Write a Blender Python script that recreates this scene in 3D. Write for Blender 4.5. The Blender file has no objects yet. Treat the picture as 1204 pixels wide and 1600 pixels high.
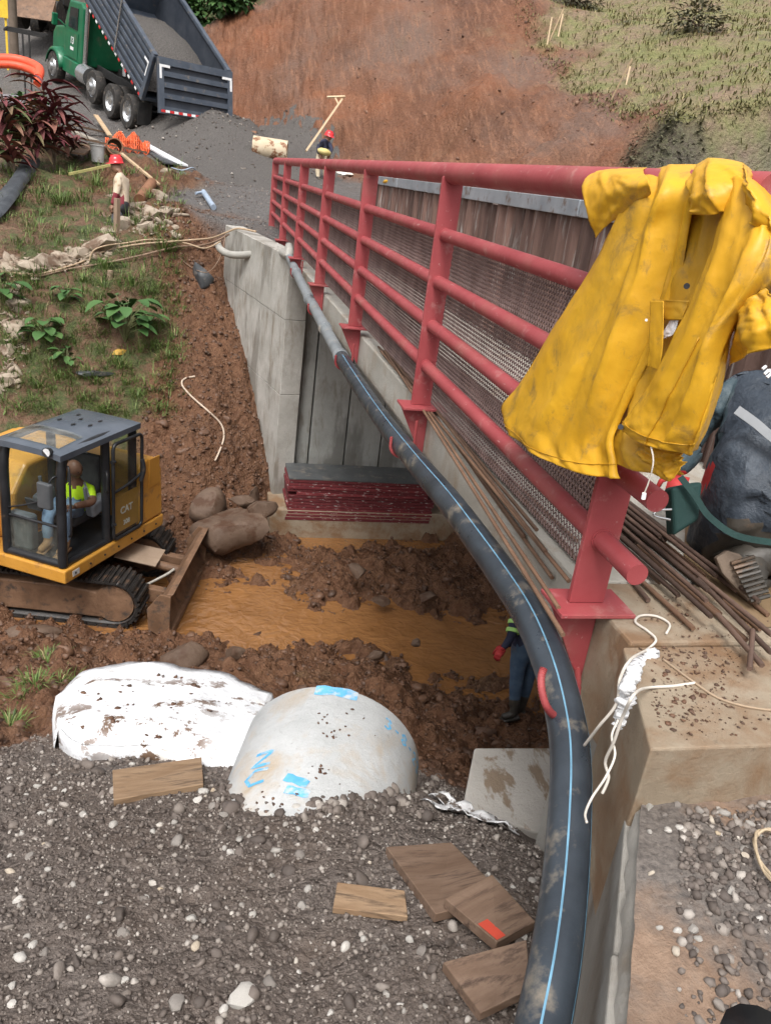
import bpy, bmesh, math, random
import numpy as np
from mathutils import Vector, Matrix
PI = math.pi
rad = math.radians
SC = bpy.context.scene
COL = SC.collection
random.seed(7)
RNG = np.random.default_rng(11)

# ------------------------------------------------------------------ camera
# rows: world axes (X right of the bridge, Y along the bridge, Z up) in lens axes (right, down, forward)
FPX = 1250.0
_v = np.array([316 - 602, 243 - 800, FPX]); _v /= np.linalg.norm(_v)
_d = np.array([-400.0, (FPX * FPX + 286 * 400.0) / 557.0, FPX]); _d -= _v * np.dot(_d, _v); _d /= np.linalg.norm(_d)
_u = -_d
_x = np.cross(_v, _u)
if _x[0] < 0: _x = -_x
RC = np.array([_x, _v, _u])
cam = bpy.data.cameras.new('camera')
cam.sensor_fit = 'VERTICAL'; cam.sensor_height = 24.0; cam.lens = FPX / 1600.0 * 24.0
cam.clip_start = 0.05; cam.clip_end = 400.0
cam_o = bpy.data.objects.new('camera', cam); COL.objects.link(cam_o)
cam_o.matrix_world = Matrix(((RC[0, 0], -RC[0, 1], -RC[0, 2], 0), (RC[1, 0], -RC[1, 1], -RC[1, 2], 0),
                             (RC[2, 0], -RC[2, 1], -RC[2, 2], 0), (0, 0, 0, 1)))
SC.camera = cam_o

# ------------------------------------------------------------------ sky, sun, exposure (overcast)
SUN_EL, SUN_AZ = rad(58), rad(205)          # azimuth measured from +Y clockwise
wd = bpy.data.worlds.new('World'); SC.world = wd; wd.use_nodes = True
nt = wd.node_tree; nt.nodes.clear()
sky = nt.nodes.new('ShaderNodeTexSky'); sky.sky_type = 'NISHITA'; sky.sun_disc = False
sky.sun_elevation = SUN_EL; sky.sun_rotation = SUN_AZ; sky.air_density = 1.0; sky.dust_density = 6.0; sky.ozone_density = 1.0
hs = nt.nodes.new('ShaderNodeHueSaturation'); hs.inputs['Saturation'].default_value = 0.22   # cloud cover greys the sky
bg = nt.nodes.new('ShaderNodeBackground'); bg.inputs['Strength'].default_value = 0.15
wo = nt.nodes.new('ShaderNodeOutputWorld')
nt.links.new(sky.outputs[0], hs.inputs['Color']); nt.links.new(hs.outputs[0], bg.inputs['Color']); nt.links.new(bg.outputs[0], wo.inputs[0])
sl = bpy.data.lights.new('sun', 'SUN'); sl.energy = 1.15; sl.angle = rad(20); sl.color = (1.0, 0.985, 0.965)
so = bpy.data.objects.new('sun', sl); COL.objects.link(so)
_sd = Vector((math.sin(SUN_AZ) * math.cos(SUN_EL), math.cos(SUN_AZ) * math.cos(SUN_EL), math.sin(SUN_EL)))
so.rotation_euler = _sd.to_track_quat('Z', 'Y').to_euler()
SC.view_settings.view_transform = 'Standard'; SC.view_settings.look = 'None'
SC.view_settings.exposure = 0.64; SC.view_settings.gamma = 1.0
SC.render.engine = 'CYCLES'
SC.cycles.max_bounces = 6; SC.cycles.transparent_max_bounces = 12

# ------------------------------------------------------------------ photo pixel -> place helpers
def _ray(px, py): return RC @ np.array([px - 602.0, py - 800.0, FPX])
def atz(px, py, z): r = _ray(px, py); return Vector(r * (z / r[2]))
def atx(px, py, x): r = _ray(px, py); return Vector(r * (x / r[0]))
def aty(px, py, y): r = _ray(px, py); return Vector(r * (y / r[1]))
def atd(px, py, d): r = _ray(px, py); return Vector(r * (d / FPX))

# ------------------------------------------------------------------ noise
def _hash(ix, iy, s):
    h = (ix.astype(np.int64) * 374761393 + iy.astype(np.int64) * 668265263 + s * 1442695041) & 0xffffffff
    h = ((h ^ (h >> 13)) * 1274126177) & 0xffffffff
    return ((h ^ (h >> 16)) & 0xffff) / 65535.0
def vnoise(x, y, s=0):
    x = np.asarray(x, float); y = np.asarray(y, float)
    ix = np.floor(x); iy = np.floor(y); fx = x - ix; fy = y - iy
    fx = fx * fx * (3 - 2 * fx); fy = fy * fy * (3 - 2 * fy)
    a = _hash(ix, iy, s); b = _hash(ix + 1, iy, s); c = _hash(ix, iy + 1, s); d = _hash(ix + 1, iy + 1, s)
    return (a * (1 - fx) + b * fx) * (1 - fy) + (c * (1 - fx) + d * fx) * fy - 0.5
def fbm(x, y, s=0, o=4, g=0.5):
    t = 0; a = 1.0; k = 1.0
    for i in range(o):
        t = t + a * vnoise(x * k + 17.3 * i, y * k - 9.1 * i, s + i); a *= g; k *= 2.03
    return t
def sstep(a, b, x):
    t = np.clip((x - a) / (b - a), 0, 1); return t * t * (3 - 2 * t)

# ------------------------------------------------------------------ materials
def mat_new(name):
    m = bpy.data.materials.new(name); m.use_nodes = True
    n = m.node_tree; n.nodes.clear()
    out = n.nodes.new('ShaderNodeOutputMaterial'); b = n.nodes.new('ShaderNodeBsdfPrincipled')
    n.links.new(b.outputs[0], out.inputs[0])
    return m, n, b
def N(n, t, **kw):
    nd = n.nodes.new(t)
    for k, v in kw.items():
        if k in nd.inputs.keys(): nd.inputs[k].default_value = v
        else: setattr(nd, k, v)
    return nd
def rgba(c): return (c[0], c[1], c[2], 1.0)
def ramp(n, src, stops):
    r = n.nodes.new('ShaderNodeValToRGB'); e = r.color_ramp.elements
    while len(e) > 1: e.remove(e[0])
    e[0].position = stops[0][0]; e[0].color = rgba(stops[0][1]) if not isinstance(stops[0][1], (int, float)) else (stops[0][1],) * 3 + (1,)
    for p, c in stops[1:]:
        q = e.new(p); q.color = rgba(c) if not isinstance(c, (int, float)) else (c, c, c, 1)
    n.links.new(src, r.inputs[0]); return r
def mixc(n, fac, a, b, mode='MIX'):
    m = n.nodes.new('ShaderNodeMix'); m.data_type = 'RGBA'; m.blend_type = mode
    for s, v in ((0, fac), (6, a), (7, b)):
        if hasattr(v, 'is_linked') or hasattr(v, 'node'): n.links.new(v, m.inputs[s])
        else: m.inputs[s].default_value = v if isinstance(v, (int, float)) else rgba(v)
    return m.outputs[2]
def coords(n, kind='Object', scale=None):
    tc = n.nodes.new('ShaderNodeTexCoord'); o = tc.outputs[kind]
    if scale is not None:
        mp = n.nodes.new('ShaderNodeMapping'); mp.inputs['Scale'].default_value = scale
        n.links.new(o, mp.inputs[0]); o = mp.outputs[0]
    return o
def noise(n, co, scale, detail=5, rough=0.6, dist=0.0):
    t = N(n, 'ShaderNodeTexNoise', Scale=scale, Detail=detail, Roughness=rough, Distortion=dist)
    n.links.new(co, t.inputs['Vector']); return t.outputs['Fac']
def bump(n, b, h, strength=0.3, dist=0.02):
    k = N(n, 'ShaderNodeBump', Strength=strength, Distance=dist)
    n.links.new(h, k.inputs['Height']); n.links.new(k.outputs[0], b.inputs['Normal']); return k
MATS = {}
def noisy(name, c1, c2, scale=4.0, rough=0.7, c3=None, spot=12.0, spot_lo=0.56, spot_hi=0.66, bstr=0.25, bscale=40.0, bdist=0.01,
          metal=0.0, stretch=None, rough2=None, spec=0.4, objvar=0.0, coat=0.0):
    """two-tone noise colour, optional third-colour stains, fine bump"""
    if name in MATS: return MATS[name]
    m, n, b = mat_new(name)
    co = coords(n, 'Object', stretch)
    f = noise(n, co, scale)
    col = ramp(n, f, [(0.3, c1), (0.7, c2)]).outputs[0]
    if c3 is not None:
        g = noise(n, co, spot, 6, 0.65)
        col = mixc(n, ramp(n, g, [(spot_lo, 0.0), (spot_hi, 1.0)]).outputs[0], col, c3)
    if objvar:
        oi = n.nodes.new('ShaderNodeObjectInfo')
        hv = n.nodes.new('ShaderNodeHueSaturation')
        mr = N(n, 'ShaderNodeMapRange'); mr.inputs[3].default_value = 1 - objvar; mr.inputs[4].default_value = 1 + objvar
        n.links.new(oi.outputs['Random'], mr.inputs[0]); n.links.new(mr.outputs[0], hv.inputs['Value'])
        n.links.new(col, hv.inputs['Color']); col = hv.outputs[0]
    n.links.new(col, b.inputs['Base Color'])
    b.inputs['Metallic'].default_value = metal; b.inputs['Specular IOR Level'].default_value = spec
    b.inputs['Coat Weight'].default_value = coat
    if rough2 is not None:
        n.links.new(ramp(n, noise(n, co, scale * 1.7), [(0.35, rough), (0.65, rough2)]).outputs[0], b.inputs['Roughness'])
    else: b.inputs['Roughness'].default_value = rough
    if bstr: bump(n, b, noise(n, coords(n, 'Object'), bscale, 6, 0.65), bstr, bdist)
    MATS[name] = m; return m
def plain(name, c, rough=0.6, metal=0.0, spec=0.4, var=0.12, scale=9.0):
    return noisy(name, tuple(v * (1 - var) for v in c), tuple(min(1, v * (1 + var)) for v in c), scale, rough, metal=metal, spec=spec, bstr=0.06, bscale=60)

# ------------------------------------------------------------------ objects
WM = {}                                              # world matrix of every root made here
def tag(o, label=None, cat=None, group=None, kind=None):
    if label: o['label'] = label
    if cat: o['category'] = cat
    if group: o['group'] = group
    if kind: o['kind'] = kind
    return o
def thing(name, label, cat, loc=(0, 0, 0), rot=(0, 0, 0), group=None):
    o = bpy.data.objects.new(name, None); COL.objects.link(o)
    o.empty_display_size = 0.1
    o.location = loc; o.rotation_euler = rot
    WM[o.name] = Matrix.LocRotScale(Vector(loc), Vector(rot) and __import__('mathutils').Euler(rot), Vector((1, 1, 1)))
    return tag(o, label, cat, group)
def rootmat(o):
    while o.parent: o = o.parent
    return WM.get(o.name, Matrix())
def meshobj(name, verts, faces, mat=None, parent=None, smooth=None, world=False, mats=None, mi=None):
    me = bpy.data.meshes.new(name)
    if world and parent is not None:
        iv = rootmat(parent).inverted(); verts = [iv @ Vector(v) for v in verts]
    me.from_pydata([tuple(v) for v in verts], [], faces)
    for m in (mats or ([mat] if mat else [])): me.materials.append(m)
    if mi is not None: me.polygons.foreach_set('material_index', mi)
    me.update()
    if smooth is not None:
        me.polygons.foreach_set('use_smooth', [True] * len(me.polygons))
        if smooth < 180: me.set_sharp_from_angle(angle=rad(smooth))
    o = bpy.data.objects.new(name, me); COL.objects.link(o)
    if parent is not None: o.parent = parent
    return o
def copy_tree(o, parent=None):
    c = o.copy(); COL.objects.link(c)
    if parent is not None: c.parent = parent
    for ch in list(o.children): copy_tree(ch, c)
    return c
def frame_of(t):
    t = Vector(t).normalized(); a = Vector((0, 0, 1)) if abs(t.z) < 0.9 else Vector((1, 0, 0))
    u = t.cross(a).normalized(); return u, u.cross(t).normalized()
class MB:
    """collects shapes; build() links them as one mesh object"""
    def __init__(s): s.v = []; s.f = []
    def add(s, vs, fs, M=None):
        o = len(s.v)
        for v in vs: s.v.append(M @ Vector(v) if M is not None else Vector(v))
        for f in fs: s.f.append(tuple(i + o for i in f))
        return s
    def box(s, c, size, rot=None, M=None):
        x, y, z = (k / 2 for k in size)
        vs = [Vector(p) for p in ((-x, -y, -z), (x, -y, -z), (x, y, -z), (-x, y, -z), (-x, -y, z), (x, -y, z), (x, y, z), (-x, y, z))]
        if rot is not None:
            R = __import__('mathutils').Euler(rot).to_matrix(); vs = [R @ v for v in vs]
        vs = [v + Vector(c) for v in vs]
        return s.add(vs, [(0, 3, 2, 1), (4, 5, 6, 7), (0, 1, 5, 4), (1, 2, 6, 5), (2, 3, 7, 6), (3, 0, 4, 7)], M)
    def hexa(s, p, M=None):                           # 8 corners: bottom 4 then top 4, counter-clockwise
        return s.add(p, [(0, 3, 2, 1), (4, 5, 6, 7), (0, 1, 5, 4), (1, 2, 6, 5), (2, 3, 7, 6), (3, 0, 4, 7)], M)
    def prism(s, poly, off, M=None):                  # polygon (3-D points) swept by a vector
        n = len(poly); off = Vector(off); a = [Vector(p) for p in poly]; b = [p + off for p in a]
        nrm = Vector((0, 0, 0))
        for i in range(n): nrm += a[i].cross(a[(i + 1) % n])
        fl = nrm.dot(off) > 0
        fs = [tuple(range(n)), tuple(range(2 * n - 1, n - 1, -1))]
        fs += [(i, i + n, (i + 1) % n + n, (i + 1) % n) for i in range(n)]
        if fl: fs = [tuple(reversed(f)) for f in fs]
        return s.add(a + b, fs, M)
    def tube(s, pts, r, n=8, caps=True, M=None, squash=1.0):
        pts = [Vector(p) for p in pts]; k = len(pts)
        rs = r if isinstance(r, (list, tuple)) else [r] * k
        vs = []; u = None
        for i, p in enumerate(pts):
            t = (pts[min(i + 1, k - 1)] - pts[max(i - 1, 0)]).normalized()
            if u is None: u, w = frame_of(t)
            else:
                u = (u - t * u.dot(t)).normalized()
            w = t.cross(u)
            for j in range(n):
                a = 2 * PI * j / n; vs.append(p + u * (math.cos(a) * rs[i]) + w * (math.sin(a) * rs[i] * squash))
        fs = []
        for i in range(k - 1):
            for j in range(n):
                fs.append((i * n + j, i * n + (j + 1) % n, (i + 1) * n + (j + 1) % n, (i + 1) * n + j))
        if caps: fs.append(tuple(range(n - 1, -1, -1))); fs.append(tuple((k - 1) * n + j for j in range(n)))
        return s.add(vs, fs, M)
    def lathe(s, prof, n=24, M=None, closed=False):   # (radius, z) profile turned round z
        vs = []; k = len(prof)
        for r, z in prof:
            for j in range(n): vs.append((r * math.cos(2 * PI * j / n), r * math.sin(2 * PI * j / n), z))
        fs = []
        for i in range(k - 1 if not closed else k):
            for j in range(n): fs.append((i * n + j, i * n + (j + 1) % n, ((i + 1) % k) * n + (j + 1) % n, ((i + 1) % k) * n + j))
        return s.add(vs, fs, M)
    def grid(s, P, M=None):                           # rows of points
        h = len(P); w = len(P[0])
        return s.add([p for r in P for p in r], [(i * w + j, i * w + j + 1, (i + 1) * w + j + 1, (i + 1) * w + j) for i in range(h - 1) for j in range(w - 1)], M)
    def build(s, name, mat=None, parent=None, smooth=None, world=False, bevel=0, seg=2, solid=0, sub=0):
        o = meshobj(name, s.v, s.f, mat, parent, smooth, world)
        if solid:
            m = o.modifiers.new('solid', 'SOLIDIFY'); m.thickness = solid; m.offset = 0
        if sub:
            m = o.modifiers.new('sub', 'SUBSURF'); m.levels = sub; m.render_levels = sub
        if bevel:
            m = o.modifiers.new('bevel', 'BEVEL'); m.width = bevel; m.segments = seg; m.limit_method = 'ANGLE'; m.angle_limit = rad(40)
        return o
def spline(pts, n=8):
    """Catmull-Rom through points"""
    P = [Vector(p) for p in pts]; out = []
    for i in range(len(P) - 1):
        a = P[max(i - 1, 0)]; b = P[i]; c = P[i + 1]; d = P[min(i + 2, len(P) - 1)]
        for k in range(n):
            t = k / n
            out.append(0.5 * ((2 * b) + (c - a) * t + (2 * a - 5 * b + 4 * c - d) * t * t + (3 * b - a - 3 * c + d) * t ** 3))
    out.append(P[-1]); return out
_ICO = {}
def ico(sub):
    if sub not in _ICO:
        bm = bmesh.new(); bmesh.ops.create_icosphere(bm, subdivisions=sub, radius=1.0)
        _ICO[sub] = (np.array([v.co[:] for v in bm.verts]), np.array([[v.index for v in f.verts] for f in bm.faces])); bm.free()
    return _ICO[sub]
def lump(sub, seed, amp=0.25, flat=0.7, facet=0):
    """an uneven stone: unit sphere pushed by noise, a few planes cut off"""
    v, f = ico(sub); rg = np.random.default_rng(seed); v = v.copy()
    for k in range(4):
        d = rg.normal(size=3); d /= np.linalg.norm(d)
        v *= (1 + amp * 0.5 * np.sin(v @ d * rg.uniform(1.5, 3.5) + rg.uniform(0, 6)))[:, None]
    for k in range(facet):
        d = rg.normal(size=3); d /= np.linalg.norm(d); c = rg.uniform(0.55, 0.85)
        e = v @ d; v -= np.outer(np.maximum(e - c, 0), d)
    v[:, 2] *= flat; v[:, 0] *= rg.uniform(0.9, 1.35)
    return v, f
def scatter_mesh(name, pos, size, variants, mat, parent=None, tilt=0.5, kind='stuff', smooth=None, sink=0.3):
    """many stones joined into one mesh (stuff)"""
    V = []; F = []; o = 0; n = len(pos)
    which = RNG.integers(0, len(variants), n); az = RNG.uniform(0, 2 * PI, n); tx = RNG.normal(0, tilt, n); ty = RNG.normal(0, tilt, n)
    for i in range(n):
        v, f = variants[which[i]]
        c, s = math.cos(az[i]), math.sin(az[i]); ca, sa = math.cos(tx[i]), math.sin(tx[i]); cb, sb = math.cos(ty[i]), math.sin(ty[i])
        R = np.array([[c, -s, 0], [s, c, 0], [0, 0, 1]]) @ np.array([[1, 0, 0], [0, ca, -sa], [0, sa, ca]]) @ np.array([[cb, 0, sb], [0, 1, 0], [-sb, 0, cb]])
        V.append((v * size[i]) @ R.T + np.array(pos[i]) + np.array([0, 0, size[i] * (0.5 - sink)])); F.append(f + o); o += len(v)
    V = np.concatenate(V); F = np.concatenate(F)
    me = bpy.data.meshes.new(name); me.vertices.add(len(V)); me.vertices.foreach_set('co', V.ravel())
    me.loops.add(F.size); me.loops.foreach_set('vertex_index', F.ravel())
    me.polygons.add(len(F)); me.polygons.foreach_set('loop_start', np.arange(0, F.size, 3)); me.polygons.foreach_set('loop_total', np.full(len(F), 3))
    if smooth: me.polygons.foreach_set('use_smooth', np.ones(len(F), bool))
    me.materials.append(mat); me.update(calc_edges=True); me.validate()
    # per-stone tint
    at = me.attributes.new('tint', 'FLOAT', 'POINT'); at.data.foreach_set('value', np.repeat(RNG.uniform(0, 1, n), [len(variants[w][0]) for w in which]))
    ob = bpy.data.objects.new(name, me); COL.objects.link(ob)
    if kind: ob['kind'] = kind
    if parent is not None: ob.parent = parent
    return ob
# ------------------------------------------------------------------ ground: surveyed heights, one smooth field
# (px, py, z, class): g gravel, m mud, v grassy bank, c cut earth, h hill grass, d dark scrub, r road gravel
CZ = [(300,1600,-2.45,'g'),(0,1600,-2.45,'g'),(700,1600,-2.4,'g'),(850,1500,-2.38,'g'),(0,1350,-2.75,'g'),(300,1350,-2.65,'g'),(600,1350,-2.58,'g'),(800,1330,-2.65,'g'),
 (0,1200,-3.15,'g'),(200,1210,-3.08,'g'),(480,1255,-2.73,'g'),(380,1240,-2.95,'g'),(640,1235,-3.05,'g'),(760,1290,-2.9,'g'),(100,1180,-3.25,'g'),
 (200,1100,-3.5,'m'),(350,1120,-3.55,'m'),(100,1080,-3.9,'m'),(60,1060,-4.1,'m'),(30,1000,-5.1,'m'),(0,1120,-3.6,'m'),(120,1010,-5.0,'m'),(300,1040,-4.9,'m'),
 (450,1050,-4.9,'m'),(560,1040,-5.3,'m'),(640,1080,-5.3,'m'),(650,1110,-4.8,'m'),(700,1180,-4.4,'m'),(720,1150,-4.9,'m'),(800,1130,-5.55,'m'),(850,1160,-5.0,'m'),
 (300,960,-5.76,'m'),(420,960,-5.8,'m'),(600,980,-5.78,'m'),(740,1020,-5.75,'m'),(400,890,-5.68,'m'),(260,1000,-5.6,'m'),(420,1020,-5.5,'m'),(540,1020,-5.5,'m'),
 (640,1060,-5.55,'m'),(770,1085,-5.58,'m'),(340,870,-5.55,'m'),(420,868,-5.56,'m'),(360,910,-5.57,'m'),(470,922,-5.55,'m'),(450,850,-5.56,'m'),(600,872,-5.48,'m'),
 (700,900,-5.35,'m'),(760,930,-5.5,'m'),(560,937,-5.57,'m'),(650,945,-5.57,'m'),(0,960,-5.6,'m'),(100,970,-5.6,'m'),(205,985,-5.62,'m'),(290,840,-5.4,'m'),
 (330,850,-5.35,'m'),(290,780,-4.9,'m'),(330,700,-4.3,'m'),(340,600,-3.5,'m'),(330,500,-2.7,'m'),(310,420,-1.95,'m'),(270,700,-4.3,'m'),(250,600,-3.55,'m'),
 (200,640,-3.9,'v'),(100,640,-4.0,'v'),(0,640,-4.1,'v'),(0,580,-3.6,'v'),(30,480,-2.7,'v'),(100,520,-3.0,'v'),(200,520,-2.9,'v'),(200,450,-2.3,'v'),(0,430,-2.3,'v'),
 (90,410,-2.05,'v'),(180,395,-1.8,'v'),(280,380,-1.55,'m'),(320,350,-1.25,'m'),(250,330,-1.1,'m'),(190,345,-1.35,'v'),(100,340,-1.45,'v'),(0,350,-1.6,'v'),
 (100,280,-.85,'v'),(30,270,-.8,'v'),(200,275,-.62,'m'),(280,285,-.62,'m'),(320,310,-.85,'r')]
CD = [(150,235,20,'v'),(60,225,20,'v'),(205,205,26,'r'),(100,160,28,'r'),(85,127,29.5,'r'),(20,95,34,'r'),(0,60,40,'r'),(300,178,26.5,'r'),(380,230,25,'r'),(430,260,24,'r'),(250,232,24,'r'),
 (330,262,21,'r'),(420,325,17.5,'r'),(400,290,20,'r'),(410,208,28,'c'),(480,240,26.5,'c'),(600,262,25,'c'),(750,285,22,'c'),(900,300,19,'c'),(1010,308,17.4,'c'),(1204,320,16,'d'),
 (370,20,33,'c'),(820,0,29.5,'c'),(848,100,26,'c'),(920,158,22.6,'c'),(985,186,20.2,'c'),(600,130,27.5,'c'),(480,130,29,'c'),(600,0,30,'c'),(480,0,31,'c'),(750,150,24.5,'c'),(900,220,20.5,'c'),
 (1204,165,17.8,'h'),(1100,168,19,'h'),(1204,80,23,'h'),(1050,80,24.5,'h'),(950,40,28.5,'h'),(1204,0,30,'h'),(900,0,32,'h'),(1010,165,20.8,'h'),(930,130,24.2,'h'),(870,60,28.3,'h'),
 (1100,245,17.3,'d'),(1204,240,16.6,'d'),(1040,215,18.4,'d'),(330,20,38,'v'),(345,60,36,'v'),(300,-30,44,'v')]
CW = [(4.5,7.5,-5.6,'m'),(6,9,-5.7,'m'),(9,9,-5.7,'m'),(6,6,-5.2,'m'),(6,3,-3.4,'m'),(3.2,3.5,-4.0,'m'),(5,12,-5.4,'m'),(9,12,-5.4,'m'),(3,12.5,-5.65,'m'),(1.5,12.4,-5.6,'m'),(4,12,-5.6,'m'),
 (5,18.5,-.7,'r'),(8,18,-.3,'r'),(3.5,18.5,-.8,'r'),(5,22,-.3,'r'),(-4,10,-5.5,'m'),(-7,10,-5.5,'m'),(-4,7.5,-5.1,'m'),(-5,5,-3.9,'m'),(-7,3,-3.0,'g'),(-4,2,-2.7,'g'),(-2,.8,-2.3,'g'),(0,.6,-2.1,'g'),(-6,0,-2,'g'),
 (1.2,.9,-2.2,'g'),(-6,14,-3.8,'v'),(-9,16,-2.2,'v'),(-8,20,-1.0,'v'),(-9,25,-.3,'v'),(-9,32,.5,'v'),(-14,30,.5,'v'),(-20,45,7,'v'),
 (5,46,13,'c'),(12,46,14,'h'),(20,46,15,'h'),(32,40,13,'h'),(30,25,6.5,'h'),(22,15,3.5,'h'),(14,13.5,1.4,'d'),(20,10,1,'d'),(30,10,1.5,'d'),(0,46,12,'v'),(-5,52,11,'v'),(-12,70,20,'v'),(-11,55,9,'v'),(-26,70,22,'v'),(10,70,22,'h'),(35,70,24,'h'),(12,8,-3,'m'),(15,0,-2,'g')]
CLS = 'gmvchdr'
_pts = []; _val = []
for a in CZ: p = atz(*a[:3]); _pts.append((p.x, p.y)); _val.append([p.z] + [1.0 if a[3] == k else 0.0 for k in CLS])
for a in CD: p = atd(*a[:3]); _pts.append((p.x, p.y)); _val.append([p.z] + [1.0 if a[3] == k else 0.0 for k in CLS])
for a in CW: _pts.append((a[0], a[1])); _val.append([a[2]] + [1.0 if a[3] == k else 0.0 for k in CLS])
_pts = np.array(_pts); _val = np.array(_val)
def _ker(d2): return np.sqrt(d2 + 0.09)
_n = len(_pts)
_A = np.zeros((_n + 3, _n + 3)); _A[:_n, :_n] = _ker(((_pts[:, None] - _pts[None]) ** 2).sum(-1)) + np.eye(_n) * -0.02
_A[:_n, _n] = 1; _A[:_n, _n + 1:] = _pts; _A[_n, :_n] = 1; _A[_n + 1:, :_n] = _pts.T
_W = np.linalg.solve(_A, np.vstack([_val, np.zeros((3, _val.shape[1]))]))
# the far wing wall: ground behind it is road fill
WA, WB = Vector((1.31, 12.9)), Vector((0.50, 15.9))
def field(x, y):
    """height and class weights"""
    x = np.asarray(x, float).ravel(); y = np.asarray(y, float).ravel()
    out = np.zeros((len(x), _val.shape[1]))
    for i in range(0, len(x), 20000):
        q = np.stack([x[i:i + 20000], y[i:i + 20000]], 1)
        K = _ker(((q[:, None] - _pts[None]) ** 2).sum(-1))
        out[i:i + 20000] = K @ _W[:_n] + _W[_n] + q @ _W[_n + 1:]
    z = out[:, 0]; w = np.clip(out[:, 1:] + 0.55 * fbm(x * 0.9, y * 0.9, 40, 5)[:, None] * np.array([1, -1, 1, -1, 1, -1, .3]), 0.0, 1.0) + 1e-4
    w = w ** 3.5; w /= w.sum(1, keepdims=True)
    # road fill behind the far abutment
    wx = 1.31 + (y - 12.9) * (WB.x - WA.x) / (WB.y - WA.y)
    m = sstep(0.12, 0.3, x - np.where(y < 16, wx, 0.5 - (y - 16) * .6)) * sstep(13.0, 13.25, y) * (1 - sstep(17.0, 18.6, y))
    rz = np.interp(y, [12.9, 15.9, 18.8], [-1.36, -1.16, -0.9])
    z = z * (1 - m) + rz * m
    road = np.zeros_like(w); road[:, 6] = 1
    w = w * (1 - m[:, None]) + road * m[:, None]
    return z, w
def height(x, y, rough=True):
    z, w = field(x, y)
    x = np.asarray(x, float).ravel(); y = np.asarray(y, float).ravel()
    if rough:
        g, mu, v, c, h, d, r = w.T
        cl = fbm(x * 5, y * 5, 3, 4, 0.6)
        lump_ = np.maximum(fbm(x * 3.1 + 5, y * 3.1, 9, 3, 0.55), -0.1)
        z = z + g * (0.05 * fbm(x * 2.2, y * 2.2, 1, 3) + 0.018 * fbm(x * 14, y * 14, 2, 3))
        z = z + mu * (0.24 * lump_ + 0.15 * cl + 0.05 * fbm(x * 15, y * 15, 5, 3, .6)) * np.where(z < -5.66, 0.25, 1.0)
        z = z + v * (0.22 * fbm(x * 1.3, y * 1.3, 12, 4, 0.55) + 0.04 * cl)
        z = z + c * (0.42 * fbm(x * 0.6 , y * 0.6, 14, 4, 0.55) + 0.32 * fbm(x * 2.2, y * .55, 15, 5, 0.62))
        z = z + h * (0.5 * fbm(x * 0.35, y * 0.35, 16, 4) + 0.1 * fbm(x * 2, y * 2, 17, 3))
        z = z + d * (0.5 * fbm(x * 0.9, y * 0.9, 18, 4, .6))
        z = z + r * (0.06 * fbm(x * 1.2, y * 1.2, 19, 4))
    return z, w
def ground(px, py, lift=0.0):
    """where the sight line of a photo pixel meets the ground"""
    r = _ray(px, py); r = r / np.linalg.norm(r)
    t = 1.2 * 1.012 ** np.arange(340); z, _ = height(r[0] * t, r[1] * t)
    k = np.nonzero(r[2] * t <= z + lift)[0]; k = k[0] if len(k) else 339
    a, b = t[max(k - 1, 0)], t[k]; t = np.linspace(a, b, 30); z, _ = height(r[0] * t, r[1] * t)
    k = np.nonzero(r[2] * t <= z + lift)[0]; k = k[0] if len(k) else 29
    return Vector(r * t[k])
def ground_many(P):
    """ground() for a list of pixels at once"""
    r = np.array([_ray(a, b) for a, b in P]); r /= np.linalg.norm(r, axis=1)[:, None]; n = len(r)
    t = 1.2 * 1.024 ** np.arange(170); T = np.broadcast_to(t, (n, 170))
    for it in range(2):
        z = height((r[:, 0:1] * T), (r[:, 1:2] * T), rough=(it == 1))[0].reshape(T.shape); hit = r[:, 2:3] * T <= z
        k = np.where(hit.any(1), hit.argmax(1), T.shape[1] - 1); b = T[np.arange(n), k]; a = T[np.arange(n), np.maximum(k - 1, 0)]
        if it == 0: a = a - .03 * a; b = b + .03 * b; T = a[:, None] + (b - a)[:, None] * np.linspace(0, 1, 24)[None]
    x, y = r[:, 0] * b, r[:, 1] * b; return [Vector(q) for q in zip(x, y, height(x, y)[0])]
def hz(x, y): return float(height([x], [y])[0][0])

def _axis(segs):
    out = []
    for a, b, s in segs: out += list(np.arange(a, b, s))
    out.append(segs[-1][1]); return np.array(out)
GX = _axis([(-26, -10, .6), (-10, -4, .16), (-4, -2.2, .07), (-2.2, 4.6, .038), (4.6, 14, .14), (14, 36, .5)])
GY = _axis([(-1.0, 1.0, .15), (1.0, 5.2, .03), (5.2, 13.2, .042), (13.2, 19, .075), (19, 40, .16), (40, 72, .6)])
_gx, _gy = np.meshgrid(GX, GY)
GZ, GW = height(_gx, _gy)
# keep the ground under the near abutment fill and deck end
_sink = sstep(1.0, 1.5, _gx.ravel() - 0.35 * (1.6 - _gy.ravel())) * (1 - sstep(1.9, 2.5, _gy.ravel()))
GZ = GZ - 0.0 * _sink

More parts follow.
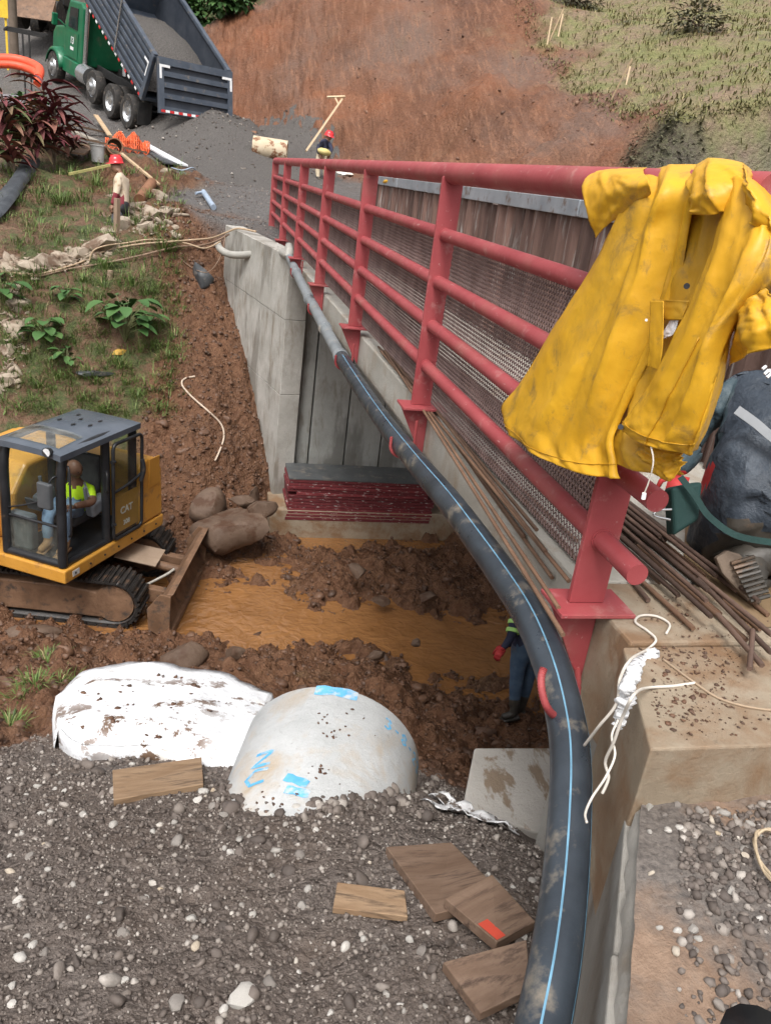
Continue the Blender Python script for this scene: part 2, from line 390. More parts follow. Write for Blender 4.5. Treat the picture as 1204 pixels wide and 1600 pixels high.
def terrain_material():
    m, n, b = mat_new('ground_soil')
    co = coords(n, 'Object')
    a1 = N(n, 'ShaderNodeAttribute', attribute_name='wa'); a2 = N(n, 'ShaderNodeAttribute', attribute_name='wb')
    s1 = n.nodes.new('ShaderNodeSeparateColor'); s2 = n.nodes.new('ShaderNodeSeparateColor')
    n.links.new(a1.outputs['Color'], s1.inputs[0]); n.links.new(a2.outputs['Color'], s2.inputs[0])
    f1 = noise(n, co, 1.3, 6, 0.65); f2 = noise(n, co, 9.0, 6, 0.7); f3 = noise(n, co, 55.0, 4, 0.7); f4 = noise(n, co, 0.35, 5, 0.6)
    mud = mixc(n, ramp(n, f2, [(0.35, 0.0), (0.68, 1.0)]).outputs[0], ramp(n, f1, [(0.3, (.058, .024, .011)), (0.7, (.130, .055, .025))]).outputs[0], (.175, .088, .046))
    grav = mixc(n, ramp(n, f1, [(0.42, 0.0), (0.68, .9)]).outputs[0], ramp(n, f3, [(0.3, (.064, .051, .044)), (0.7, (.192, .158, .137))]).outputs[0], ramp(n, f2, [(.3, (.080, .056, .043)), (.7, (.150, .112, .088))]).outputs[0])
    road = ramp(n, f3, [(0.3, (.060, .054, .050)), (0.62, (.150, .138, .130)), (0.75, (.26, .245, .235))]).outputs[0]
    bank = mixc(n, ramp(n, noise(n, co, 2.6, 6, .7), [(0.46, 0.0), (0.58, 1.0)]).outputs[0], ramp(n, f2, [(0.3, (.095, .050, .028)), (0.7, (.185, .110, .068))]).outputs[0],
                ramp(n, f3, [(0.3, (.035, .050, .015)), (0.7, (.105, .115, .042))]).outputs[0])
    # cut earth: red-brown with scrape streaks down the slope and grey clay stains
    cs = coords(n, 'Object', (3.6, 0.42, 0.42)); fs = noise(n, cs, 2.4, 8, 0.75, 0.5)
    cut = ramp(n, f4, [(0.28, (.095, .040, .020)), (0.5, (.155, .064, .031)), (0.72, (.230, .085, .036))]).outputs[0]
    cut = mixc(n, ramp(n, noise(n, co, .22, 5, .6), [(0.47, 0.0), (0.62, .75)]).outputs[0], cut, (.165, .105, .078))
    cut = mixc(n, ramp(n, fs, [(0.50, 0.0), (0.64, .75)]).outputs[0], cut, (.27, .132, .074))
    cut = mixc(n, ramp(n, f2, [(0.56, 0.0), (0.72, .65)]).outputs[0], cut, (.095, .042, .024))
    hill = mixc(n, ramp(n, noise(n, co, 1.0, 7, .7), [(0.40, 0.0), (0.62, 1.0)]).outputs[0], ramp(n, f3, [(0.3, (.11, .115, .035)), (0.7, (.26, .25, .10))]).outputs[0],
                ramp(n, f2, [(0.3, (.15, .105, .062)), (0.7, (.29, .20, .135))]).outputs[0])
    hill = mixc(n, ramp(n, noise(n, co, .30, 4, .6), [(0.58, 0.0), (0.66, .8)]).outputs[0], hill, (.075, .060, .042))
    dark = mixc(n, ramp(n, f2, [(0.4, 0.0), (0.62, 1.0)]).outputs[0], (.060, .046, .030), ramp(n, f3, [(0.3, (.045, .055, .022)), (0.7, (.150, .135, .075))]).outputs[0])
    col = mud
    for w, c in ((s1.outputs[0], grav), (s1.outputs[1], bank), (s1.outputs[2], cut), (s2.outputs[0], hill), (s2.outputs[1], dark), (s2.outputs[2], road)):
        col = mixc(n, w, col, c)
    n.links.new(col, b.inputs['Base Color'])
    n.links.new(ramp(n, f1, [(0.35, 0.34), (0.65, 0.72)]).outputs[0], b.inputs['Roughness'])
    b.inputs['Specular IOR Level'].default_value = 0.35
    hsum = N(n, 'ShaderNodeMath', operation='ADD'); n.links.new(f2, hsum.inputs[0])
    k = N(n, 'ShaderNodeMath', operation='MULTIPLY'); k.inputs[1].default_value = 0.35; n.links.new(f3, k.inputs[0]); n.links.new(k.outputs[0], hsum.inputs[1])
    vo = N(n, 'ShaderNodeTexVoronoi', Scale=11.0); vo.feature = 'F1'
    wv = N(n, 'ShaderNodeMix', data_type='VECTOR'); nz = N(n, 'ShaderNodeTexNoise', Scale=7.0, Detail=3.0); n.links.new(co, nz.inputs['Vector'])
    wv.inputs[0].default_value = .12; n.links.new(co, wv.inputs[4]); n.links.new(nz.outputs['Color'], wv.inputs[5]); n.links.new(wv.outputs[1], vo.inputs['Vector'])
    vo2 = N(n, 'ShaderNodeTexVoronoi', Scale=31.0); n.links.new(wv.outputs[1], vo2.inputs['Vector'])
    ad = N(n, 'ShaderNodeMath', operation='MULTIPLY_ADD'); ad.inputs[1].default_value = -.9; n.links.new(vo.outputs['Distance'], ad.inputs[0]); n.links.new(hsum.outputs[0], ad.inputs[2])
    ad2 = N(n, 'ShaderNodeMath', operation='MULTIPLY_ADD'); ad2.inputs[1].default_value = -.35; n.links.new(vo2.outputs['Distance'], ad2.inputs[0]); n.links.new(ad.outputs[0], ad2.inputs[2])
    bump(n, b, ad2.outputs[0], 0.9, 0.05)
    return m
SOIL = terrain_material()
def ground_piece(name, fmask):
    nx = len(GX); ii, jj = np.nonzero(fmask)
    a = ii * nx + jj; F = np.stack([a, a + 1, a + nx + 1, a + nx], 1)
    used, inv = np.unique(F.ravel(), return_inverse=True)
    V = np.stack([_gx.ravel()[used], _gy.ravel()[used], GZ[used]], 1)
    me = bpy.data.meshes.new(name); me.vertices.add(len(V)); me.vertices.foreach_set('co', V.ravel())
    me.loops.add(F.size); me.loops.foreach_set('vertex_index', inv.astype(np.int32))
    me.polygons.add(len(F)); me.polygons.foreach_set('loop_start', np.arange(0, F.size, 4)); me.polygons.foreach_set('loop_total', np.full(len(F), 4))
    me.polygons.foreach_set('use_smooth', np.ones(len(F), bool))
    # sequential mixing weights: each class over the ones before it
    order = [0, 2, 3, 4, 5, 6]; W = GW[used]; acc = W[:, 1].copy(); cols = []
    for k in order:
        acc = acc + W[:, k]; cols.append(W[:, k] / acc)
    for nm, cc in (('wa', cols[:3]), ('wb', cols[3:])):
        at = me.color_attributes.new(nm, 'FLOAT_COLOR', 'POINT')
        at.data.foreach_set('color', np.stack(cc + [np.ones(len(V))], 1).ravel())
    me.materials.append(SOIL); me.update(calc_edges=True); me.validate()
    o = bpy.data.objects.new(name, me); COL.objects.link(o); o['kind'] = 'structure'; return o
_cls = GW.reshape(len(GY), len(GX), -1).argmax(-1)[:-1, :-1]
_fy = _gy[:-1, :-1]
GROUND = {}
for nm, ks in (('gravel_bank', 'g'), ('stream_bed', 'm'), ('grassy_bank', 'v'), ('cut_slope', 'c'), ('hill_pasture', 'h'), ('scrub_bank', 'd'), ('gravel_road', 'r')):
    GROUND[nm] = ground_piece(nm, np.isin(_cls, [CLS.index(k) for k in ks]))

# ------------------------------------------------------------------ muddy stream
def water_material():
    m, n, b = mat_new('muddy_water'); co = coords(n, 'Object')
    f = noise(n, co, 1.4, 5, .6, .6)
    n.links.new(ramp(n, f, [(0.3, (.200, .088, .028)), (0.7, (.300, .142, .052))]).outputs[0], b.inputs['Base Color'])
    b.inputs['Roughness'].default_value = 0.08; b.inputs['Specular IOR Level'].default_value = 0.9
    h = N(n, 'ShaderNodeMath', operation='ADD'); n.links.new(noise(n, coords(n, 'Object', (1, 1.8, 1)), 2.6, 3, .45, 1.4), h.inputs[0]); n.links.new(noise(n, co, 6.5, 2, .4, 1.0), h.inputs[1])
    bump(n, b, h.outputs[0], 0.40, 0.07); return m
mb = MB()
_wx = np.arange(-9, 12.01, .35); _wy = np.arange(5.5, 13.01, .3)
mb.grid([[(x, y, -5.60) for x in _wx] for y in _wy])
wt = mb.build('stream_water', water_material(), smooth=180); wt['kind'] = 'structure'
# ------------------------------------------------------------------ concrete
def concrete(name, c1, c2, stain, wet=None, stain_s=(3.0, 3.0, 0.8), lo=.52, hi=.70):
    if name in MATS: return MATS[name]
    m, n, b = mat_new(name); co = coords(n, 'Object')
    f = noise(n, co, 2.2, 7, .65); g = noise(n, coords(n, 'Object', stain_s), 2.0, 6, .65, .4); s = noise(n, co, 30, 5, .7)
    col = ramp(n, f, [(0.3, c1), (0.7, c2)]).outputs[0]
    col = mixc(n, ramp(n, g, [(lo, 0.0), (hi, .85)]).outputs[0], col, stain)
    if wet: col = mixc(n, ramp(n, noise(n, coords(n, 'Object', (1.6, 1.6, .45)), 1.0, 6, .6), [(.53, 0.0), (.60, .7)]).outputs[0], col, wet)
    col = mixc(n, ramp(n, s, [(.62, 0.0), (.72, .5)]).outputs[0], col, tuple(k * .45 for k in c1))
    n.links.new(col, b.inputs['Base Color'])
    n.links.new(ramp(n, g, [(0.4, .85), (0.65, .5)]).outputs[0], b.inputs['Roughness'])
    bump(n, b, noise(n, co, 13, 9, .78), .6, .018); MATS[name] = m; return m
C_WALL = concrete('pale_concrete', (.31, .295, .26), (.49, .47, .43), (.21, .175, .13), wet=(.18, .165, .14))
C_ABUT = concrete('abutment_concrete', (.25, .25, .23), (.35, .35, .325), (.16, .14, .11), wet=(.125, .12, .105))  # darker than the wing wall: shade under the deck put into the colour
C_DECK = concrete('deck_concrete', (.33, .28, .21), (.47, .43, .36), (.26, .16, .085), stain_s=(2.2, 2.2, .7), lo=.46, hi=.62)
C_MUDDY = concrete('muddy_concrete', (.24, .185, .125), (.36, .295, .215), (.21, .115, .055), stain_s=(1.6, 1.6, 1.6), lo=.45, hi=.62)
C_NEAR = concrete('grey_concrete', (.22, .205, .18), (.37, .35, .315), (.155, .12, .085), stain_s=(2.5, 2.5, .8))
EX = 1.42                                             # outer edge of the deck
DT = -1.30                                            # top of the deck
# deck slab
dk = thing('bridge_deck', 'grey concrete bridge deck carrying the red railing across the stream', 'bridge', (EX, 2.45, DT))
mb = MB(); mb.box(((EX + 8.6) / 2, (2.45 + 12.9) / 2, DT - .13), (8.6 - EX, 12.9 - 2.45, .26)); mb.build('slab', concrete('edge_concrete', (.36, .335, .285), (.52, .49, .43), (.30, .21, .13), stain_s=(2.2, 2.2, .9), lo=.52, hi=.70), dk, world=True, bevel=.012)
for gx in (2.3, 4.6, 6.9):
    mb = MB(); mb.box((gx, 7.67, DT - .64), (.4, 10.3, .76)); mb.build('girder', C_WALL, dk, world=True, bevel=.01)
mb = MB()
for k in range(7): mb.box((EX + .02 + .003 * (k % 2), 3.3 + 1.45 * k, DT - .13), (.06, .018, .262))
# far abutment
fa = thing('bridge_abutment', 'tall pale concrete abutment wall at the far end of the bridge', 'abutment', (1.31, 12.9, -5.6))
for k in range(9):                                    # cast in plank-wide lifts, joints recessed
    x0 = 1.31 + k * .62; x1 = x0 + .596
    mb = MB(); mb.box(((x0 + x1) / 2, 13.2 - .008 * (k % 2), -3.72), (x1 - x0, .6, 3.76)); mb.build('form_lift', C_ABUT, fa, world=True, bevel=.006)
mb = MB(); mb.box((4.2, 13.29, -3.74), (5.7, .5, 3.70)); mb.build('core', noisy('joint_dark', (.06, .05, .042), (.11, .095, .08), 3, .9), fa, world=True)
mb = MB(); mb.box((4.2, 13.34, -1.60), (5.76, .30, .44)); mb.build('back_wall', C_WALL, fa, world=True, bevel=.01)
mb = MB(); mb.box((4.3, 12.42, -5.44), (6.1, .90, .66)); mb.build('footing', C_MUDDY, fa, world=True, bevel=.02)
# far wing wall, flared, its outer face seen from the left
ww = thing('wing_wall', 'stained pale concrete wing wall beside the red-brown earth bank', 'wall', (1.31, 12.9, -5.6))
def wall_run(A, B, z0a, z0b, z1, th, lifts, mat, parent, name='form_lift', hcuts=()):
    A = Vector(A); B = Vector(B); d = (B - A); L = d.length; d /= L; nrm = Vector((d.y, -d.x, 0))
    for i, (a, b) in enumerate(zip(lifts[:-1], lifts[1:])):
        pa, pb = A + d * (a * L + .003), A + d * (b * L - .003); o = nrm * (.004 * (i % 2))
        ta = z0a + (z0b - z0a) * a; tb = z0a + (z0b - z0a) * b
        q = [Vector((p.x, p.y, 0)) for p in (pa + o, pb + o, pb + nrm * th + o, pa + nrm * th + o)]
        cuts = [0.0] + list(hcuts) + [None]
        for h0, h1 in zip(cuts[:-1], cuts[1:]):
            o2 = nrm * (.006 if h0 else 0); lo = (lambda t: t - h1 + .006) if h1 else (lambda t: z1)
            m = MB(); m.hexa([Vector((q[k].x, q[k].y, lo((ta, tb, tb, ta)[k]))) + o2 for k in range(4)] + [Vector((q[k].x, q[k].y, (ta, tb, tb, ta)[k] - h0)) + o2 for k in range(4)])
            m.build(name, mat, parent, world=True, bevel=.008)
wall_run((1.33, 12.62, 0), (.46, 15.95, 0), -1.24, -1.12, -5.6, .34, [0, .36, .70, 1], C_WALL, ww, hcuts=(.95, 2.15))
mb = MB(); mb.hexa([(1.32, 12.6, -1.62), (1.98, 12.6, -1.62), (1.98, 12.95, -1.62), (1.32, 12.95, -1.62), (1.32, 12.6, -1.4), (1.98, 12.6, -1.4), (1.98, 12.95, -1.4), (1.32, 12.95, -1.4)])
# near abutment: deck end, end block with the step, flared near wing wall
na = thing('approach_slab', 'mud-stained concrete end slab and step beneath the nearest railing post', 'slab', (1.5, 1.5, -1.6))
mb = MB(); P = [(1.425, 2.03), (EX, 2.44), (8.6, 2.44), (8.6, 2.03)]
mb.hexa([(x, y, -1.75) for x, y in ((EX + .0, 2.02), (8.6, 2.02), (8.6, 2.44), (EX + .0, 2.44))] + [(x, y, DT) for x, y in ((EX + .0, 2.02), (8.6, 2.02), (8.6, 2.44), (EX + .0, 2.44))])
mb.build('deck_end', C_MUDDY, na, world=True, bevel=.012)
mb = MB(); q = ((1.20, 1.50), (8.6, 1.40), (8.6, 1.99), (1.375, 1.99))
mb.hexa([(x, y, -1.95) for x, y in q] + [(x, y, DT + .004) for x, y in q]); mb.build('step', C_MUDDY, na, world=True, bevel=.007, seg=2)
mb = MB(); q = ((1.62, 2.06), (3.2, 2.06), (3.2, 2.6), (1.62, 2.6)); mb.hexa([(x, y, -5.6) for x, y in q] + [(x, y, -1.76) for x, y in q]); mb.build('abutment_wall', C_NEAR, na, world=True)
nw = thing('wing_wall', 'rough grey concrete wing wall running under the foreground gravel beside the black pipe', 'wall', (1.3, 1.9, -3.2))
wall_run((.667, .62, 0), (1.36, 1.79, 0), -1.60, -1.55, -3.4, .30, [0, .45, 1], C_NEAR, nw)
A = Vector((.667, .62, 0)); B = Vector((1.36, 1.79, 0)); d = (B - A).normalized(); nrm = Vector((d.y, -d.x, 0))
mb = MB()                                              # rough broken lip along the top of the wall
rows = []
for i in range(41):
    p = A + (B - A) * (i / 40); j = [.004 * math.sin(i * 1.7) + .006 * (random.random() - .5) for _ in range(4)]
    zt = -1.545 + .075 * i / 40 + .012 * (random.random() - .5)
    rows.append([p + nrm * (.015 + j[0]) + Vector((0, 0, -1.66)), p + nrm * (.02 + j[1]) + Vector((0, 0, zt - .03)), p + nrm * (.05 + j[2]) + Vector((0, 0, zt)), p + nrm * (.065 + j[3]) + Vector((0, 0, zt - .01)), p + nrm * .10 + Vector((0, 0, -1.66))])
mb.grid(rows); mb.build('lip', C_NEAR, nw, smooth=50, world=True)
# footing block below
fb = thing('footing_block', 'pale concrete footing block with a wet stain, left of the black pipe', 'block', (1.9, 3.2, -3.4))
a, b_, c, e = atz(741, 1168, -3.0), atz(905, 1168, -3.0), atz(930, 1330, -3.0), atz(722, 1262, -3.0)
mb = MB(); mb.hexa([Vector((p.x, p.y, -4.4)) for p in (e, c, b_, a)] + [e, c, b_, a])
mb.build('block', concrete('block_concrete', (.40, .37, .33), (.50, .47, .43), (.22, .15, .09), stain_s=(1.3, .5, 1), lo=.5, hi=.53), fb, world=True, bevel=.012)
# gravel fill behind the near wing wall
def fill_patch():
    xs = np.concatenate([np.arange(0, 1.6, .025), np.arange(1.6, 6, .1)]); ys = np.arange(-.3, 1.62, .03); X, Y = np.meshgrid(xs, ys)
    wx = .667 + (Y - .62) * .592; X = X + wx + .035 + .012 * fbm(Y * 9, Y * 3, 77, 3)
    Z = -1.515 + .045 * (Y - .9) + .03 * fbm(X * 3, Y * 3, 51, 4) + .012 * fbm(X * 16, Y * 16, 52, 3)
    ok = X > -99
    V = np.stack([X.ravel(), Y.ravel(), Z.ravel()], 1); nx = len(xs); F = []
    for i in range(len(ys) - 1):
        for j in range(nx - 1):
            if ok[i, j] and ok[i + 1, j]: F.append((i * nx + j, i * nx + j + 1, (i + 1) * nx + j + 1, (i + 1) * nx + j))
    o = meshobj('approach_gravel', V.tolist(), F, None, None, 180)
    m, n, b = mat_new('fill_gravel'); co = coords(n, 'Object')
    f1 = noise(n, co, 2.6, 6, .65); f3 = noise(n, co, 60, 4, .7); f2 = noise(n, co, 14, 5, .7)
    col = mixc(n, ramp(n, f1, [(.45, 0.), (.62, 1.)]).outputs[0], ramp(n, f3, [(.3, (.060, .050, .045)), (.7, (.170, .145, .125))]).outputs[0], ramp(n, f2, [(.3, (.17, .105, .068)), (.7, (.28, .19, .13))]).outputs[0])
    n.links.new(col, b.inputs['Base Color']); b.inputs['Roughness'].default_value = .7; bump(n, b, f2, .6, .03)
    o.data.materials.append(m); o['kind'] = 'structure'; return o
FILL = fill_patch()
def fill_z(x, y): return -1.515 + .045 * (y - .9) + .03 * fbm(x * 3, y * 3, 51, 4) + .012 * fbm(x * 16, y * 16, 52, 3)
# fascia chamfer strip with rust runs at the deck edge
# ------------------------------------------------------------------ red railing
RED = noisy('red_primer', (.290, .046, .052), (.380, .080, .084), 3.0, .46, c3=(.46, .22, .205), spot=9.0, spot_lo=.58, spot_hi=.76, bstr=.14, bscale=45, rough2=.66)
_nt = RED.node_tree; _bs = [x for x in _nt.nodes if x.type == 'BSDF_PRINCIPLED'][0]; _src = _bs.inputs['Base Color'].links[0].from_socket
_co = coords(_nt); _c1 = mixc(_nt, ramp(_nt, noise(_nt, coords(_nt, 'Object', (1, .25, 1)), 38, 5, .7), [(.655, 0.), (.70, .8)]).outputs[0], _src, (.50, .30, .28))      # chips and scuffs
_c2 = mixc(_nt, ramp(_nt, noise(_nt, _co, 2.2, 6, .7), [(.52, 0.), (.72, .45)]).outputs[0], _c1, (.33, .14, .11))                                                       # dried mud film
_nt.links.new(mixc(_nt, ramp(_nt, noise(_nt, _co, 21, 5, .7), [(.69, 0.), (.73, .85)]).outputs[0], _c2, (.13, .055, .035)), _bs.inputs['Base Color'])                     # rust specks
RX = 1.3625; PY = [2.26 + 2.4 * i for i in range(7)]
rl = thing('bridge_railing', 'red painted steel pipe railing along the bridge edge', 'railing', (RX, 2.26, DT))
FR = [(0.078, .057), (-.255, .0365), (-.525, .0365), (-.785, .0365), (-1.035, .0365)]
def rz(z, y): return z + (.012 * (y - 2.26)) * ((.078 - z) / 1.1) if z < 0 else z
for z, r in FR:
    y0 = 1.86 if z > 0 else 2.26 - (.26 if z < -.4 else .12); y1 = 16.66 + .05
    mb = MB(); ys = [y0 + (y1 - y0) * i / 24 for i in range(25)]
    mb.tube([(RX, y, rz(z, y)) for y in ys], r, 20); o = mb.build('rail', RED, rl, smooth=50, world=True, bevel=0)
HOOKR = noisy('red_rebar', (.24, .035, .038), (.36, .07, .07), 8, .6, bstr=.2)
for i, y in enumerate(PY):
    zb = DT + .020 + .012 * (y - 2.26); w = .062 + .004 * (i == 0)
    mb = MB()
    top = .078 + .03
    # flat bar post, its head notched round the top pipe
    prof = [(-w, zb), (w, zb), (w, .052), (w * .6, .075), (-w * .6, .075), (-w, .052)]
    mb.prism([(RX + x, y - .011, z) for x, z in prof], (0, .022, 0)); po = mb.build('post', RED, rl, world=True, bevel=.003)
    mb = MB(); mb.box((RX + .01, y, zb - .009), (.28, .19, .016)); mb.build('base_plate', RED, po, world=True, bevel=.003)
    mb = MB(); mb.prism([(RX - .125, y - .01, zb - .018), (EX - .003, y - .01, zb - .018), (EX - .003, y - .01, zb - .34), (EX - .06, y - .01, zb - .25)], (0, .02, 0)); mb.build('gusset', RED, po, world=True, bevel=.002)
    for z, r in FR[1:]:                                # weld collars
        mb = MB(); mb.tube([(RX, y - .017, rz(z, y)), (RX, y + .017, rz(z, y))], r + .0045, 20); mb.build('weld_collar', RED, po, smooth=50, world=True)
# expanded-metal mesh panels between posts
MESHM = noisy('mesh_steel', (.12, .075, .068), (.25, .17, .155), 6, .5, metal=.4, bstr=0)
def mesh_panel(L, Hh, cw=.027, ch=.021, t=.0027):
    V = []; F = []
    nx = int(L / cw); nz = int(Hh / ch)
    for j in range(nz):                                # zigzag strands, neighbours mirrored so they close diamonds
        for i in range(nx * 2):
            s0 = (i % 2) ^ (j % 2); za = j * ch + (ch / 2 if s0 else -ch / 2) * .92; zb2 = j * ch + (-ch / 2 if s0 else ch / 2) * .92
            xa = i * cw / 2; xb = xa + cw / 2; o = len(V)
            V += [(-.003, xa, za - t / 2), (-.003, xb, zb2 - t / 2), (.003, xb, zb2 + t / 2), (.003, xa, za + t / 2)]
            F.append((o, o + 1, o + 2, o + 3))
    return V, F
_mv, _mf = mesh_panel(2.33, .96)
_mp = None
for i in range(6):
    y0 = PY[i] + .035; z0 = DT + .075 + .012 * (y0 - 2.26)
    if _mp is None: _mp = meshobj('mesh_panel', _mv, _mf, MESHM, rl); o = _mp
    else: o = _mp.copy(); COL.objects.link(o); o.parent = rl
    o.location = (RX + .048 - RX, y0 - 2.26, z0 - DT); o.rotation_euler = (rad(.29), 0, 0)
# ------------------------------------------------------------------ rusty form panels with a steel cap on the far side of the walkway
RUST = noisy('rusty_plank', (.085, .048, .040), (.19, .115, .090), 3.0, .7, c3=(.30, .27, .25), spot=5.0, spot_lo=.55, spot_hi=.68, stretch=(3, 3, .35), bstr=.3, objvar=.45)
GALV = noisy('dull_steel', (.25, .28, .31), (.42, .45, .48), 2.5, .45, c3=(.20, .16, .14), spot=6, metal=.35, bstr=.1)
fw = thing('form_wall', 'rusty corrugated steel sheet wall with grey cap beam behind the mesh', 'wall', (2.9, 3, DT))
for i in range(52):
    y = 2.95 + .245 * i; zt = -.085 + .012 * math.sin(i * 2.3); dx = .03 if i % 2 else -.01
    mb = MB(); pr = [(0, 0), (.06, .05), (.15, .05), (.21, 0), (.242, 0), (.242, .015), (.215, .015), (.155, .065), (.055, .065), (-.005, .015)]
    mb.prism([(2.9 + dx * .3 - v * (1 if i % 1 == 0 else 1), y + u, DT + .01) for u, v in pr], (0, 0, zt - DT - .01 + .02 * random.random())); mb.build('sheet', RUST, fw, world=True)
for k in range(4):
    y0 = 2.9 + 3.2 * k
    mb = MB(); mb.box((2.86, y0 + 1.59 - (.6 if k == 3 else 0), -.02), (.11, 3.17 - (1.2 if k == 3 else 0), .125)); mb.build('cap_beam', GALV, fw, world=True, bevel=.006)
for k in range(5):
    mb = MB(); mb.box((2.96, 3.4 + 2.7 * k, -.7), (.09, .09, 1.15)); mb.build('stud', RUST, fw, world=True)
# muddy puddle on the walkway
pm, pn, pb = mat_new('puddle_water')
pn.links.new(ramp(pn, noise(pn, coords(pn, 'Object'), 2), [(.3, (.20, .135, .075)), (.7, (.27, .19, .115))]).outputs[0], pb.inputs['Base Color']); pb.inputs['Roughness'].default_value = .08
mb = MB(); pl = [(1.93, 2.1), (2.2, 2.12), (2.7, 2.2), (2.78, 3.1), (2.5, 3.5), (2.2, 3.0), (2.02, 2.65)]
pl = spline(pl + [pl[0]], 6)[:-1] if False else [Vector((a, b, 0)) for a, b in pl]
mb.add([Vector((p.x + .03 * math.sin(i * 3), p.y, DT + .006)) for i, p in enumerate(pl)], [tuple(range(len(pl)))]); o = mb.build('puddle', pm); o['kind'] = 'structure'
# ------------------------------------------------------------------ black water pipe hung along the bridge
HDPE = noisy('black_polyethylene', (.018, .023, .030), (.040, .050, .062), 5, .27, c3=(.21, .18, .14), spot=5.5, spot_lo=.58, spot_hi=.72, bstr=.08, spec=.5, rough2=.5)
STRIPE = plain('blue_stripe', (.13, .27, .38), .5, var=.3)
PIPEPX = [(452, 402, 1.31, 0), (473, 447, 1.29, 0), (500, 498, 1.28, 0), (528, 550, 1.27, 0), (586, 640, 1.26, 0), (646, 718, 1.25, 0), (700, 782, 1.24, 0), (745, 842, 1.235, 0)]
PIPED = [(790, 905, 3.22), (832, 972, 2.93), (864, 1050, 2.74), (884, 1130, 2.58), (891, 1200, 2.45), (888, 1300, 2.28), (880, 1400, 2.12), (867, 1500, 1.95), (848, 1600, 1.82), (828, 1700, 1.7)]
path = [atx(a, b, x) for a, b, x, _ in PIPEPX] + [atd(*q) for q in PIPED]
PATH = spline(path, 10)
wp = thing('water_pipe', 'black plastic water pipe with pale blue stripes hung beside the bridge deck', 'pipe', tuple(path[-1]))
PR = .063
far_n = 32
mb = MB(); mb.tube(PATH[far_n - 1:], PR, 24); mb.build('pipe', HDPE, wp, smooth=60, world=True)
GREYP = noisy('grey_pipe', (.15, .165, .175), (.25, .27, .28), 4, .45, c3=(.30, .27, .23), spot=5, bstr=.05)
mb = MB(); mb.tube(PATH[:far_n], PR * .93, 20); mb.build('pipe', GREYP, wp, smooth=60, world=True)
for i in (6, 14, 23, 31):
    t = (PATH[i + 1] - PATH[i - 1]).normalized()
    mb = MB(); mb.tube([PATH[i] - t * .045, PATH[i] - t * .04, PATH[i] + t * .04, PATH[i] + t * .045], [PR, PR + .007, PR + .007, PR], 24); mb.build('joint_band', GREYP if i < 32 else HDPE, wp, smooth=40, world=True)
def stripe(ang_dir, w=.0055):
    mbs = MB(); rows = []
    for i in range(far_n, len(PATH)):
        p = PATH[i]; t = (PATH[min(i + 1, len(PATH) - 1)] - PATH[i - 1]).normalized()
        u = Vector(ang_dir); u = (u - t * u.dot(t)).normalized(); v = t.cross(u)
        rows.append([p + (u * math.cos(a) + v * math.sin(a)) * (PR + .0012) for a in (-w / 2 / PR, 0, w / 2 / PR)])
    mbs.grid(rows); return mbs
stripe((-.30, -.25, .9)).build('stripe', STRIPE, wp, smooth=180, world=True)
stripe((.75, -.55, .45), .0045).build('stripe', STRIPE, wp, smooth=180, world=True)
stripe((-.75, .1, -.6), .0045).build('stripe', STRIPE, wp, smooth=180, world=True)
# grey elbow hose at the far end, turning off to the left
e0 = PATH[0]; hp = spline([e0 + Vector((.02, .35, .12)), e0 + Vector((-.02, .05, .02)), atd(425, 388, 13.5), atd(395, 397, 13.7), atd(362, 398, 14.0), atd(345, 390, 14.3), atd(340, 380, 14.6)], 6)
hz_ = thing('feed_hose', 'pale grey bent hose joining the pipe at the far wing wall', 'hose', tuple(hp[-1]))
mb = MB(); mb.tube(hp, .062, 14); mb.build('hose', noisy('pale_hose', (.30, .29, .26), (.42, .40, .36), 4, .55), hz_, smooth=60, world=True)
mb = MB(); mb.tube([atd(432, 392, 13.3), atd(419, 391, 13.5)], .085, 16); mb.build('clamp', GREYP, hz_, smooth=40, world=True)
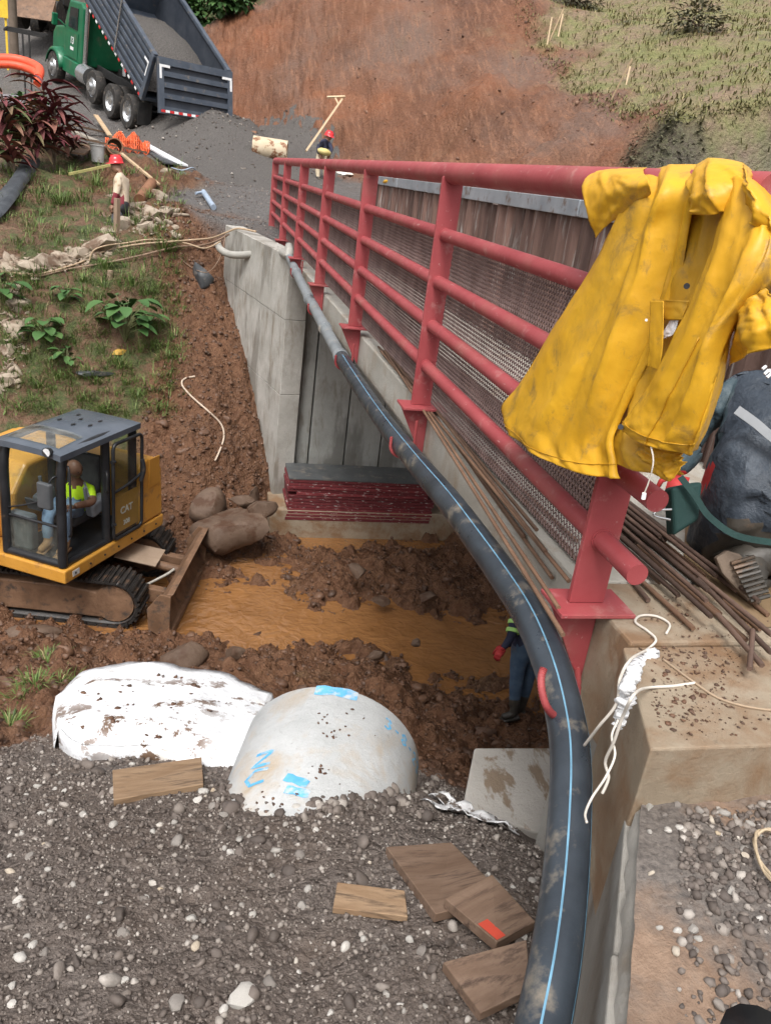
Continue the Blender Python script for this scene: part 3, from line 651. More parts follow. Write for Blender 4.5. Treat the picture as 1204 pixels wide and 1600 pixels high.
# rebar hooks under the pipe, one thing each, welded to the gussets
def ribbed(pts, r, n=8, pitch=.011):
    P = []; R = []; L = 0
    for i, p in enumerate(pts):
        P.append(p); R.append(r * (1.14 if i % 2 else .94))
    m = MB(); m.tube(P, R, n); return m
for i, (bx, by) in enumerate([(850, 1075), (616, 702), (529, 572), (485, 488), (455, 432)]):
    j = min(range(len(PATH)), key=lambda k: (Vector(((RC.T @ np.array(PATH[k]))[0] / (RC.T @ np.array(PATH[k]))[2] * FPX + 602 - bx, (RC.T @ np.array(PATH[k]))[1] / (RC.T @ np.array(PATH[k]))[2] * FPX + 800 - by, 0))).length)
    c = PATH[j]; t = (PATH[j + 1] - PATH[j - 1]).normalized(); out = Vector((-1, 0, 0)); out = (out - t * out.dot(t)).normalized(); up = Vector((0, 0, 1)); up = (up - t * up.dot(t)).normalized()
    rr = PR + .011; pts = []
    for k in range(25):
        a = -PI * 1.0 + PI * 1.12 * k / 24                 # from the beam side under the pipe to the outer side
        pts.append(c - out * (math.cos(a) * -rr) * 1 + up * (math.sin(a) * rr))
    pts = [c - out * (rr + .0) + up * (.16 * (1 - k / 8)) for k in range(8)] + [c - out * (math.cos(PI * k / 24) * rr) - up * (math.sin(PI * k / 24) * rr) for k in range(25)] + [c + out * rr + up * (.05 * (k + 1) / 4) for k in range(4)]
    if i == 0:
        pts = spline([atx(903, 1000, 1.40), atx(902, 1045, 1.40), atd(900, 1088, 2.66), atd(886, 1116, 2.62), atd(866, 1118, 2.56), atd(853, 1103, 2.52), atd(846, 1080, 2.52), atd(845, 1058, 2.53), atd(849, 1044, 2.54)], 10)
    hk = tag(ribbed(pts, .0095 if i else .012).build('pipe_hook', HOOKR, smooth=60), ['red ribbed steel hook cradling the black pipe nearest the camera', 'red ribbed hook on the pipe below the second railing post', 'red ribbed hook on the pipe below the third railing post', 'red ribbed hook on the grey pipe below the fourth railing post', 'small red hook holding the grey pipe near the far wing wall'][i], 'hook', 'hooks carrying the pipe')

# ------------------------------------------------------------------ concrete culvert pipe with blue paint
cc = atd(519, 1180, 4.72); ax = (Vector((.34, 1.0, .09))).normalized()
CUL = concrete('culvert_concrete', (.40, .41, .405), (.56, .565, .56), (.46, .36, .25), stain_s=(1.5, 1.5, 1.5), lo=.52, hi=.70)
cu = thing('culvert_pipe', 'big pale concrete culvert pipe half buried in gravel, blue paint marks on it', 'culvert', tuple(cc))
u, w_ = Vector((0, 0, 1)).cross(ax).normalized() * -1, None
w_ = u.cross(ax).normalized()
if w_.z < 0: w_ = -w_
def cyl_pt(s, a, r): return cc + ax * s + (u * math.sin(a) + w_ * math.cos(a)) * r
CR = .515; rows = []
prof = [(-1.6, CR), (-1.0, CR), (-.5, CR), (-.02, CR), (-.004, CR - .008), (0, CR - .02), (0, CR - .09), (-.02, CR - .1), (-.6, CR - .1), (-1.6, CR - .1)]
mb = MB(); mb.grid([[cyl_pt(s, 2 * PI * k / 64, r) for k in range(65)] for s, r in prof]); mb.build('barrel', CUL, cu, smooth=40, world=True)
BLUE = noisy('blue_spray', (.06, .30, .55), (.16, .46, .70), 12, .7, c3=(.50, .52, .52), spot=14, spot_lo=.50, spot_hi=.66, bstr=.1)
def on_barrel(name, strokes, width, parent=cu):
    """painted strokes laid on the barrel: lists of (s, angle)"""
    m = MB()
    for st in strokes:
        P = [Vector((a, b, 0)) for a, b in st]; P = sum([[P[i].lerp(P[i + 1], k / 5) for k in range(5)] for i in range(len(P) - 1)], []) + [P[-1]]
        rows = []
        for i, p in enumerate(P):
            t = (P[min(i + 1, len(P) - 1)] - P[max(i - 1, 0)]).normalized(); nn = Vector((-t.y, t.x, 0)) * width / 2 * (1 + .15 * math.sin(i * 2.1))
            rows.append([cyl_pt(q.x, q.y / CR, CR + .0025) for q in (p - nn, p, p + nn)])
        m.grid(rows)
    return m.build(name, BLUE, parent, smooth=180, world=True)
# coordinates along the barrel s (toward the stream) and round it (arc metres from the crown, + to the right)
on_barrel('paint_patch', [[(-.045, -.13), (-.045, .11)]], .075)
# "3-8-23" along the rim
dig = {'3': [[(.9, 0), (1, .5), (.8, .9), (.55, .5), (.3, .95), (0, .5), (.1, 0)]], '8': [[(.5, .5), (.75, .95), (1, .5), (.75, .05), (.5, .5), (.25, 1), (0, .5), (.25, 0), (.5, .5)]],
       '-': [[(.5, .1), (.5, .9)]], '2': [[(.8, 0), (1, .5), (.75, 1), (.4, .55), (0, 0), (0, 1)]]}
a0 = .30
for ch in '3-8-23':
    wd_ = .045 if ch != '-' else .035
    on_barrel('painted_digit' if ch != '-' else 'painted_dash', [[(-.16 + x * .075, a0 + y * wd_) for x, y in st] for st in dig[ch]], .013); a0 += wd_ + .028
# faded "NC" and a smudge nearer the gravel
on_barrel('painted_letter', [[(-.50, -.36), (-.50, -.25), (-.59, -.36), (-.59, -.25)]], .020)
on_barrel('painted_letter', [[(-.63, -.25), (-.62, -.33), (-.67, -.37), (-.72, -.33), (-.71, -.25)]], .020)
on_barrel('paint_patch', [[(-.70, -.14), (-.74, -.02)], [(-.78, -.12), (-.80, 0)]], .05)

# ------------------------------------------------------------------ white woven sheet bulging beside the culvert
WHITE = noisy('white_woven', (.70, .71, .73), (.86, .87, .88), 3, .75, c3=(.70, .60, .47), spot=2.2, spot_lo=.60, spot_hi=.76, bstr=.5, bscale=6, bdist=.05)
_nt = WHITE.node_tree; _bs = [x for x in _nt.nodes if x.type == 'BSDF_PRINCIPLED'][0]; _src = _bs.inputs['Base Color'].links[0].from_socket
_co = coords(_nt); _f = noise(_nt, _co, 5.5, 8, .75, .3); _f2 = noise(_nt, _co, 1.1, 3, .5); _mm = N(_nt, 'ShaderNodeMath', operation='MULTIPLY'); _nt.links.new(ramp(_nt, _f, [(.545, 0.), (.58, 1.)]).outputs[0], _mm.inputs[0]); _nt.links.new(ramp(_nt, _f2, [(.42, 0.), (.58, 1.)]).outputs[0], _mm.inputs[1])
_nt.links.new(mixc(_nt, _mm.outputs[0], _src, (.16, .10, .065)), _bs.inputs['Base Color'])
def patch(near, far, znear, zfar, bulge, nu=48, nv=20, seed=3, wr=.02, prof=None):
    """cloth-like patch between two pixel polylines at given heights"""
    def poly(P, t):
        k = t * (len(P) - 1); i = min(int(k), len(P) - 2); f = k - i
        return P[i][0] * (1 - f) + P[i + 1][0] * f, P[i][1] * (1 - f) + P[i + 1][1] * f
    near = [(p.x, p.y) for p in spline([(a, b, 0) for a, b in near], 8)]; far = [(p.x, p.y) for p in spline([(a, b, 0) for a, b in far], 8)]
    G = []
    for j in range(nv + 1):
        v = j / nv; r = []
        for i in range(nu + 1):
            t = i / nu; a, b = poly(near, t), poly(far, t)
            z = znear * (1 - v) + zfar * v + bulge * (math.sin(PI * min(1, v)) ** .8) * (.55 + .45 * math.sin(PI * t)) 
            q = atz(a[0] * (1 - v) + b[0] * v, a[1] * (1 - v) + b[1] * v, z)
            q.z += wr * float(fbm(np.array([q.x * 4]), np.array([q.y * 4]), seed, 4)[0]); r.append(q)
        G.append(r)
    return G
G = patch([(92, 1128), (130, 1167), (250, 1172), (366, 1192)], [(88, 1086), (140, 1046), (215, 1034), (330, 1050), (425, 1082)], -3.10, -3.42, .16, wr=.05)
SHEET = [p for r in G for p in r]
mb = MB(); mb.grid(G)
for edge in (G[-1],): mb.grid([edge, [p + Vector((0, .03, -.12)) for p in edge], [p + Vector((0, .02, -.95)) for p in edge]])
mb.grid([[p + Vector((0, .03, -.4)) for p in G[0]], [p + Vector((0, -.012, -.05)) for p in G[0]], G[0]])
mb.grid([[r[0] for r in G], [r[0] + Vector((-.03, 0, -.15)) for r in G], [r[0] + Vector((.03, 0, -.9)) for r in G]])
mb.grid([[r[-1] for r in G], [r[-1] + Vector((.02, 0, -.06)) for r in G], [r[-1] + Vector((.0, 0, -.45)) for r in G]])
sk = tag(mb.build('woven_sheet', WHITE, smooth=180, solid=.006), 'white woven plastic sheet splashed with mud, beside the concrete culvert', 'sheet')
# torn white sack
def crumple(center_px, z, size, seed, n=16, amp=.05):
    c = atz(*center_px, z); rg = np.random.default_rng(seed); G = []
    for j in range(n + 1):
        r = []
        for i in range(n + 1):
            x = (i / n - .5) * size[0] * (1 + .25 * math.sin(j * .9 + seed)); y = (j / n - .5) * size[1] * (1 + .2 * math.sin(i * 1.3))
            yy = y * math.cos(size[2]) - x * math.sin(size[2]); xx = x * math.cos(size[2]) + y * math.sin(size[2])
            g = hz(c.x + xx, c.y + yy)
            r.append(Vector((c.x + xx, c.y + yy, max(g, z - .1) + .02 + amp * abs(float(fbm(np.array([x * 14 + seed]), np.array([y * 9]), seed, 4)[0])) * 2)))
        G.append(r)
    return MB().grid(G)
tag(crumple((738, 1272), -2.88, (.42, .20, .75), 5).build('torn_sack', noisy('torn_white', (.55, .54, .53), (.85, .85, .86), 9, .6, c3=(.12, .09, .07), spot=14, spot_lo=.52, spot_hi=.58, bstr=.3), smooth=180, solid=.004), 'crumpled torn white sack on the gravel beside the footing block', 'sack')

# ------------------------------------------------------------------ planks on the gravel
def wood(name, c1, c2, c3, ax=(1, 8, 8)):
    return noisy(name, c1, c2, 2.2, .75, c3=c3, spot=3, spot_lo=.52, spot_hi=.66, stretch=ax, bstr=.3, bscale=30)
W1 = wood('wet_plank', (.125, .075, .048), (.225, .15, .105), (.075, .046, .032))
W2 = wood('pale_plank', (.22, .135, .075), (.36, .245, .15), (.12, .078, .05))
def plank(name_label, corners, zs, th, mat, bev=.003, mark=None):
    P = [ground(px, py, z) for (px, py), z in zip(corners, zs)]; c = sum(P, Vector()) / 4
    L = (P[1] - P[0]).normalized(); ang = math.atan2(L.y, L.x)
    o = thing('plank', name_label, 'plank', tuple(c), (0, 0, ang), 'planks lying on the foreground gravel')
    m = MB(); m.hexa([p - Vector((0, 0, th)) for p in P] + P); b = m.build('board', mat, o, world=True, bevel=bev)
    if mark:
        a, b2, c2, col = mark; m = MB(); q0 = P[0]; 
        f = lambda s, t: P[0].lerp(P[1], s).lerp(P[3].lerp(P[2], s), t) + Vector((0, 0, .004))
        m.add([f(a, b2), f(a + c2, b2), f(a + c2, b2 + c2 * 1.6), f(a, b2 + c2 * 1.6)], [(0, 1, 2, 3)]); m.build('paint_mark', col, o, world=True)
    return o
plank('long wet brown plank lying under another on the gravel', [(680, 1428), (790, 1400), (705, 1316), (603, 1323)], (.05, .06, .04, .04), .045, W1)
plank('brown plank with a red paint mark overlapping the long plank', [(776, 1472), (836, 1440), (768, 1366), (695, 1404)], (.07, .06, .11, .10), .045, W1, mark=(.02, .02, .22, plain('red_mark', (.55, .07, .04))))
plank('small pale offcut plank lying alone on the gravel', [(520, 1418), (637, 1432), (632, 1391), (527, 1378)], (.035, .03, .03, .035), .03, W2)
plank('broken muddy plank tilted against the black pipe', [(750, 1583), (828, 1545), (822, 1468), (692, 1503)], (.04, .10, .12, .05), .04, W1)
plank('short orange-brown plank below the white woven sheet', [(178, 1250), (318, 1225), (315, 1183), (176, 1203)], (.04, .04, .07, .06), .045, W2)

# ------------------------------------------------------------------ steel bars on the ledge and walkway
ROD = noisy('rusty_rod', (.105, .058, .036), (.205, .118, .072), 4, .7, bstr=.2, objvar=.3)
ROD2 = noisy('dark_rebar', (.055, .034, .026), (.13, .080, .058), 5, .65, bstr=.2, objvar=.35)
def rod(a, b, r, mat, label, group, rib=False, sag=0, bend=0):
    a = Vector(a); b = Vector(b); n = 60 if rib else 14; L = (b - a).length
    o = thing('steel_bar' if not rib else 'rebar', label, 'bar', tuple(a), (0, 0, 0), group)
    pts = []
    for i in range(n + 1):
        t = i / n; p = a.lerp(b, t); p.z -= sag * math.sin(PI * t); p.x += bend * math.sin(PI * t); pts.append(p)
    if rib:
        P2 = []; nn = int(L / .02); R = []
        for i in range(nn + 1):
            t = i / nn; p = a.lerp(b, t); p.z -= sag * math.sin(PI * t); p.x += bend * math.sin(PI * t); P2.append(p); R.append(r * (1.05 if i % 2 else .96))
        m = MB(); m.tube(P2, R, 6)
    else: m = MB(); m.tube(pts, r, 8)
    m.build('bar_body', mat, o, smooth=60, world=True)
LZ = DT + .012
ends = [(900, 845, 1.47), (872, 950, 1.46), (852, 862, 1.45), (893, 862, 1.47), (888, 908, 1.47), (879, 992, 1.45), (862, 903, 1.43), (818, 838, 1.43), (838, 828, 1.45), (905, 880, 1.5), (845, 810, 1.46)]
for i, (px, py, zx) in enumerate(ends):
    over = i in (6, 7)
    e = atz(px, py, DT + .014 + .008 * (i % 3)) if not over else atx(px, py, 1.40)
    s = Vector((1.455 + .015 * (i % 4) + random.uniform(-.015, .015), 5.6 + random.uniform(-1.0, 1.2), DT + .016 + .012 * (i % 3)))
    if over: s = Vector((1.50, 5.6 + i * .2, DT + .07))
    rod(s, e, .0085, ROD, 'smooth rusty steel bar lying on the deck ledge under the red railing' if not over else ['rusty bar jutting over the deck edge, the one reaching lowest', 'rusty bar jutting over the deck edge, the shorter upper one'][i - 6], 'bars on the deck ledge' if not over else 'bars jutting over the edge', bend=random.uniform(-.01, .01))
for i in range(26):
    f = random.random(); y0 = random.uniform(1.95, 2.9); lay = i % 3
    a = Vector((1.66 + .38 * (i / 26) + random.uniform(-.02, .02) + .05 * (2.9 - y0) , y0, DT + .016 + .022 * lay))
    b = Vector((1.56 + .30 * (i / 26) + random.uniform(-.06, .06), random.uniform(8.0, 12.2), DT + .016 + .022 * lay))
    rod(a, b, .0095, ROD2 if i % 3 else ROD, 'dark ribbed reinforcing bar in the bundle on the walkway behind the railing', 'reinforcing bars bundled on the walkway', rib=True, bend=random.uniform(-.03, .03))
for k, (p0, p1) in enumerate([((1190, 1040), (1120, 960)), ((1204, 1020), (1090, 905)), ((1170, 1045), (1175, 985))]):
    rod(atz(*p0, DT + .05), atz(*p1, DT + .06), .0095, ROD2, ['short muddy rebar end lowest at the bundle tip', 'muddy rebar end right of the bundle tip by the frame edge', 'crosswise stub of rebar binding the bundle tip'][k], 'loose rebar ends', rib=True)
rod(atz(1012, 938, DT + .014), atz(985, 905, DT + .014), .009, ROD2, 'single short steel bar end under the lowest rail stub', None)

# ------------------------------------------------------------------ foam, strings and cord
FOAM = noisy('white_foam', (.78, .78, .78), (.90, .90, .90), 6, .7, bstr=.5, bscale=25)
P = spline([atz(1022, 1022, DT + .01), atz(1000, 1032, DT + .0), atd(985, 1060, 2.22), atd(975, 1095, 2.25), atd(968, 1130, 2.3)], 10)
V = []; F = []; o_ = 0
for i, p in enumerate(P):
    v, f = lump(2, 200 + i, .3, .9); r = random.uniform(.011, .021); V += [tuple(p + Vector(x) * r + Vector((random.uniform(-.008, .008), random.uniform(-.008, .008), 0))) for x in v]; F += [tuple(int(k) + o_ for k in g) for g in f]; o_ += len(v)
tag(meshobj('sealing_foam', V, F, FOAM, None, 180), 'white foam squeezed into the joint between deck end and step', 'foam')
CORD = plain('white_cord', (.62, .57, .50), .8); CORD2 = plain('brown_cord', (.34, .25, .17), .85)
def cord(label, pts, r, mat, name='cord', cat='cord', group=None, n=8):
    m = MB(); m.tube(spline(pts, n), r, 6); return tag(m.build(name, mat, smooth=180), label, cat, group)
T = DT + .008
cord('white cord looped on the slab and hanging down past the foam', [atz(1040, 990, T), atz(1045, 975, T), atz(1025, 963, T), atz(1000, 962, T), atz(992, 972, T), atz(1010, 985, T), atz(1024, 1000, T), atz(1010, 1015, T), atd(985, 1030, 2.25), atd(968, 1060, 2.22), atd(962, 1100, 2.25), atd(935, 1135, 2.3), atd(912, 1165, 2.4)], .0045, CORD)
cord('white cord curling off the slab edge down along the wing wall', [atz(1085, 1067, T), atz(1050, 1072, T), atz(1010, 1075, DT + .03), atd(990, 1085, 2.05), atd(972, 1120, 2.1), atd(958, 1160, 2.15), atd(945, 1190, 2.2), atd(950, 1215, 2.2), atd(940, 1240, 2.2)], .0045, CORD)
cord('frayed string hanging below the foam to the black pipe', [atd(965, 1125, 2.25), atd(955, 1150, 2.2), atd(960, 1180, 2.15), atd(945, 1215, 2.1), atd(925, 1245, 2.1), atd(914, 1270, 2.05), atd(916, 1285, 2.0)], .0035, CORD)
cord('brown string lying across the top of the concrete step', [atz(1035, 1030, T), atz(1075, 1060, T), atz(1120, 1090, T), atz(1170, 1105, T), atz(1230, 1112, T)], .004, CORD2)
for k in range(4):                                    # coil of wire at the right edge
    pass
co_ = []
for k in range(46):
    a = k / 46 * 2 * PI * 3.2; r = .13 + .012 * math.sin(k * .9); c = atz(1232, 1365, -1.48)
    co_.append(c + Vector((math.cos(a) * r * .55, math.sin(a) * r, .012 + .006 * (k % 3))))
cord('coil of pale wire on the gravel at the right edge', co_, .004, plain('wire_tan', (.42, .33, .22), .7), 'wire_coil', 'wire', n=4)
# ------------------------------------------------------------------ mini excavator
YEL = noisy('machine_yellow', (.50, .235, .035), (.62, .31, .055), 3, .42, c3=(.24, .12, .05), spot=6, spot_lo=.54, spot_hi=.72, bstr=.05, coat=.15)
BLK = noisy('machine_black', (.012, .013, .015), (.030, .031, .034), 4, .38, c3=(.075, .055, .04), spot=9, spot_lo=.62, spot_hi=.74, bstr=.05)
ROOF = noisy('roof_grey', (.070, .085, .105), (.105, .12, .145), 2.5, .22, c3=(.035, .04, .045), spot=7, spot_lo=.66, spot_hi=.70, bstr=.04, spec=.6)
MUDM = noisy('muddy_steel', (.115, .062, .034), (.235, .135, .080), 4, .62, c3=(.06, .045, .036), spot=6, spot_lo=.54, spot_hi=.68, bstr=.5, bscale=16, bdist=.02)
TRK = noisy('track_rubber', (.016, .015, .015), (.042, .036, .032), 6, .45, c3=(.13, .075, .045), spot=7, spot_lo=.56, spot_hi=.68, bstr=.4, bscale=25)
def glass(name, tint, rough=.05, alpha=.25):
    m, n, b = mat_new(name); n.nodes.remove(b)
    tr = N(n, 'ShaderNodeBsdfTransparent'); tr.inputs[0].default_value = rgba(tint); gl = N(n, 'ShaderNodeBsdfGlossy', Roughness=rough); df = N(n, 'ShaderNodeBsdfDiffuse'); df.inputs[0].default_value = (.30, .29, .26, 1)
    lw_ = N(n, 'ShaderNodeLayerWeight', Blend=.5); fr = N(n, 'ShaderNodeMath', operation='POWER'); n.links.new(lw_.outputs['Facing'], fr.inputs[0]); fr.inputs[1].default_value = 3.0
    mx = N(n, 'ShaderNodeMixShader'); n.links.new(fr.outputs[0], mx.inputs[0]); n.links.new(tr.outputs[0], mx.inputs[1]); n.links.new(gl.outputs[0], mx.inputs[2])
    m2 = N(n, 'ShaderNodeMixShader'); f = ramp(n, noise(n, coords(n), 6, 6, .7), [(.45, alpha * .25), (.75, alpha)]); n.links.new(f.outputs[0], m2.inputs[0]); n.links.new(mx.outputs[0], m2.inputs[1]); n.links.new(df.outputs[0], m2.inputs[2])
    n.links.new(m2.outputs[0], [x for x in n.nodes if x.type == 'OUTPUT_MATERIAL'][0].inputs[0]); MATS[name] = m; return m
GLASS = glass('cab_glass', (.90, .95, .93), alpha=.10); GLASS2 = glass('dirty_glass', (.80, .85, .78), alpha=.35)
GZ0 = -5.6
EA = Vector((-1.41, 8.80, -4.78))                      # lower front corner of the cab
EROT = rad(60)
ER = Matrix.Translation(EA) @ Matrix.Rotation(EROT, 4, 'Z')
ex = thing('excavator', 'yellow mini excavator with black cab standing in the muddy stream', 'excavator', (-1.57, 10.27, GZ0))
def E0(x, y, z): return ER @ Vector((x, y, z))
def E(x, y, z): return ER @ Vector((x, y, z if z < .24 else .24 + (z - .24) * 1.115))
def ebox(name, x0, x1, y0, y1, z0, z1, mat, bevel=.015, parent=ex):
    m = MB(); m.hexa([E(*p) for p in ((x0, y0, z0), (x1, y0, z0), (x1, y1, z0), (x0, y1, z0), (x0, y0, z1), (x1, y0, z1), (x1, y1, z1), (x0, y1, z1))]); return m.build(name, mat, parent, world=True, bevel=bevel)
CX, CY, CZ_ = 1.46, .86, 1.50                          # cab length, width, height
# deck skirt and body
sk_ = ebox('deck_skirt', -.03, 2.02, -.04, 2.02, 0.0, .17, YEL, .02)
m = MB(); pr = [(1.47, .17), (1.47, 1.02), (1.62, 1.10), (1.86, 1.04), (1.98, .86), (2.02, .17)]
m.prism([E0(x, -.035, z) for x, z in pr], E(0, 2.05, 0) - E(0, 0, 0)); rear = m.build('rear_body', YEL, ex, world=True, bevel=.05, seg=4)
m = MB(); pr = [(.30, .17), (.30, .80), (.55, 1.12), (1.46, 1.16), (1.46, .17)]
m.prism([E0(x, CY + .06, z) for x, z in pr], E(0, .98, 0) - E(0, 0, 0)); m.build('side_body', YEL, ex, world=True, bevel=.05, seg=3)
ebox('body_panel', 1.66, 1.9, -.043, -.03, .62, .98, noisy('panel_yellow', (.46, .22, .035), (.56, .28, .05), 3, .45), .005, rear)
# cab frame: posts and rails
def ebar(name, a, b, r, mat=BLK, n=10, parent=ex):
    m = MB(); m.tube([E(*p) for p in spline(a if isinstance(a[0], (tuple, list)) else [a, b], 5)], r, n); return m.build(name, mat, parent, smooth=60, world=True)
ft = .06                                               # windshield leans back
ebox('cab_floor', .02, CX - .02, .03, CY - .03, .17, .23, BLK)
for y in (.045, CY - .045): ebar('front_post', [(.045, y, .19), (.05, y, .7), (.06, y, 1.2), (.12, y, 1.42)], None, .056)
for x, y in ((.86, .045), (CX - .05, .045), (.86, CY - .045), (CX - .05, CY - .045)): ebar('side_post', [(x, y, .19), (x, y, .8), (x - .01, y, 1.42)], None, .055)
for y in (.045, CY - .045): ebar('roof_rail', [(.12, y, 1.42), (.7, y, 1.45), (CX - .05, y, 1.42)], None, .045)
for x in (.12, CX - .05): ebar('cross_rail', [(x, .045, 1.42), (x, CY - .045, 1.42)], None, .045)
for x in (.045, CX - .05): ebar('sill_rail', [(x, .045, .21), (x, CY - .045, .21)], None, .05)
ebar('sill_rail', [(.045, .045, .21), (.86, .045, .19), (CX - .05, .045, .21)], None, .045)
ebar('cross_rail', [(.05, .045, .63), (.05, CY - .045, .63)], None, .018)
# roof: crowned shell with a hatch window
rows = []
for i in range(13):
    s = i / 12; x = -.03 + s * (CX + .05); r = []
    for j in range(9):
        q = j / 8; y = -.03 + q * (CY + .06); zz = 1.445 + .075 * (1 - (2 * q - 1) ** 4) * (math.sin(PI * min(max(s * .9 + .08, 0), 1)) ** .8) + .02 * s
        r.append(E(x, y, zz))
    rows.append(r)
m = MB(); WR = len(rows[0])
keep = lambda i, j: not (1 <= i <= 3 and 1 <= j <= 6)      # opening for the hatch window
vv = [p for r in rows for p in r]
m.add(vv, [(i * WR + j, i * WR + j + 1, (i + 1) * WR + j + 1, (i + 1) * WR + j) for i in range(12) for j in range(8) if keep(i, j)])
m.add([p + Vector((0, 0, -.05)) for p in vv], [(i * WR + j, (i + 1) * WR + j, (i + 1) * WR + j + 1, i * WR + j + 1) for i in range(12) for j in range(8) if keep(i, j)])
ring = [rows[0][j] for j in range(9)] + [rows[i][8] for i in range(1, 13)] + [rows[12][j] for j in range(7, -1, -1)] + [rows[i][0] for i in range(11, -1, -1)]
m.grid([[p + Vector((0, 0, -.07)) for p in ring], ring]); roof = m.build('roof', ROOF, ex, smooth=50, world=True)
def roofp(x, y): 
    s = (x + .03) / (CX + .05); q = (y + .03) / (CY + .06)
    return E(x, y, 1.453 + .075 * (1 - (2 * q - 1) ** 4) * (math.sin(PI * min(max(s * .9 + .08, 0), 1)) ** .8) + .02 * s)
m = MB(); m.grid([[roofp(.07 + .42 * i / 5, .07 + .70 * j / 6) + Vector((0, 0, .004)) for j in range(7)] for i in range(6)]); m.build('hatch_window', glass('hatch_glass', (.80, .86, .84), .08, .55), roof, smooth=180, world=True)
for k, (x, y) in enumerate([(.72, .38), (.82, .22), (.95, .45), (1.05, .25), (.78, .62), (1.1, .6)]):
    m = MB(); c = roofp(x, y); m.prism([c + ER.to_3x3() @ Vector((.025 * math.cos(a) * 1.6, .018 * math.sin(a), 0)) for a in [t * PI / 4 for t in range(8)]], (0, 0, .004)); m.build('leaf_scrap', BLK, roof, world=True)
# work lamp on the front roof edge
m = MB(); m.tube([E(-.02, .12, 1.46), E(-.075, .11, 1.47)], [.05, .055], 14); lamp = m.build('work_lamp', BLK, ex, smooth=40, world=True)
m = MB(); m.tube([E(-.075, .11, 1.47), E(-.08, .11, 1.47)], .046, 14); m.build('lens', noisy('lamp_lens', (.5, .5, .5), (.8, .8, .8), 9, .15), lamp, world=True)
# glazing
def epane(name, pts, mat, parent=ex):
    m = MB(); m.add([E(*p) for p in pts], [tuple(range(len(pts)))]); return m.build(name, mat, parent, world=True)
epane('windshield', [(.05, .09, .66), (.05, CY - .09, .66), (.11, CY - .09, 1.38), (.11, .09, 1.38)], GLASS)
epane('lower_windshield', [(.045, .09, .24), (.045, CY - .09, .24), (.05, CY - .09, .61), (.05, .09, .61)], GLASS2)
epane('rear_side_window', [(.90, .04, .80), (CX - .09, .04, .62), (CX - .09, .04, 1.36), (.90, .04, 1.36)], GLASS)
epane('right_window', [(.10, CY - .04, .5), (.82, CY - .04, .5), (.82, CY - .04, 1.38), (.14, CY - .04, 1.38)], GLASS)
epane('right_window', [(.90, CY - .04, .5), (CX - .09, CY - .04, .5), (CX - .09, CY - .04, 1.36), (.90, CY - .04, 1.36)], GLASS)
epane('rear_window', [(CX - .05, .09, .7), (CX - .05, CY - .09, .7), (CX - .05, CY - .09, 1.36), (CX - .05, .09, 1.36)], GLASS)
# the door, folded back flat along the rear half of the cab
DY = -.035
door = None
def rr_frame(x0, x1, z0, z1, r, y, th):
    pts = []
    for cx, cz, a0 in ((x1 - r, z1 - r, 0), (x0 + r, z1 - r, 90), (x0 + r, z0 + r, 180), (x1 - r, z0 + r, 270)):
        for k in range(5): a = rad(a0 + 22.5 * k); pts.append(E(cx + r * math.cos(a), y, cz + r * math.sin(a)))
    pts.append(pts[0]); m = MB(); m.tube(pts, th, 8, caps=False); return m
door = rr_frame(.90, 1.50, .20, 1.34, .07, DY, .022).build('door', BLK, ex, smooth=60, world=True)
epane('door_window', [(.92, DY, .80), (1.48, DY, .80), (1.48, DY, 1.31), (.92, DY, 1.31)], GLASS, door)
epane('door_window', [(.92, DY, .24), (1.48, DY, .24), (1.48, DY, .76), (.92, DY, .76)], GLASS, door)
ebar('door_rail', [(.90, DY, .78), (1.2, DY, .80), (1.50, DY, .86)], None, .018, parent=door)
ebar('handle', [(1.44, DY - .03, .78), (1.47, DY - .05, .92), (1.46, DY - .03, 1.04)], None, .028, parent=door)
ebar('hinge', [(.87, DY, .40), (.92, DY - .01, .40)], None, .025, parent=door); ebar('hinge', [(.87, DY, 1.15), (.92, DY - .01, 1.15)], None, .025, parent=door)
ebox('door_panel', .95, 1.46, -.012, .0, .25, .70, noisy('door_yellow', (.36, .20, .035), (.50, .28, .05), 3, .5), .004, door)
# lettering on the side body, seen through the open door glass
def text(name, body, size, loc, Rm, mat, parent, ext=.002, world=True):
    cu_ = bpy.data.curves.new(name, 'FONT'); cu_.body = body; cu_.size = size; cu_.extrude = ext; cu_.align_x = 'CENTER'; cu_.align_y = 'CENTER'; cu_.offset = size * .02
    t = bpy.data.objects.new(name, cu_); COL.objects.link(t); bpy.context.view_layer.update()
    me = bpy.data.meshes.new_from_object(t.evaluated_get(bpy.context.evaluated_depsgraph_get())); bpy.data.objects.remove(t)
    M4 = Matrix.Translation(loc) @ Rm.to_4x4(); 
    if parent is not None: M4 = rootmat(parent).inverted() @ M4
    me.transform(M4); me.materials.clear(); me.materials.append(mat)
    o = bpy.data.objects.new(name, me); COL.objects.link(o); o.parent = parent; return o
RSIDE = ER.to_3x3() @ Matrix(((1, 0, 0), (0, 0, -1), (0, 1, 0)))   # text plane on the door side, reading backwards of travel
LETW = plain('letter_white', (.75, .75, .72))
text('lettering', 'CAT', .13, E(1.20, -.016, .50), RSIDE, LETW, door)
text('lettering', '308', .09, E(1.20, -.016, .34), RSIDE, LETW, door)
text('lettering', 'CAT', .06, E(.93, .40, 1.18), ER.to_3x3() @ Matrix(((0, 0, -1), (-1, 0, 0), (0, 1, 0))), plain('seat_letter', (.3, .3, .3)), ex)
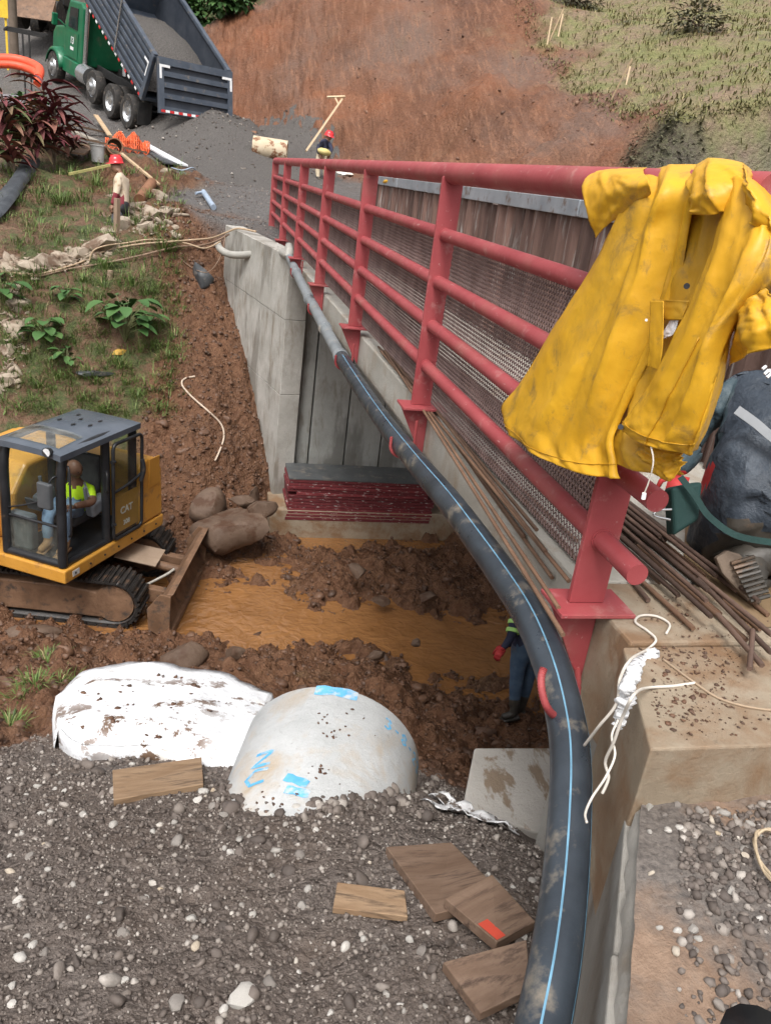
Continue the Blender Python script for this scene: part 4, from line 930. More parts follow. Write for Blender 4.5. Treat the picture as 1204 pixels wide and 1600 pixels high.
# mirror, front handrail, wiper
m = MB(); m.hexa([E(*p) for p in ((-.10, .08, .86), (-.04, .06, .86), (-.03, .24, .86), (-.09, .26, .86), (-.10, .08, 1.14), (-.04, .06, 1.14), (-.03, .24, 1.14), (-.09, .26, 1.14))]); m.build('mirror', noisy('mirror_shell', (.05, .055, .06), (.09, .095, .10), 5, .35), ex, world=True, bevel=.02, seg=3)
ebar('mirror_arm', [(.06, .05, 1.2), (-.02, .08, 1.2), (-.06, .12, 1.12)], None, .012)
ebar('wiper', [(.035, .82, .70), (.05, .5, .80), (.06, .22, .92)], None, .01)
ebar('grab_rail', [(.80, -.01, .82), (.76, -.05, .86), (.76, -.05, 1.02), (.80, -.01, 1.06)], None, .014)
# seat, consoles, levers
REFL_ST = plain('sticker_white', (.60, .60, .58))
SEAT = noisy('seat_fabric', (.03, .03, .033), (.06, .06, .062), 8, .8)
m = MB(); m.box((0, 0, 0), (.48, .48, .14), M=ER @ Matrix.Translation((.72, .46, .52))); seat = m.build('seat', SEAT, ex, world=True, bevel=.05, seg=3)
m = MB(); m.box((0, 0, 0), (.12, .46, .66), M=ER @ Matrix.Translation((1.0, .46, .90)) @ Matrix.Rotation(rad(10), 4, 'Y')); m.build('seat_back', SEAT, ex, world=True, bevel=.05, seg=3)
CONS = noisy('console_grey', (.10, .11, .12), (.17, .18, .20), 5, .5)
for y in (.14, .78):
    m = MB(); m.box((0, 0, 0), (.30, .13, .20), M=ER @ Matrix.Translation((.80 if y < .5 else .66, y, .68)) @ Matrix.Rotation(rad(-14), 4, 'Y')); m.build('console', CONS, ex, world=True, bevel=.04, seg=3)
    ebar('joystick', [(.62, y, .74), (.60, y, .84), (.59, y, .90)], None, .022, CONS)
m = MB(); m.box((0, 0, 0), (.16, .34, .46), M=ER @ Matrix.Translation((.18, .70, .44))); m.build('front_console', CONS, ex, world=True, bevel=.05, seg=3)
m = MB(); m.box((0, 0, 0), (.03, .20, .16), M=ER @ Matrix.Translation((.20, .55, .80)) @ Matrix.Rotation(rad(-20), 4, 'Y')); m.build('display', BLK, ex, world=True, bevel=.01)
ebox('sticker', .10, .22, -.0455, -.041, .05, .12, REFL_ST, .0, sk_)
for k in range(7):
    m = MB(); c = E(.15 + .28 * k, -.041, .085); m.tube([c, c + ER.to_3x3() @ Vector((0, -.010, 0))], .014, 8); m.build('bolt', BLK, sk_, world=True)
ebar('grab_rail', [(.12, -.0, 1.30), (.10, -.04, 1.2), (.10, -.04, .62), (.12, 0, .52)], None, .013)
# swing bracket and boom foot at the front right
ebox('swing_bracket', -.34, -.04, 1.05, 1.55, .02, .75, YEL, .04)
ebar('boom', [(-.20, 1.3, .55), (-.55, 1.3, 1.5), (-1.2, 1.3, 2.6), (-2.1, 1.3, 3.0)], None, .14, YEL)
ebar('hydraulic_ram', [(-.40, 1.12, .3), (-.9, 1.12, 1.2)], None, .05, noisy('ram_chrome', (.35, .35, .36), (.55, .55, .55), 5, .25, metal=.9))
ebar('hose_bundle', [(-.05, 1.02, .9), (-.22, .98, .95), (-.34, 1.0, .7), (-.2, 1.0, .4)], None, .035)
# undercarriage
TO = Vector((-.60, 9.07, GZ0)); ang = math.atan2(-.214, .977)
TM = Matrix.Translation(TO) @ Matrix.Rotation(ang, 4, 'Z')        # x forward (to the blade), y toward the far track
LT, HT, WT = 2.75, .64, .44
def track_path(n):
    """stadium loop, x from -LT to 0"""
    r0 = HT / 2 - .035; x0, x1 = -LT + HT / 2, -HT / 2; L = 2 * (x1 - x0) + 2 * PI * r0; out = []
    for i in range(n):
        d = L * i / n
        if d < x1 - x0: p, a = (x0 + d, HT / 2 + r0), 0
        elif d < x1 - x0 + PI * r0: t = (d - (x1 - x0)) / r0; p, a = (x1 + r0 * math.sin(t), HT / 2 + r0 * math.cos(t)), -t
        elif d < 2 * (x1 - x0) + PI * r0: d2 = d - (x1 - x0) - PI * r0; p, a = (x1 - d2, HT / 2 - r0), PI
        else: t = (d - 2 * (x1 - x0) - PI * r0) / r0; p, a = (x0 - r0 * math.sin(t), HT / 2 - r0 * math.cos(t)), PI - t
        out.append((p, a))
    return out
shoe = MB(); shoe.box((0, 0, 0), (.118, WT, .026)); shoe.box((-.03, 0, .026), (.030, WT - .006, .036)); shoe.box((.035, 0, .020), (.014, WT - .01, .022))
_shoe = None
uc = {}
for y0 in (0.0, 1.42):
    belt = MB(); tp = track_path(72)
    belt.grid([[TM @ Vector((p[0], y0 + y, p[1] + 0)) for y in (.03, WT - .03)] for p, a in tp + tp[:1]]); bo = belt.build('track', TRK, ex, smooth=60, world=True, solid=.03)
    for p, a in track_path(46):
        M4 = TM @ Matrix.Translation((p[0], y0 + WT / 2, p[1])) @ Matrix.Rotation(-a, 4, 'Y') @ Matrix.Translation((0, 0, .02))
        if _shoe is None: _shoe = shoe.build('track_shoe', TRK, bo, bevel=0); o = _shoe
        else: o = _shoe.copy(); COL.objects.link(o); o.parent = bo
        o.matrix_basis = rootmat(ex).inverted() @ M4
    fr = MB(); fr.prism([TM @ Vector((x, y0 + .06, z)) for x, z in ((-LT + .42, .10), (-.44, .10), (-.40, .2), (-.42, .44), (-.9, .50), (-LT + .5, .50))], (TM.to_3x3() @ Vector((0, WT - .12, 0)))); fr.build('track_frame', MUDM, ex, world=True, bevel=.02)
    for x in (-HT / 2, -LT + HT / 2):
        w = MB(); w.tube([TM @ Vector((x, y0 + .05, HT / 2)), TM @ Vector((x, y0 + WT - .05, HT / 2))], HT / 2 - .07, 24); w.build('track_wheel', MUDM, ex, smooth=40, world=True)
m = MB(); m.box((0, 0, 0), (1.2, 1.4, .26), M=TM @ Matrix.Translation((-1.37, .92, .52))); m.build('car_body', MUDM, ex, world=True, bevel=.04)
m = MB(); m.tube([TM @ Vector((-1.37, .92, .62)), TM @ Vector((-1.37, .92, .86))], .48, 28); m.build('swing_ring', BLK, ex, smooth=40, world=True)
# dozer blade: curved mouldboard, two arms
def curve_pts(n=9):
    return [(.30 + .16 * (1 - math.sin(PI * k / (n - 1))) , .03 + .60 * k / (n - 1)) for k in range(n)]
m = MB(); cp = curve_pts(); prof = [(x, z) for x, z in cp] + [(x - .075, z) for x, z in reversed(cp)]
m.prism([TM @ Vector((x, -.10, z)) for x, z in prof], TM.to_3x3() @ Vector((0, 2.06, 0))); bl = m.build('dozer_blade', MUDM, ex, world=True, bevel=.008, smooth=35)
for y in (-.12, 1.96):
    m = MB(); m.prism([TM @ Vector((x, y, z)) for x, z in ((.42, .02), (.43, .60), (.30, .62), (.14, .40), (.16, .12), (.34, .0))], TM.to_3x3() @ Vector((0, .03, 0))); m.build('end_plate', MUDM, bl, world=True, bevel=.004)
m = MB(); m.box((0, 0, 0), (.05, 2.04, .09), M=TM @ Matrix.Translation((.425, .93, .05))); m.build('cutting_edge', MUDM, bl, world=True, bevel=.006)
for y in (.42, 1.4):
    m = MB(); m.hexa([TM @ Vector(p) for p in ((-.75, y, .26), (.30, y, .16), (.30, y + .12, .16), (-.75, y + .12, .26), (-.75, y, .46), (.30, y, .36), (.30, y + .12, .36), (-.75, y + .12, .46))]); m.build('blade_arm', MUDM, ex, world=True, bevel=.015)
m = MB(); m.tube([TM @ Vector((-.5, .95, .55)), TM @ Vector((.28, .95, .42))], .06, 14); m.build('blade_ram', MUDM, ex, smooth=40, world=True)
m = MB(); m.tube(spline([TM @ Vector((-.55, .7, .50)), TM @ Vector((-.2, .6, .30)), TM @ Vector((.1, .75, .40)), TM @ Vector((.22, .9, .45))], 6), .018, 8); m.build('ram_hose', plain('hose_grey', (.35, .33, .29)), ex, smooth=60, world=True)
m = MB(); m.box((0, 0, 0), (.55, .5, .012), M=TM @ Matrix.Translation((-.25, .95, .60)) @ Matrix.Rotation(rad(7), 4, 'Y')); m.build('ram_guard', noisy('guard_mud', (.28, .20, .14), (.40, .30, .22), 4, .7), ex, world=True)

# ------------------------------------------------------------------ dump truck tipping gravel
GREEN = noisy('truck_green', (.006, .105, .046), (.012, .150, .068), 3, .35, c3=(.10, .13, .085), spot=2.5, spot_lo=.55, spot_hi=.75, bstr=.03, coat=.2)
NAVY = noisy('box_navy', (.045, .058, .080), (.085, .10, .125), 3, .45, c3=(.20, .165, .13), spot=5, spot_lo=.58, spot_hi=.74, bstr=.08)
DKN = noisy('box_recess', (.022, .028, .040), (.045, .052, .065), 3, .6, bstr=.05)
CHR = noisy('polished_metal', (.45, .46, .47), (.62, .62, .62), 4, .25, metal=.85, bstr=.02)
TYRE = noisy('tyre_rubber', (.018, .017, .016), (.045, .040, .036), 8, .8, c3=(.13, .105, .085), spot=9, bstr=.3)
REFW = plain('reflective_white', (.78, .78, .78), .4); REFR = plain('reflective_red', (.55, .03, .03), .4)
FRM = noisy('frame_black', (.015, .015, .016), (.04, .038, .036), 5, .6)
Pw = atd(203, 202, 26.0); Pf = atd(84, 127, 29.6)
fx = (Pf - Pw).normalized(); ly = Vector((0, 0, 1)).cross(fx).normalized(); uz = fx.cross(ly).normalized()
TS = Matrix((fx, ly, uz)).transposed()
T0 = Pw + fx * .68 - ly * 1.08                          # ground under the middle of the tandem
TK = Matrix.Translation(T0) @ TS.to_4x4()
tk = thing('dump_truck', 'green dump truck with raised dark grey box tipping gravel onto the road', 'truck', tuple(T0))
def tp_(*p): return TK @ Vector(p)
def tbox(name, x0, x1, y0, y1, z0, z1, mat, bevel=.02, parent=tk, M=None):
    m = MB(); MM = TK if M is None else M
    m.hexa([MM @ Vector(p) for p in ((x0, y0, z0), (x1, y0, z0), (x1, y1, z0), (x0, y1, z0), (x0, y0, z1), (x1, y0, z1), (x1, y1, z1), (x0, y1, z1))]); return m.build(name, mat, parent, world=True, bevel=bevel)
def wheel(x, y, r=.52, w=.30, dual=False, lift=0, inset=True):
    s = 1 if y > 0 else -1
    prof = [(r * .60, -w / 2), (r * .93, -w / 2), (r, -w / 2 + .05), (r, w / 2 - .05), (r * .93, w / 2), (r * .60, w / 2)]
    M4 = TK @ Matrix.Translation((x, y, r + lift)) @ Matrix.Rotation(-PI / 2 * s, 4, 'X')
    wh = MB(); wh.lathe(prof, 32, M4); t = wh.build('wheel', TYRE, tk, smooth=50, world=True)
    d = -.12 if inset else .03
    hb = MB(); hb.lathe([(r * .61, w / 2 - .01), (r * .56, w / 2 - .03), (r * .50, w / 2 + d), (r * .30, w / 2 + d + .02), (r * .26, w / 2 + d + .10), (r * .02, w / 2 + d + .11)], 24, M4); hb.build('rim', CHR, t, smooth=40, world=True)
    if dual:
        w2 = MB(); w2.lathe([(a, b - w - .04) for a, b in prof], 28, M4); w2.build('inner_tyre', TYRE, t, smooth=50, world=True)
for s in (1, -1):
    wheel(-.66, s * 1.08, dual=True); wheel(.66, s * 1.08, dual=True); wheel(2.05, s * 1.08, lift=.10, inset=False); wheel(5.55, s * 1.05, inset=False)
for y in (-.42, .36): tbox('chassis_rail', -1.5, 6.4, y, y + .08, .85, 1.12, FRM)
for x in (-.66, .66, 2.05, 5.55):
    m = MB(); m.tube([tp_(x, -1.0, .54), tp_(x, 1.0, .54)], .09, 12); m.build('axle', FRM, tk, smooth=40, world=True)
# cab, hood, fender
m = MB(); pr = [(3.55, 1.0), (3.55, 2.75), (3.8, 2.88), (4.75, 2.82), (5.1, 2.1), (5.1, 1.0)]
m.prism([tp_(x, -1.02, z) for x, z in pr], TK.to_3x3() @ Vector((0, 2.04, 0))); cab = m.build('cab', GREEN, tk, world=True, bevel=.06, seg=3)
m = MB(); pr = [(5.08, .95), (5.08, 2.02), (6.5, 1.78), (6.75, 1.55), (6.75, .75), (6.2, .75)]
m.prism([tp_(x, -.78, z) for x, z in pr], TK.to_3x3() @ Vector((0, 1.56, 0))); m.build('hood', GREEN, tk, world=True, bevel=.08, seg=3)
for s in (1, -1):
    rows = []
    for k in range(11):
        a = rad(10 + 160 * k / 10); rows.append([tp_(5.55 + .66 * math.cos(a), s * y, .52 + .64 * math.sin(a) + dz) for y, dz in ((.70, .02), (.95, .04), (1.18, .0), (1.22, -.10))])
    m = MB(); m.grid(rows); m.build('fender', GREEN, tk, smooth=60, world=True, solid=.03)
    tbox('step_box', 3.5, 4.95, s * .98 - .12, s * .98 + .12, .55, 1.02, GREEN, .03)
    m = MB(); m.prism([tp_(x, s * 1.03, z) for x, z in ((3.95, 2.0), (4.72, 2.0), (4.62, 2.62), (3.95, 2.66))], TK.to_3x3() @ Vector((0, .012 * s, 0))); m.build('side_window', noisy('truck_glass', (.012, .015, .018), (.03, .035, .04), 3, .1), cab, world=True)
    m = MB(); m.prism([tp_(x, s * 1.026, z) for x, z in ((3.86, 1.08), (4.82, 1.08), (4.82, 1.9), (3.86, 1.9))], TK.to_3x3() @ Vector((0, .014 * s, 0))); m.build('door', GREEN, cab, world=True, bevel=.01)
    m = MB(); m.tube([tp_(3.45, s * .92, .9), tp_(3.45, s * .92, 3.4)], .075, 14); m.build('exhaust_stack', CHR, tk, smooth=40, world=True)
    m = MB(); m.tube([tp_(2.75, s * .95, .78), tp_(3.45, s * .95, .78)], .31, 20); m.build('fuel_tank', CHR, tk, smooth=40, world=True)
tbox('windshield', 4.72, 4.76, -.9, .9, 2.12, 2.72, noisy('truck_glass2', (.012, .015, .018), (.03, .035, .04), 3, .1), .01, cab)
text('door_lettering', '13', .30, tp_(4.32, 1.05, 1.62), TS @ Matrix(((-1, 0, 0), (0, 0, 1), (0, 1, 0))), REFW, cab)
m = MB(); m.box((0, 0, 0), (.26, .012, .10), M=TK @ Matrix.Translation((4.32, 1.046, 1.38))); m.build('door_placard', REFW, cab, world=True)
m = MB(); m.tube(spline([tp_(5.0, .95, 1.9), tp_(5.1, 1.25, 2.1), tp_(5.1, 1.38, 2.0)], 4), .03, 8); m.build('mirror_arm', GREEN, tk, smooth=60, world=True)
tbox('mirror', 5.04, 5.18, 1.28, 1.46, 1.9, 2.28, GREEN, .03)
# raised box: local frame at the rear hinge
TILT = rad(22)
BM = TK @ Matrix.Translation((-1.75, 0, 1.10)) @ Matrix.Rotation(-TILT, 4, 'Y')
BL, BH, BW = 5.2, 1.45, 1.25
tbox('box_floor', 0, BL, -BW, BW, 0, .10, NAVY, .01, M=BM)
for s in (1, -1):
    sd = tbox('box_side', 0, BL, s * BW - .02, s * BW + .02, .08, BH, DKN, 0, M=BM)
    for z in (.10, .34, .56, .78, 1.0, 1.22):
        tbox('side_rib', .05, BL - .03, s * (BW + .02), s * (BW + .065), z, z + .11, NAVY, .012, sd, M=BM)
    tbox('top_rail', -.02, BL, s * BW - .05, s * BW + .09, BH - .06, BH + .06, NAVY, .02, sd, M=BM)
    tbox('corner_post', -.04, .16, s * BW - .03, s * BW + .10, .0, BH, NAVY, .02, sd, M=BM)
    for k in range(17):
        tbox('reflector', .15 + .28 * k, .15 + .28 * k + .14, s * (BW + .075) - .006, s * (BW + .075) + .006, .02, .08, REFW if k % 2 else REFR, 0, sd, M=BM)
    tbox('reflector', .10, .42, s * (BW + .105) - .006, s * (BW + .105) + .006, 1.10, 1.16, REFW, 0, sd, M=BM); tbox('reflector', .10, .15, s * (BW + .105) - .006, s * (BW + .105) + .006, .72, 1.10, REFW, 0, sd, M=BM)
tbox('box_front', BL - .06, BL, -BW, BW, 0, BH + .25, NAVY, .02, M=BM)
tbox('cab_guard', BL, BL + .9, -BW * .9, BW * .9, BH + .15, BH + .22, NAVY, .02, M=BM)
m = MB(); m.tube([tp_(2.2, 0, 1.1), BM @ Vector((BL - .5, 0, .1))], .13, 14); m.build('hoist_ram', CHR, tk, smooth=40, world=True)
m = MB(); m.tube([BM @ Vector((2.6, BW + .12, BH + .5)), BM @ Vector((2.2, BW + .12, .1))], .03, 8); m.build('tarp_arm', CHR, tk, smooth=60, world=True)
# load sliding in the box
rows = []
for i in range(15):
    x = .0 + 4.4 * i / 14; r = []
    for j in range(9):
        y = -BW + .03 + (2 * BW - .06) * j / 8
        r.append(BM @ Vector((x, y, .30 + .65 * math.sin(PI * min(1, i / 14) ** .8) * (.6 + .4 * math.sin(PI * j / 8)) + .04 * random.random())))
    rows.append(r)
m = MB(); m.grid(rows); LOADM = noisy('load_gravel', (.055, .049, .045), (.150, .136, .124), 30, .85, c3=(.20, .185, .17), spot=24, spot_lo=.58, spot_hi=.68, bstr=1.0, bscale=14, bdist=.08)
tag(m.build('gravel_load', LOADM, smooth=180), 'grey gravel load sliding out of the raised truck box', 'gravel')
# tailgate: hangs from its top hinges, swung out behind the box
hingeL = BM @ Vector((-.05, BW + .02, BH + .02)); hdir = (BM.to_3x3() @ Vector((0, -1, 0))).normalized(); dn = Vector((-fx.x * .10, -fx.y * .10, -1)).normalized(); bk = dn.cross(hdir).normalized()
GM = Matrix.Translation(hingeL) @ Matrix((hdir, dn, hdir.cross(dn))).transposed().to_4x4()   # x to the right, y down, z outward or inward
if GM.to_3x3().col[2].y > 0: zo = -1
else: zo = 1
GW_, GH = 2 * BW + .04, 1.52
tg = tbox('tailgate', 0, GW_, 0, GH, -.03, .03, DKN, 0, M=GM)
for y0, y1 in ((0, .20), (.36, .50), (.66, .80), (.96, 1.10), (1.32, GH)): tbox('gate_rib', .16, GW_ - .16, y0, y1, zo * .03, zo * .10, NAVY, 0, tg, M=GM)
for x in (0, GW_ - .17): tbox('gate_stile', x, x + .17, .0, GH, zo * .032, zo * .11, NAVY, 0, tg, M=GM)
for k in range(17): tbox('reflector', .05 + .145 * k, .05 + .145 * (k + 1) - .01, GH - .10, GH - .03, zo * .112, zo * .118, REFW if k % 2 else REFR, 0, tg, M=GM)
for x in (.03, GW_ - .38):
    tbox('reflector', x, x + .34, .20, .27, zo * .112, zo * .118, REFW, 0, tg, M=GM)
for x in (.03, GW_ - .10): tbox('reflector', x, x + .07, .27, .58, zo * .112, zo * .118, REFW, 0, tg, M=GM)
for s in (1, -1):
    m = MB(); m.prism([tp_(-1.55, s * 1.28, .35), tp_(-1.53, s * .82, .35), tp_(-1.5, s * .82, 1.0), tp_(-1.5, s * 1.28, 1.0)], TK.to_3x3() @ Vector((-.02, 0, 0))); m.build('mud_flap', FRM, tk, world=True)
# ------------------------------------------------------------------ people
SKIN = noisy('skin_dark', (.12, .062, .040), (.18, .096, .062), 8, .5, bstr=.05)
SKIN2 = noisy('skin_brown', (.20, .105, .065), (.28, .155, .10), 8, .5, bstr=.05)
HIVIS = noisy('hi_vis_yellow', (.42, .72, .01), (.60, .88, .03), 6, .7, bstr=.35, bscale=14, bdist=.02)
JEANS = noisy('blue_denim', (.10, .16, .26), (.21, .29, .40), 7, .85, bstr=.35, bscale=18, bdist=.015)
DJEANS = noisy('dark_denim', (.035, .065, .115), (.085, .13, .19), 7, .85, c3=(.13, .095, .07), spot=5, spot_lo=.58, spot_hi=.72, bstr=.35, bscale=18, bdist=.015)
NAVYC = noisy('navy_cloth', (.016, .018, .040), (.032, .035, .065), 7, .8, bstr=.35, bscale=18, bdist=.015)
TEAL = noisy('dark_teal_cloth', (.030, .052, .064), (.065, .098, .115), 4, .62, c3=(.10, .13, .14), spot=5, bstr=.5, bscale=9, bdist=.03)
BLACKP = noisy('black_wet_cloth', (.010, .011, .014), (.032, .034, .040), 5, .38, c3=(.06, .055, .05), spot=6, spot_lo=.6, spot_hi=.7, bstr=.5, bscale=9, bdist=.03)
BEIGE = noisy('beige_cloth', (.48, .38, .27), (.62, .52, .40), 6, .85, c3=(.30, .20, .12), spot=4, bstr=.3, bscale=16, bdist=.02)
KHAKI = noisy('khaki_cloth', (.40, .33, .22), (.52, .44, .32), 6, .85, bstr=.2)
CHARC = noisy('charcoal_cloth', (.035, .037, .042), (.075, .078, .085), 6, .85, bstr=.2)
BOOTY = noisy('tan_boot', (.22, .125, .065), (.34, .20, .11), 9, .7, bstr=.2)
BOOTD = noisy('rubber_boot', (.035, .032, .028), (.075, .065, .052), 7, .45, c3=(.15, .095, .06), spot=6, bstr=.2)
REDG = noisy('red_glove', (.42, .025, .03), (.58, .06, .055), 8, .65, bstr=.2)
HELM = noisy('red_helmet', (.60, .018, .025), (.72, .035, .04), 4, .25, bstr=0, coat=.4)
HAIR = plain('short_hair', (.012, .010, .009), .8)
GREYS = plain('grey_reflective', (.19, .20, .21), .5)

BONES = [('pelvis', 'waist'), ('waist', 'chest'), ('chest', 'neck'), ('neck', 'head'), ('chest', 'lsh'), ('lsh', 'lel'), ('lel', 'lwr'), ('chest', 'rsh'), ('rsh', 'rel'), ('rel', 'rwr'),
         ('pelvis', 'lhip'), ('lhip', 'lkn'), ('lkn', 'lan'), ('lan', 'lto'), ('pelvis', 'rhip'), ('rhip', 'rkn'), ('rkn', 'ran'), ('ran', 'rto')]
RAD = dict(pelvis=.155, waist=.135, chest=.155, neck=.062, head=.07, lsh=.085, lel=.055, lwr=.036, rsh=.085, rel=.055, rwr=.036, lhip=.115, lkn=.078, lan=.055, lto=.045, rhip=.115, rkn=.078, ran=.055, rto=.045)
def person(label, J, look, mats, base, s=1.0, face=None, headr=.105, radii=None, fingers=True, grip=None, lev=2):
    """mats: dict upper, lower, skin, boot, glove, sleeve(None=long). One continuous body grown over a posed skeleton."""
    root = thing('person', label, 'person', tuple(base))
    names = list(J); me = bpy.data.meshes.new('body'); idx = {k: i for i, k in enumerate(names)}
    ed = [(idx[a], idx[b]) for a, b in BONES if a in idx and b in idx]
    iv = rootmat(root).inverted()
    me.from_pydata([iv @ Vector(J[k]) for k in names], ed, [])
    tmp = bpy.data.objects.new('tmp', me); COL.objects.link(tmp)
    md = tmp.modifiers.new('skin', 'SKIN'); md.use_smooth_shade = True
    R = dict(RAD); R.update(radii or {})
    for k in names:
        v = me.skin_vertices[0].data[idx[k]]; v.radius = (R[k] * s, R[k] * s); v.use_root = (k == 'pelvis')
    sb = tmp.modifiers.new('sub', 'SUBSURF'); sb.levels = lev
    bpy.context.view_layer.update()
    ev = bpy.data.meshes.new_from_object(tmp.evaluated_get(bpy.context.evaluated_depsgraph_get())); bpy.data.objects.remove(tmp)
    V = [Vector(v.co) for v in ev.vertices]; F = [tuple(p.vertices) for p in ev.polygons]
    seg = []
    for a, b in BONES:
        if a in idx and b in idx: seg.append((a, b, iv @ Vector(J[a]), iv @ Vector(J[b])))
    order = ['upper', 'lower', 'skin', 'boot', 'glove', 'sleeve', 'hair']
    ml = [mats.get(k) or mats['upper'] for k in order]
    PE = iv @ Vector(J['pelvis']); AX = (iv @ Vector(J['waist'])) - PE; AX = AX / AX.length_squared
    def cls(p):
        best = None
        for a, b, A, B in seg:
            d = B - A; t = max(0, min(1, (p - A).dot(d) / max(d.length_squared, 1e-9))); dd = (A + d * t - p).length
            if best is None or dd < best[0]: best = (dd, a, b, t)
        _, a, b, t = best
        if b in ('waist', 'lhip', 'rhip', 'chest'):
            return 0 if (p - PE).dot(AX) > mats.get('hem', .30) else 1
        if b == 'head' or (b == 'neck' and t > .75): return 2
        if b in ('lel', 'rel') and mats.get('arm'): return 5
        if b in ('lel', 'rel'): return 2 if (mats.get('short') and t > .65) else 0
        if b in ('lwr', 'rwr'): return 2 if mats.get('short') else (4 if t > .9 and mats.get('glove') else (5 if mats.get('sleeve') else 0))
        if b in ('waist', 'chest', 'neck', 'lsh', 'rsh'): return 0 if not (a == 'pelvis' and t < .35) else 1
        if b in ('lto', 'rto'): return 3
        if b in ('lan', 'ran'): return 3 if t > mats.get('boot_h', .8) else 1
        return 1
    MI = [cls(sum((V[i] for i in f), Vector()) / len(f)) for f in F]
    bpy.data.meshes.remove(ev)
    # wrinkles in the cloth
    if mats.get('wrinkle', .006):
        co = np.array([v[:] for v in V]); wv = fbm(co[:, 0] * 17 + co[:, 2] * 6, co[:, 1] * 17 + co[:, 2] * 13, 31, 3) * mats.get('wrinkle', .006) * 2
        ctr = np.array([np.array(rootmat(root).inverted() @ Vector(J['pelvis']))])
        V = [v + Vector((wv[i], wv[i] * .6, wv[i] * .5)) for i, v in enumerate(V)]
    def addpart(vs, fs, mi):
        o = len(V); V.extend(iv @ Vector(v) for v in vs); F.extend(tuple(int(k) + o for k in f) for f in fs); MI.extend([mi] * len(fs))
    # head: skull with brow, nose, jaw, ears
    if 'head' in J:
        hc = Vector(J['head']); up = (hc - Vector(J['neck'])).normalized(); fw = Vector(look); fw = (fw - up * fw.dot(up)).normalized(); sd = up.cross(fw)
        v, f = ico(3); out = []
        for x, y, z in v:                              # x forward, y side, z up
            k = Vector((x * .98, y * .80, z * 1.18))
            if z < 0: k.x *= 1 - .10 * abs(z); k.y *= 1 + z * .28
            if x > .7: k.x -= .05
            nose = math.exp(-((y / .14) ** 2) - ((z + .12) / .20) ** 2) * (x > .5); k.x += .20 * nose
            k.x -= .10 * (math.exp(-(((abs(y) - .33) / .14) ** 2) - ((z - .08) / .10) ** 2)) * (x > .3)
            k.x += .07 * math.exp(-((y / .26) ** 2) - ((z + .48) / .08) ** 2) * (x > .3)
            k.x += .05 * math.exp(-((z - .26) / .08) ** 2 - (y / .5) ** 2) * (x > .3)
            out.append(hc + (fw * k.x + sd * k.y + up * k.z) * headr * s)
        addpart(out, f, 2)
        for q in (1, -1):
            v, f = ico(1); addpart([hc + (fw * (x * .16 - .05) + sd * (q * .80 + y * .07) + up * (z * .24 - .02)) * headr * s for x, y, z in v], f, 2)
            v, f = ico(1); addpart([hc + (fw * (.84 + x * .06) + sd * (q * .32 + y * .11) + up * (.08 + z * .055)) * headr * s for x, y, z in v], f, 6)
        v, f = ico(1); addpart([hc + (fw * (.90 + x * .05) + sd * (y * .22) + up * (-.48 + z * .03)) * headr * s for x, y, z in v], f, 6)
    # hands: palm and five fingers
    if fingers:
        for q, el, wr in ((1, 'lel', 'lwr'), (-1, 'rel', 'rwr')):
            if wr not in J: continue
            w0 = Vector(J[wr]); d = (w0 - Vector(J[el])).normalized(); gd = Vector((grip or {}).get(wr, (0, 0, -1))); sdv = d.cross(gd)
            if sdv.length < .2: sdv = d.cross(Vector((1, 0, 0)))
            sdv.normalize(); gd = sdv.cross(d).normalized(); mi = 4 if mats.get('glove') else 2
            m = MB(); m.box((0, 0, 0), (.085 * s, .082 * s, .030 * s), M=Matrix.Translation(w0 + d * .055 * s) @ Matrix((d, sdv, gd)).transposed().to_4x4()); addpart(m.v, m.f, mi)
            for k, (off, L) in enumerate(((-.033, .068), (-.011, .078), (.011, .074), (.033, .058))):
                a = w0 + d * .09 * s + sdv * off * s; b = a + (d * .8 + gd * .45) * L * .5 * s; c = b + (d * .25 + gd * .95) * L * .5 * s
                m = MB(); m.tube([a, b, c], [.0105 * s, .0095 * s, .008 * s], 6); addpart(m.v, m.f, mi)
            a = w0 + d * .03 * s - sdv * .045 * s * q; m = MB(); m.tube([a, a + (d * .6 - sdv * .6 * q) * .035 * s, a + (d * .95 - sdv * .5 * q + gd * .5) * .065 * s], [.013 * s, .011 * s, .009 * s], 6); addpart(m.v, m.f, mi)
    # soles
    for an, to in (('lan', 'lto'), ('ran', 'rto')):
        if to in J and mats.get('soles', True):
            a, t = Vector(J[an]), Vector(J[to]); d = (t - a); d = Vector((d.x, d.y, d.z)).normalized(); dn = Vector(mats.get('sole_dn', (0, 0, -1))); dn = (dn - d * dn.dot(d)).normalized(); sv = d.cross(dn)
            m = MB(); m.box((0, 0, 0), (.29 * s, .10 * s, .03 * s), M=Matrix.Translation((a + t) / 2 + d * .015 * s + dn * .045 * s) @ Matrix((d, sv, dn)).transposed().to_4x4()); addpart(m.v, m.f, 3)
    o = meshobj('body', V, F, None, root, 180, False, ml, MI)
    return root
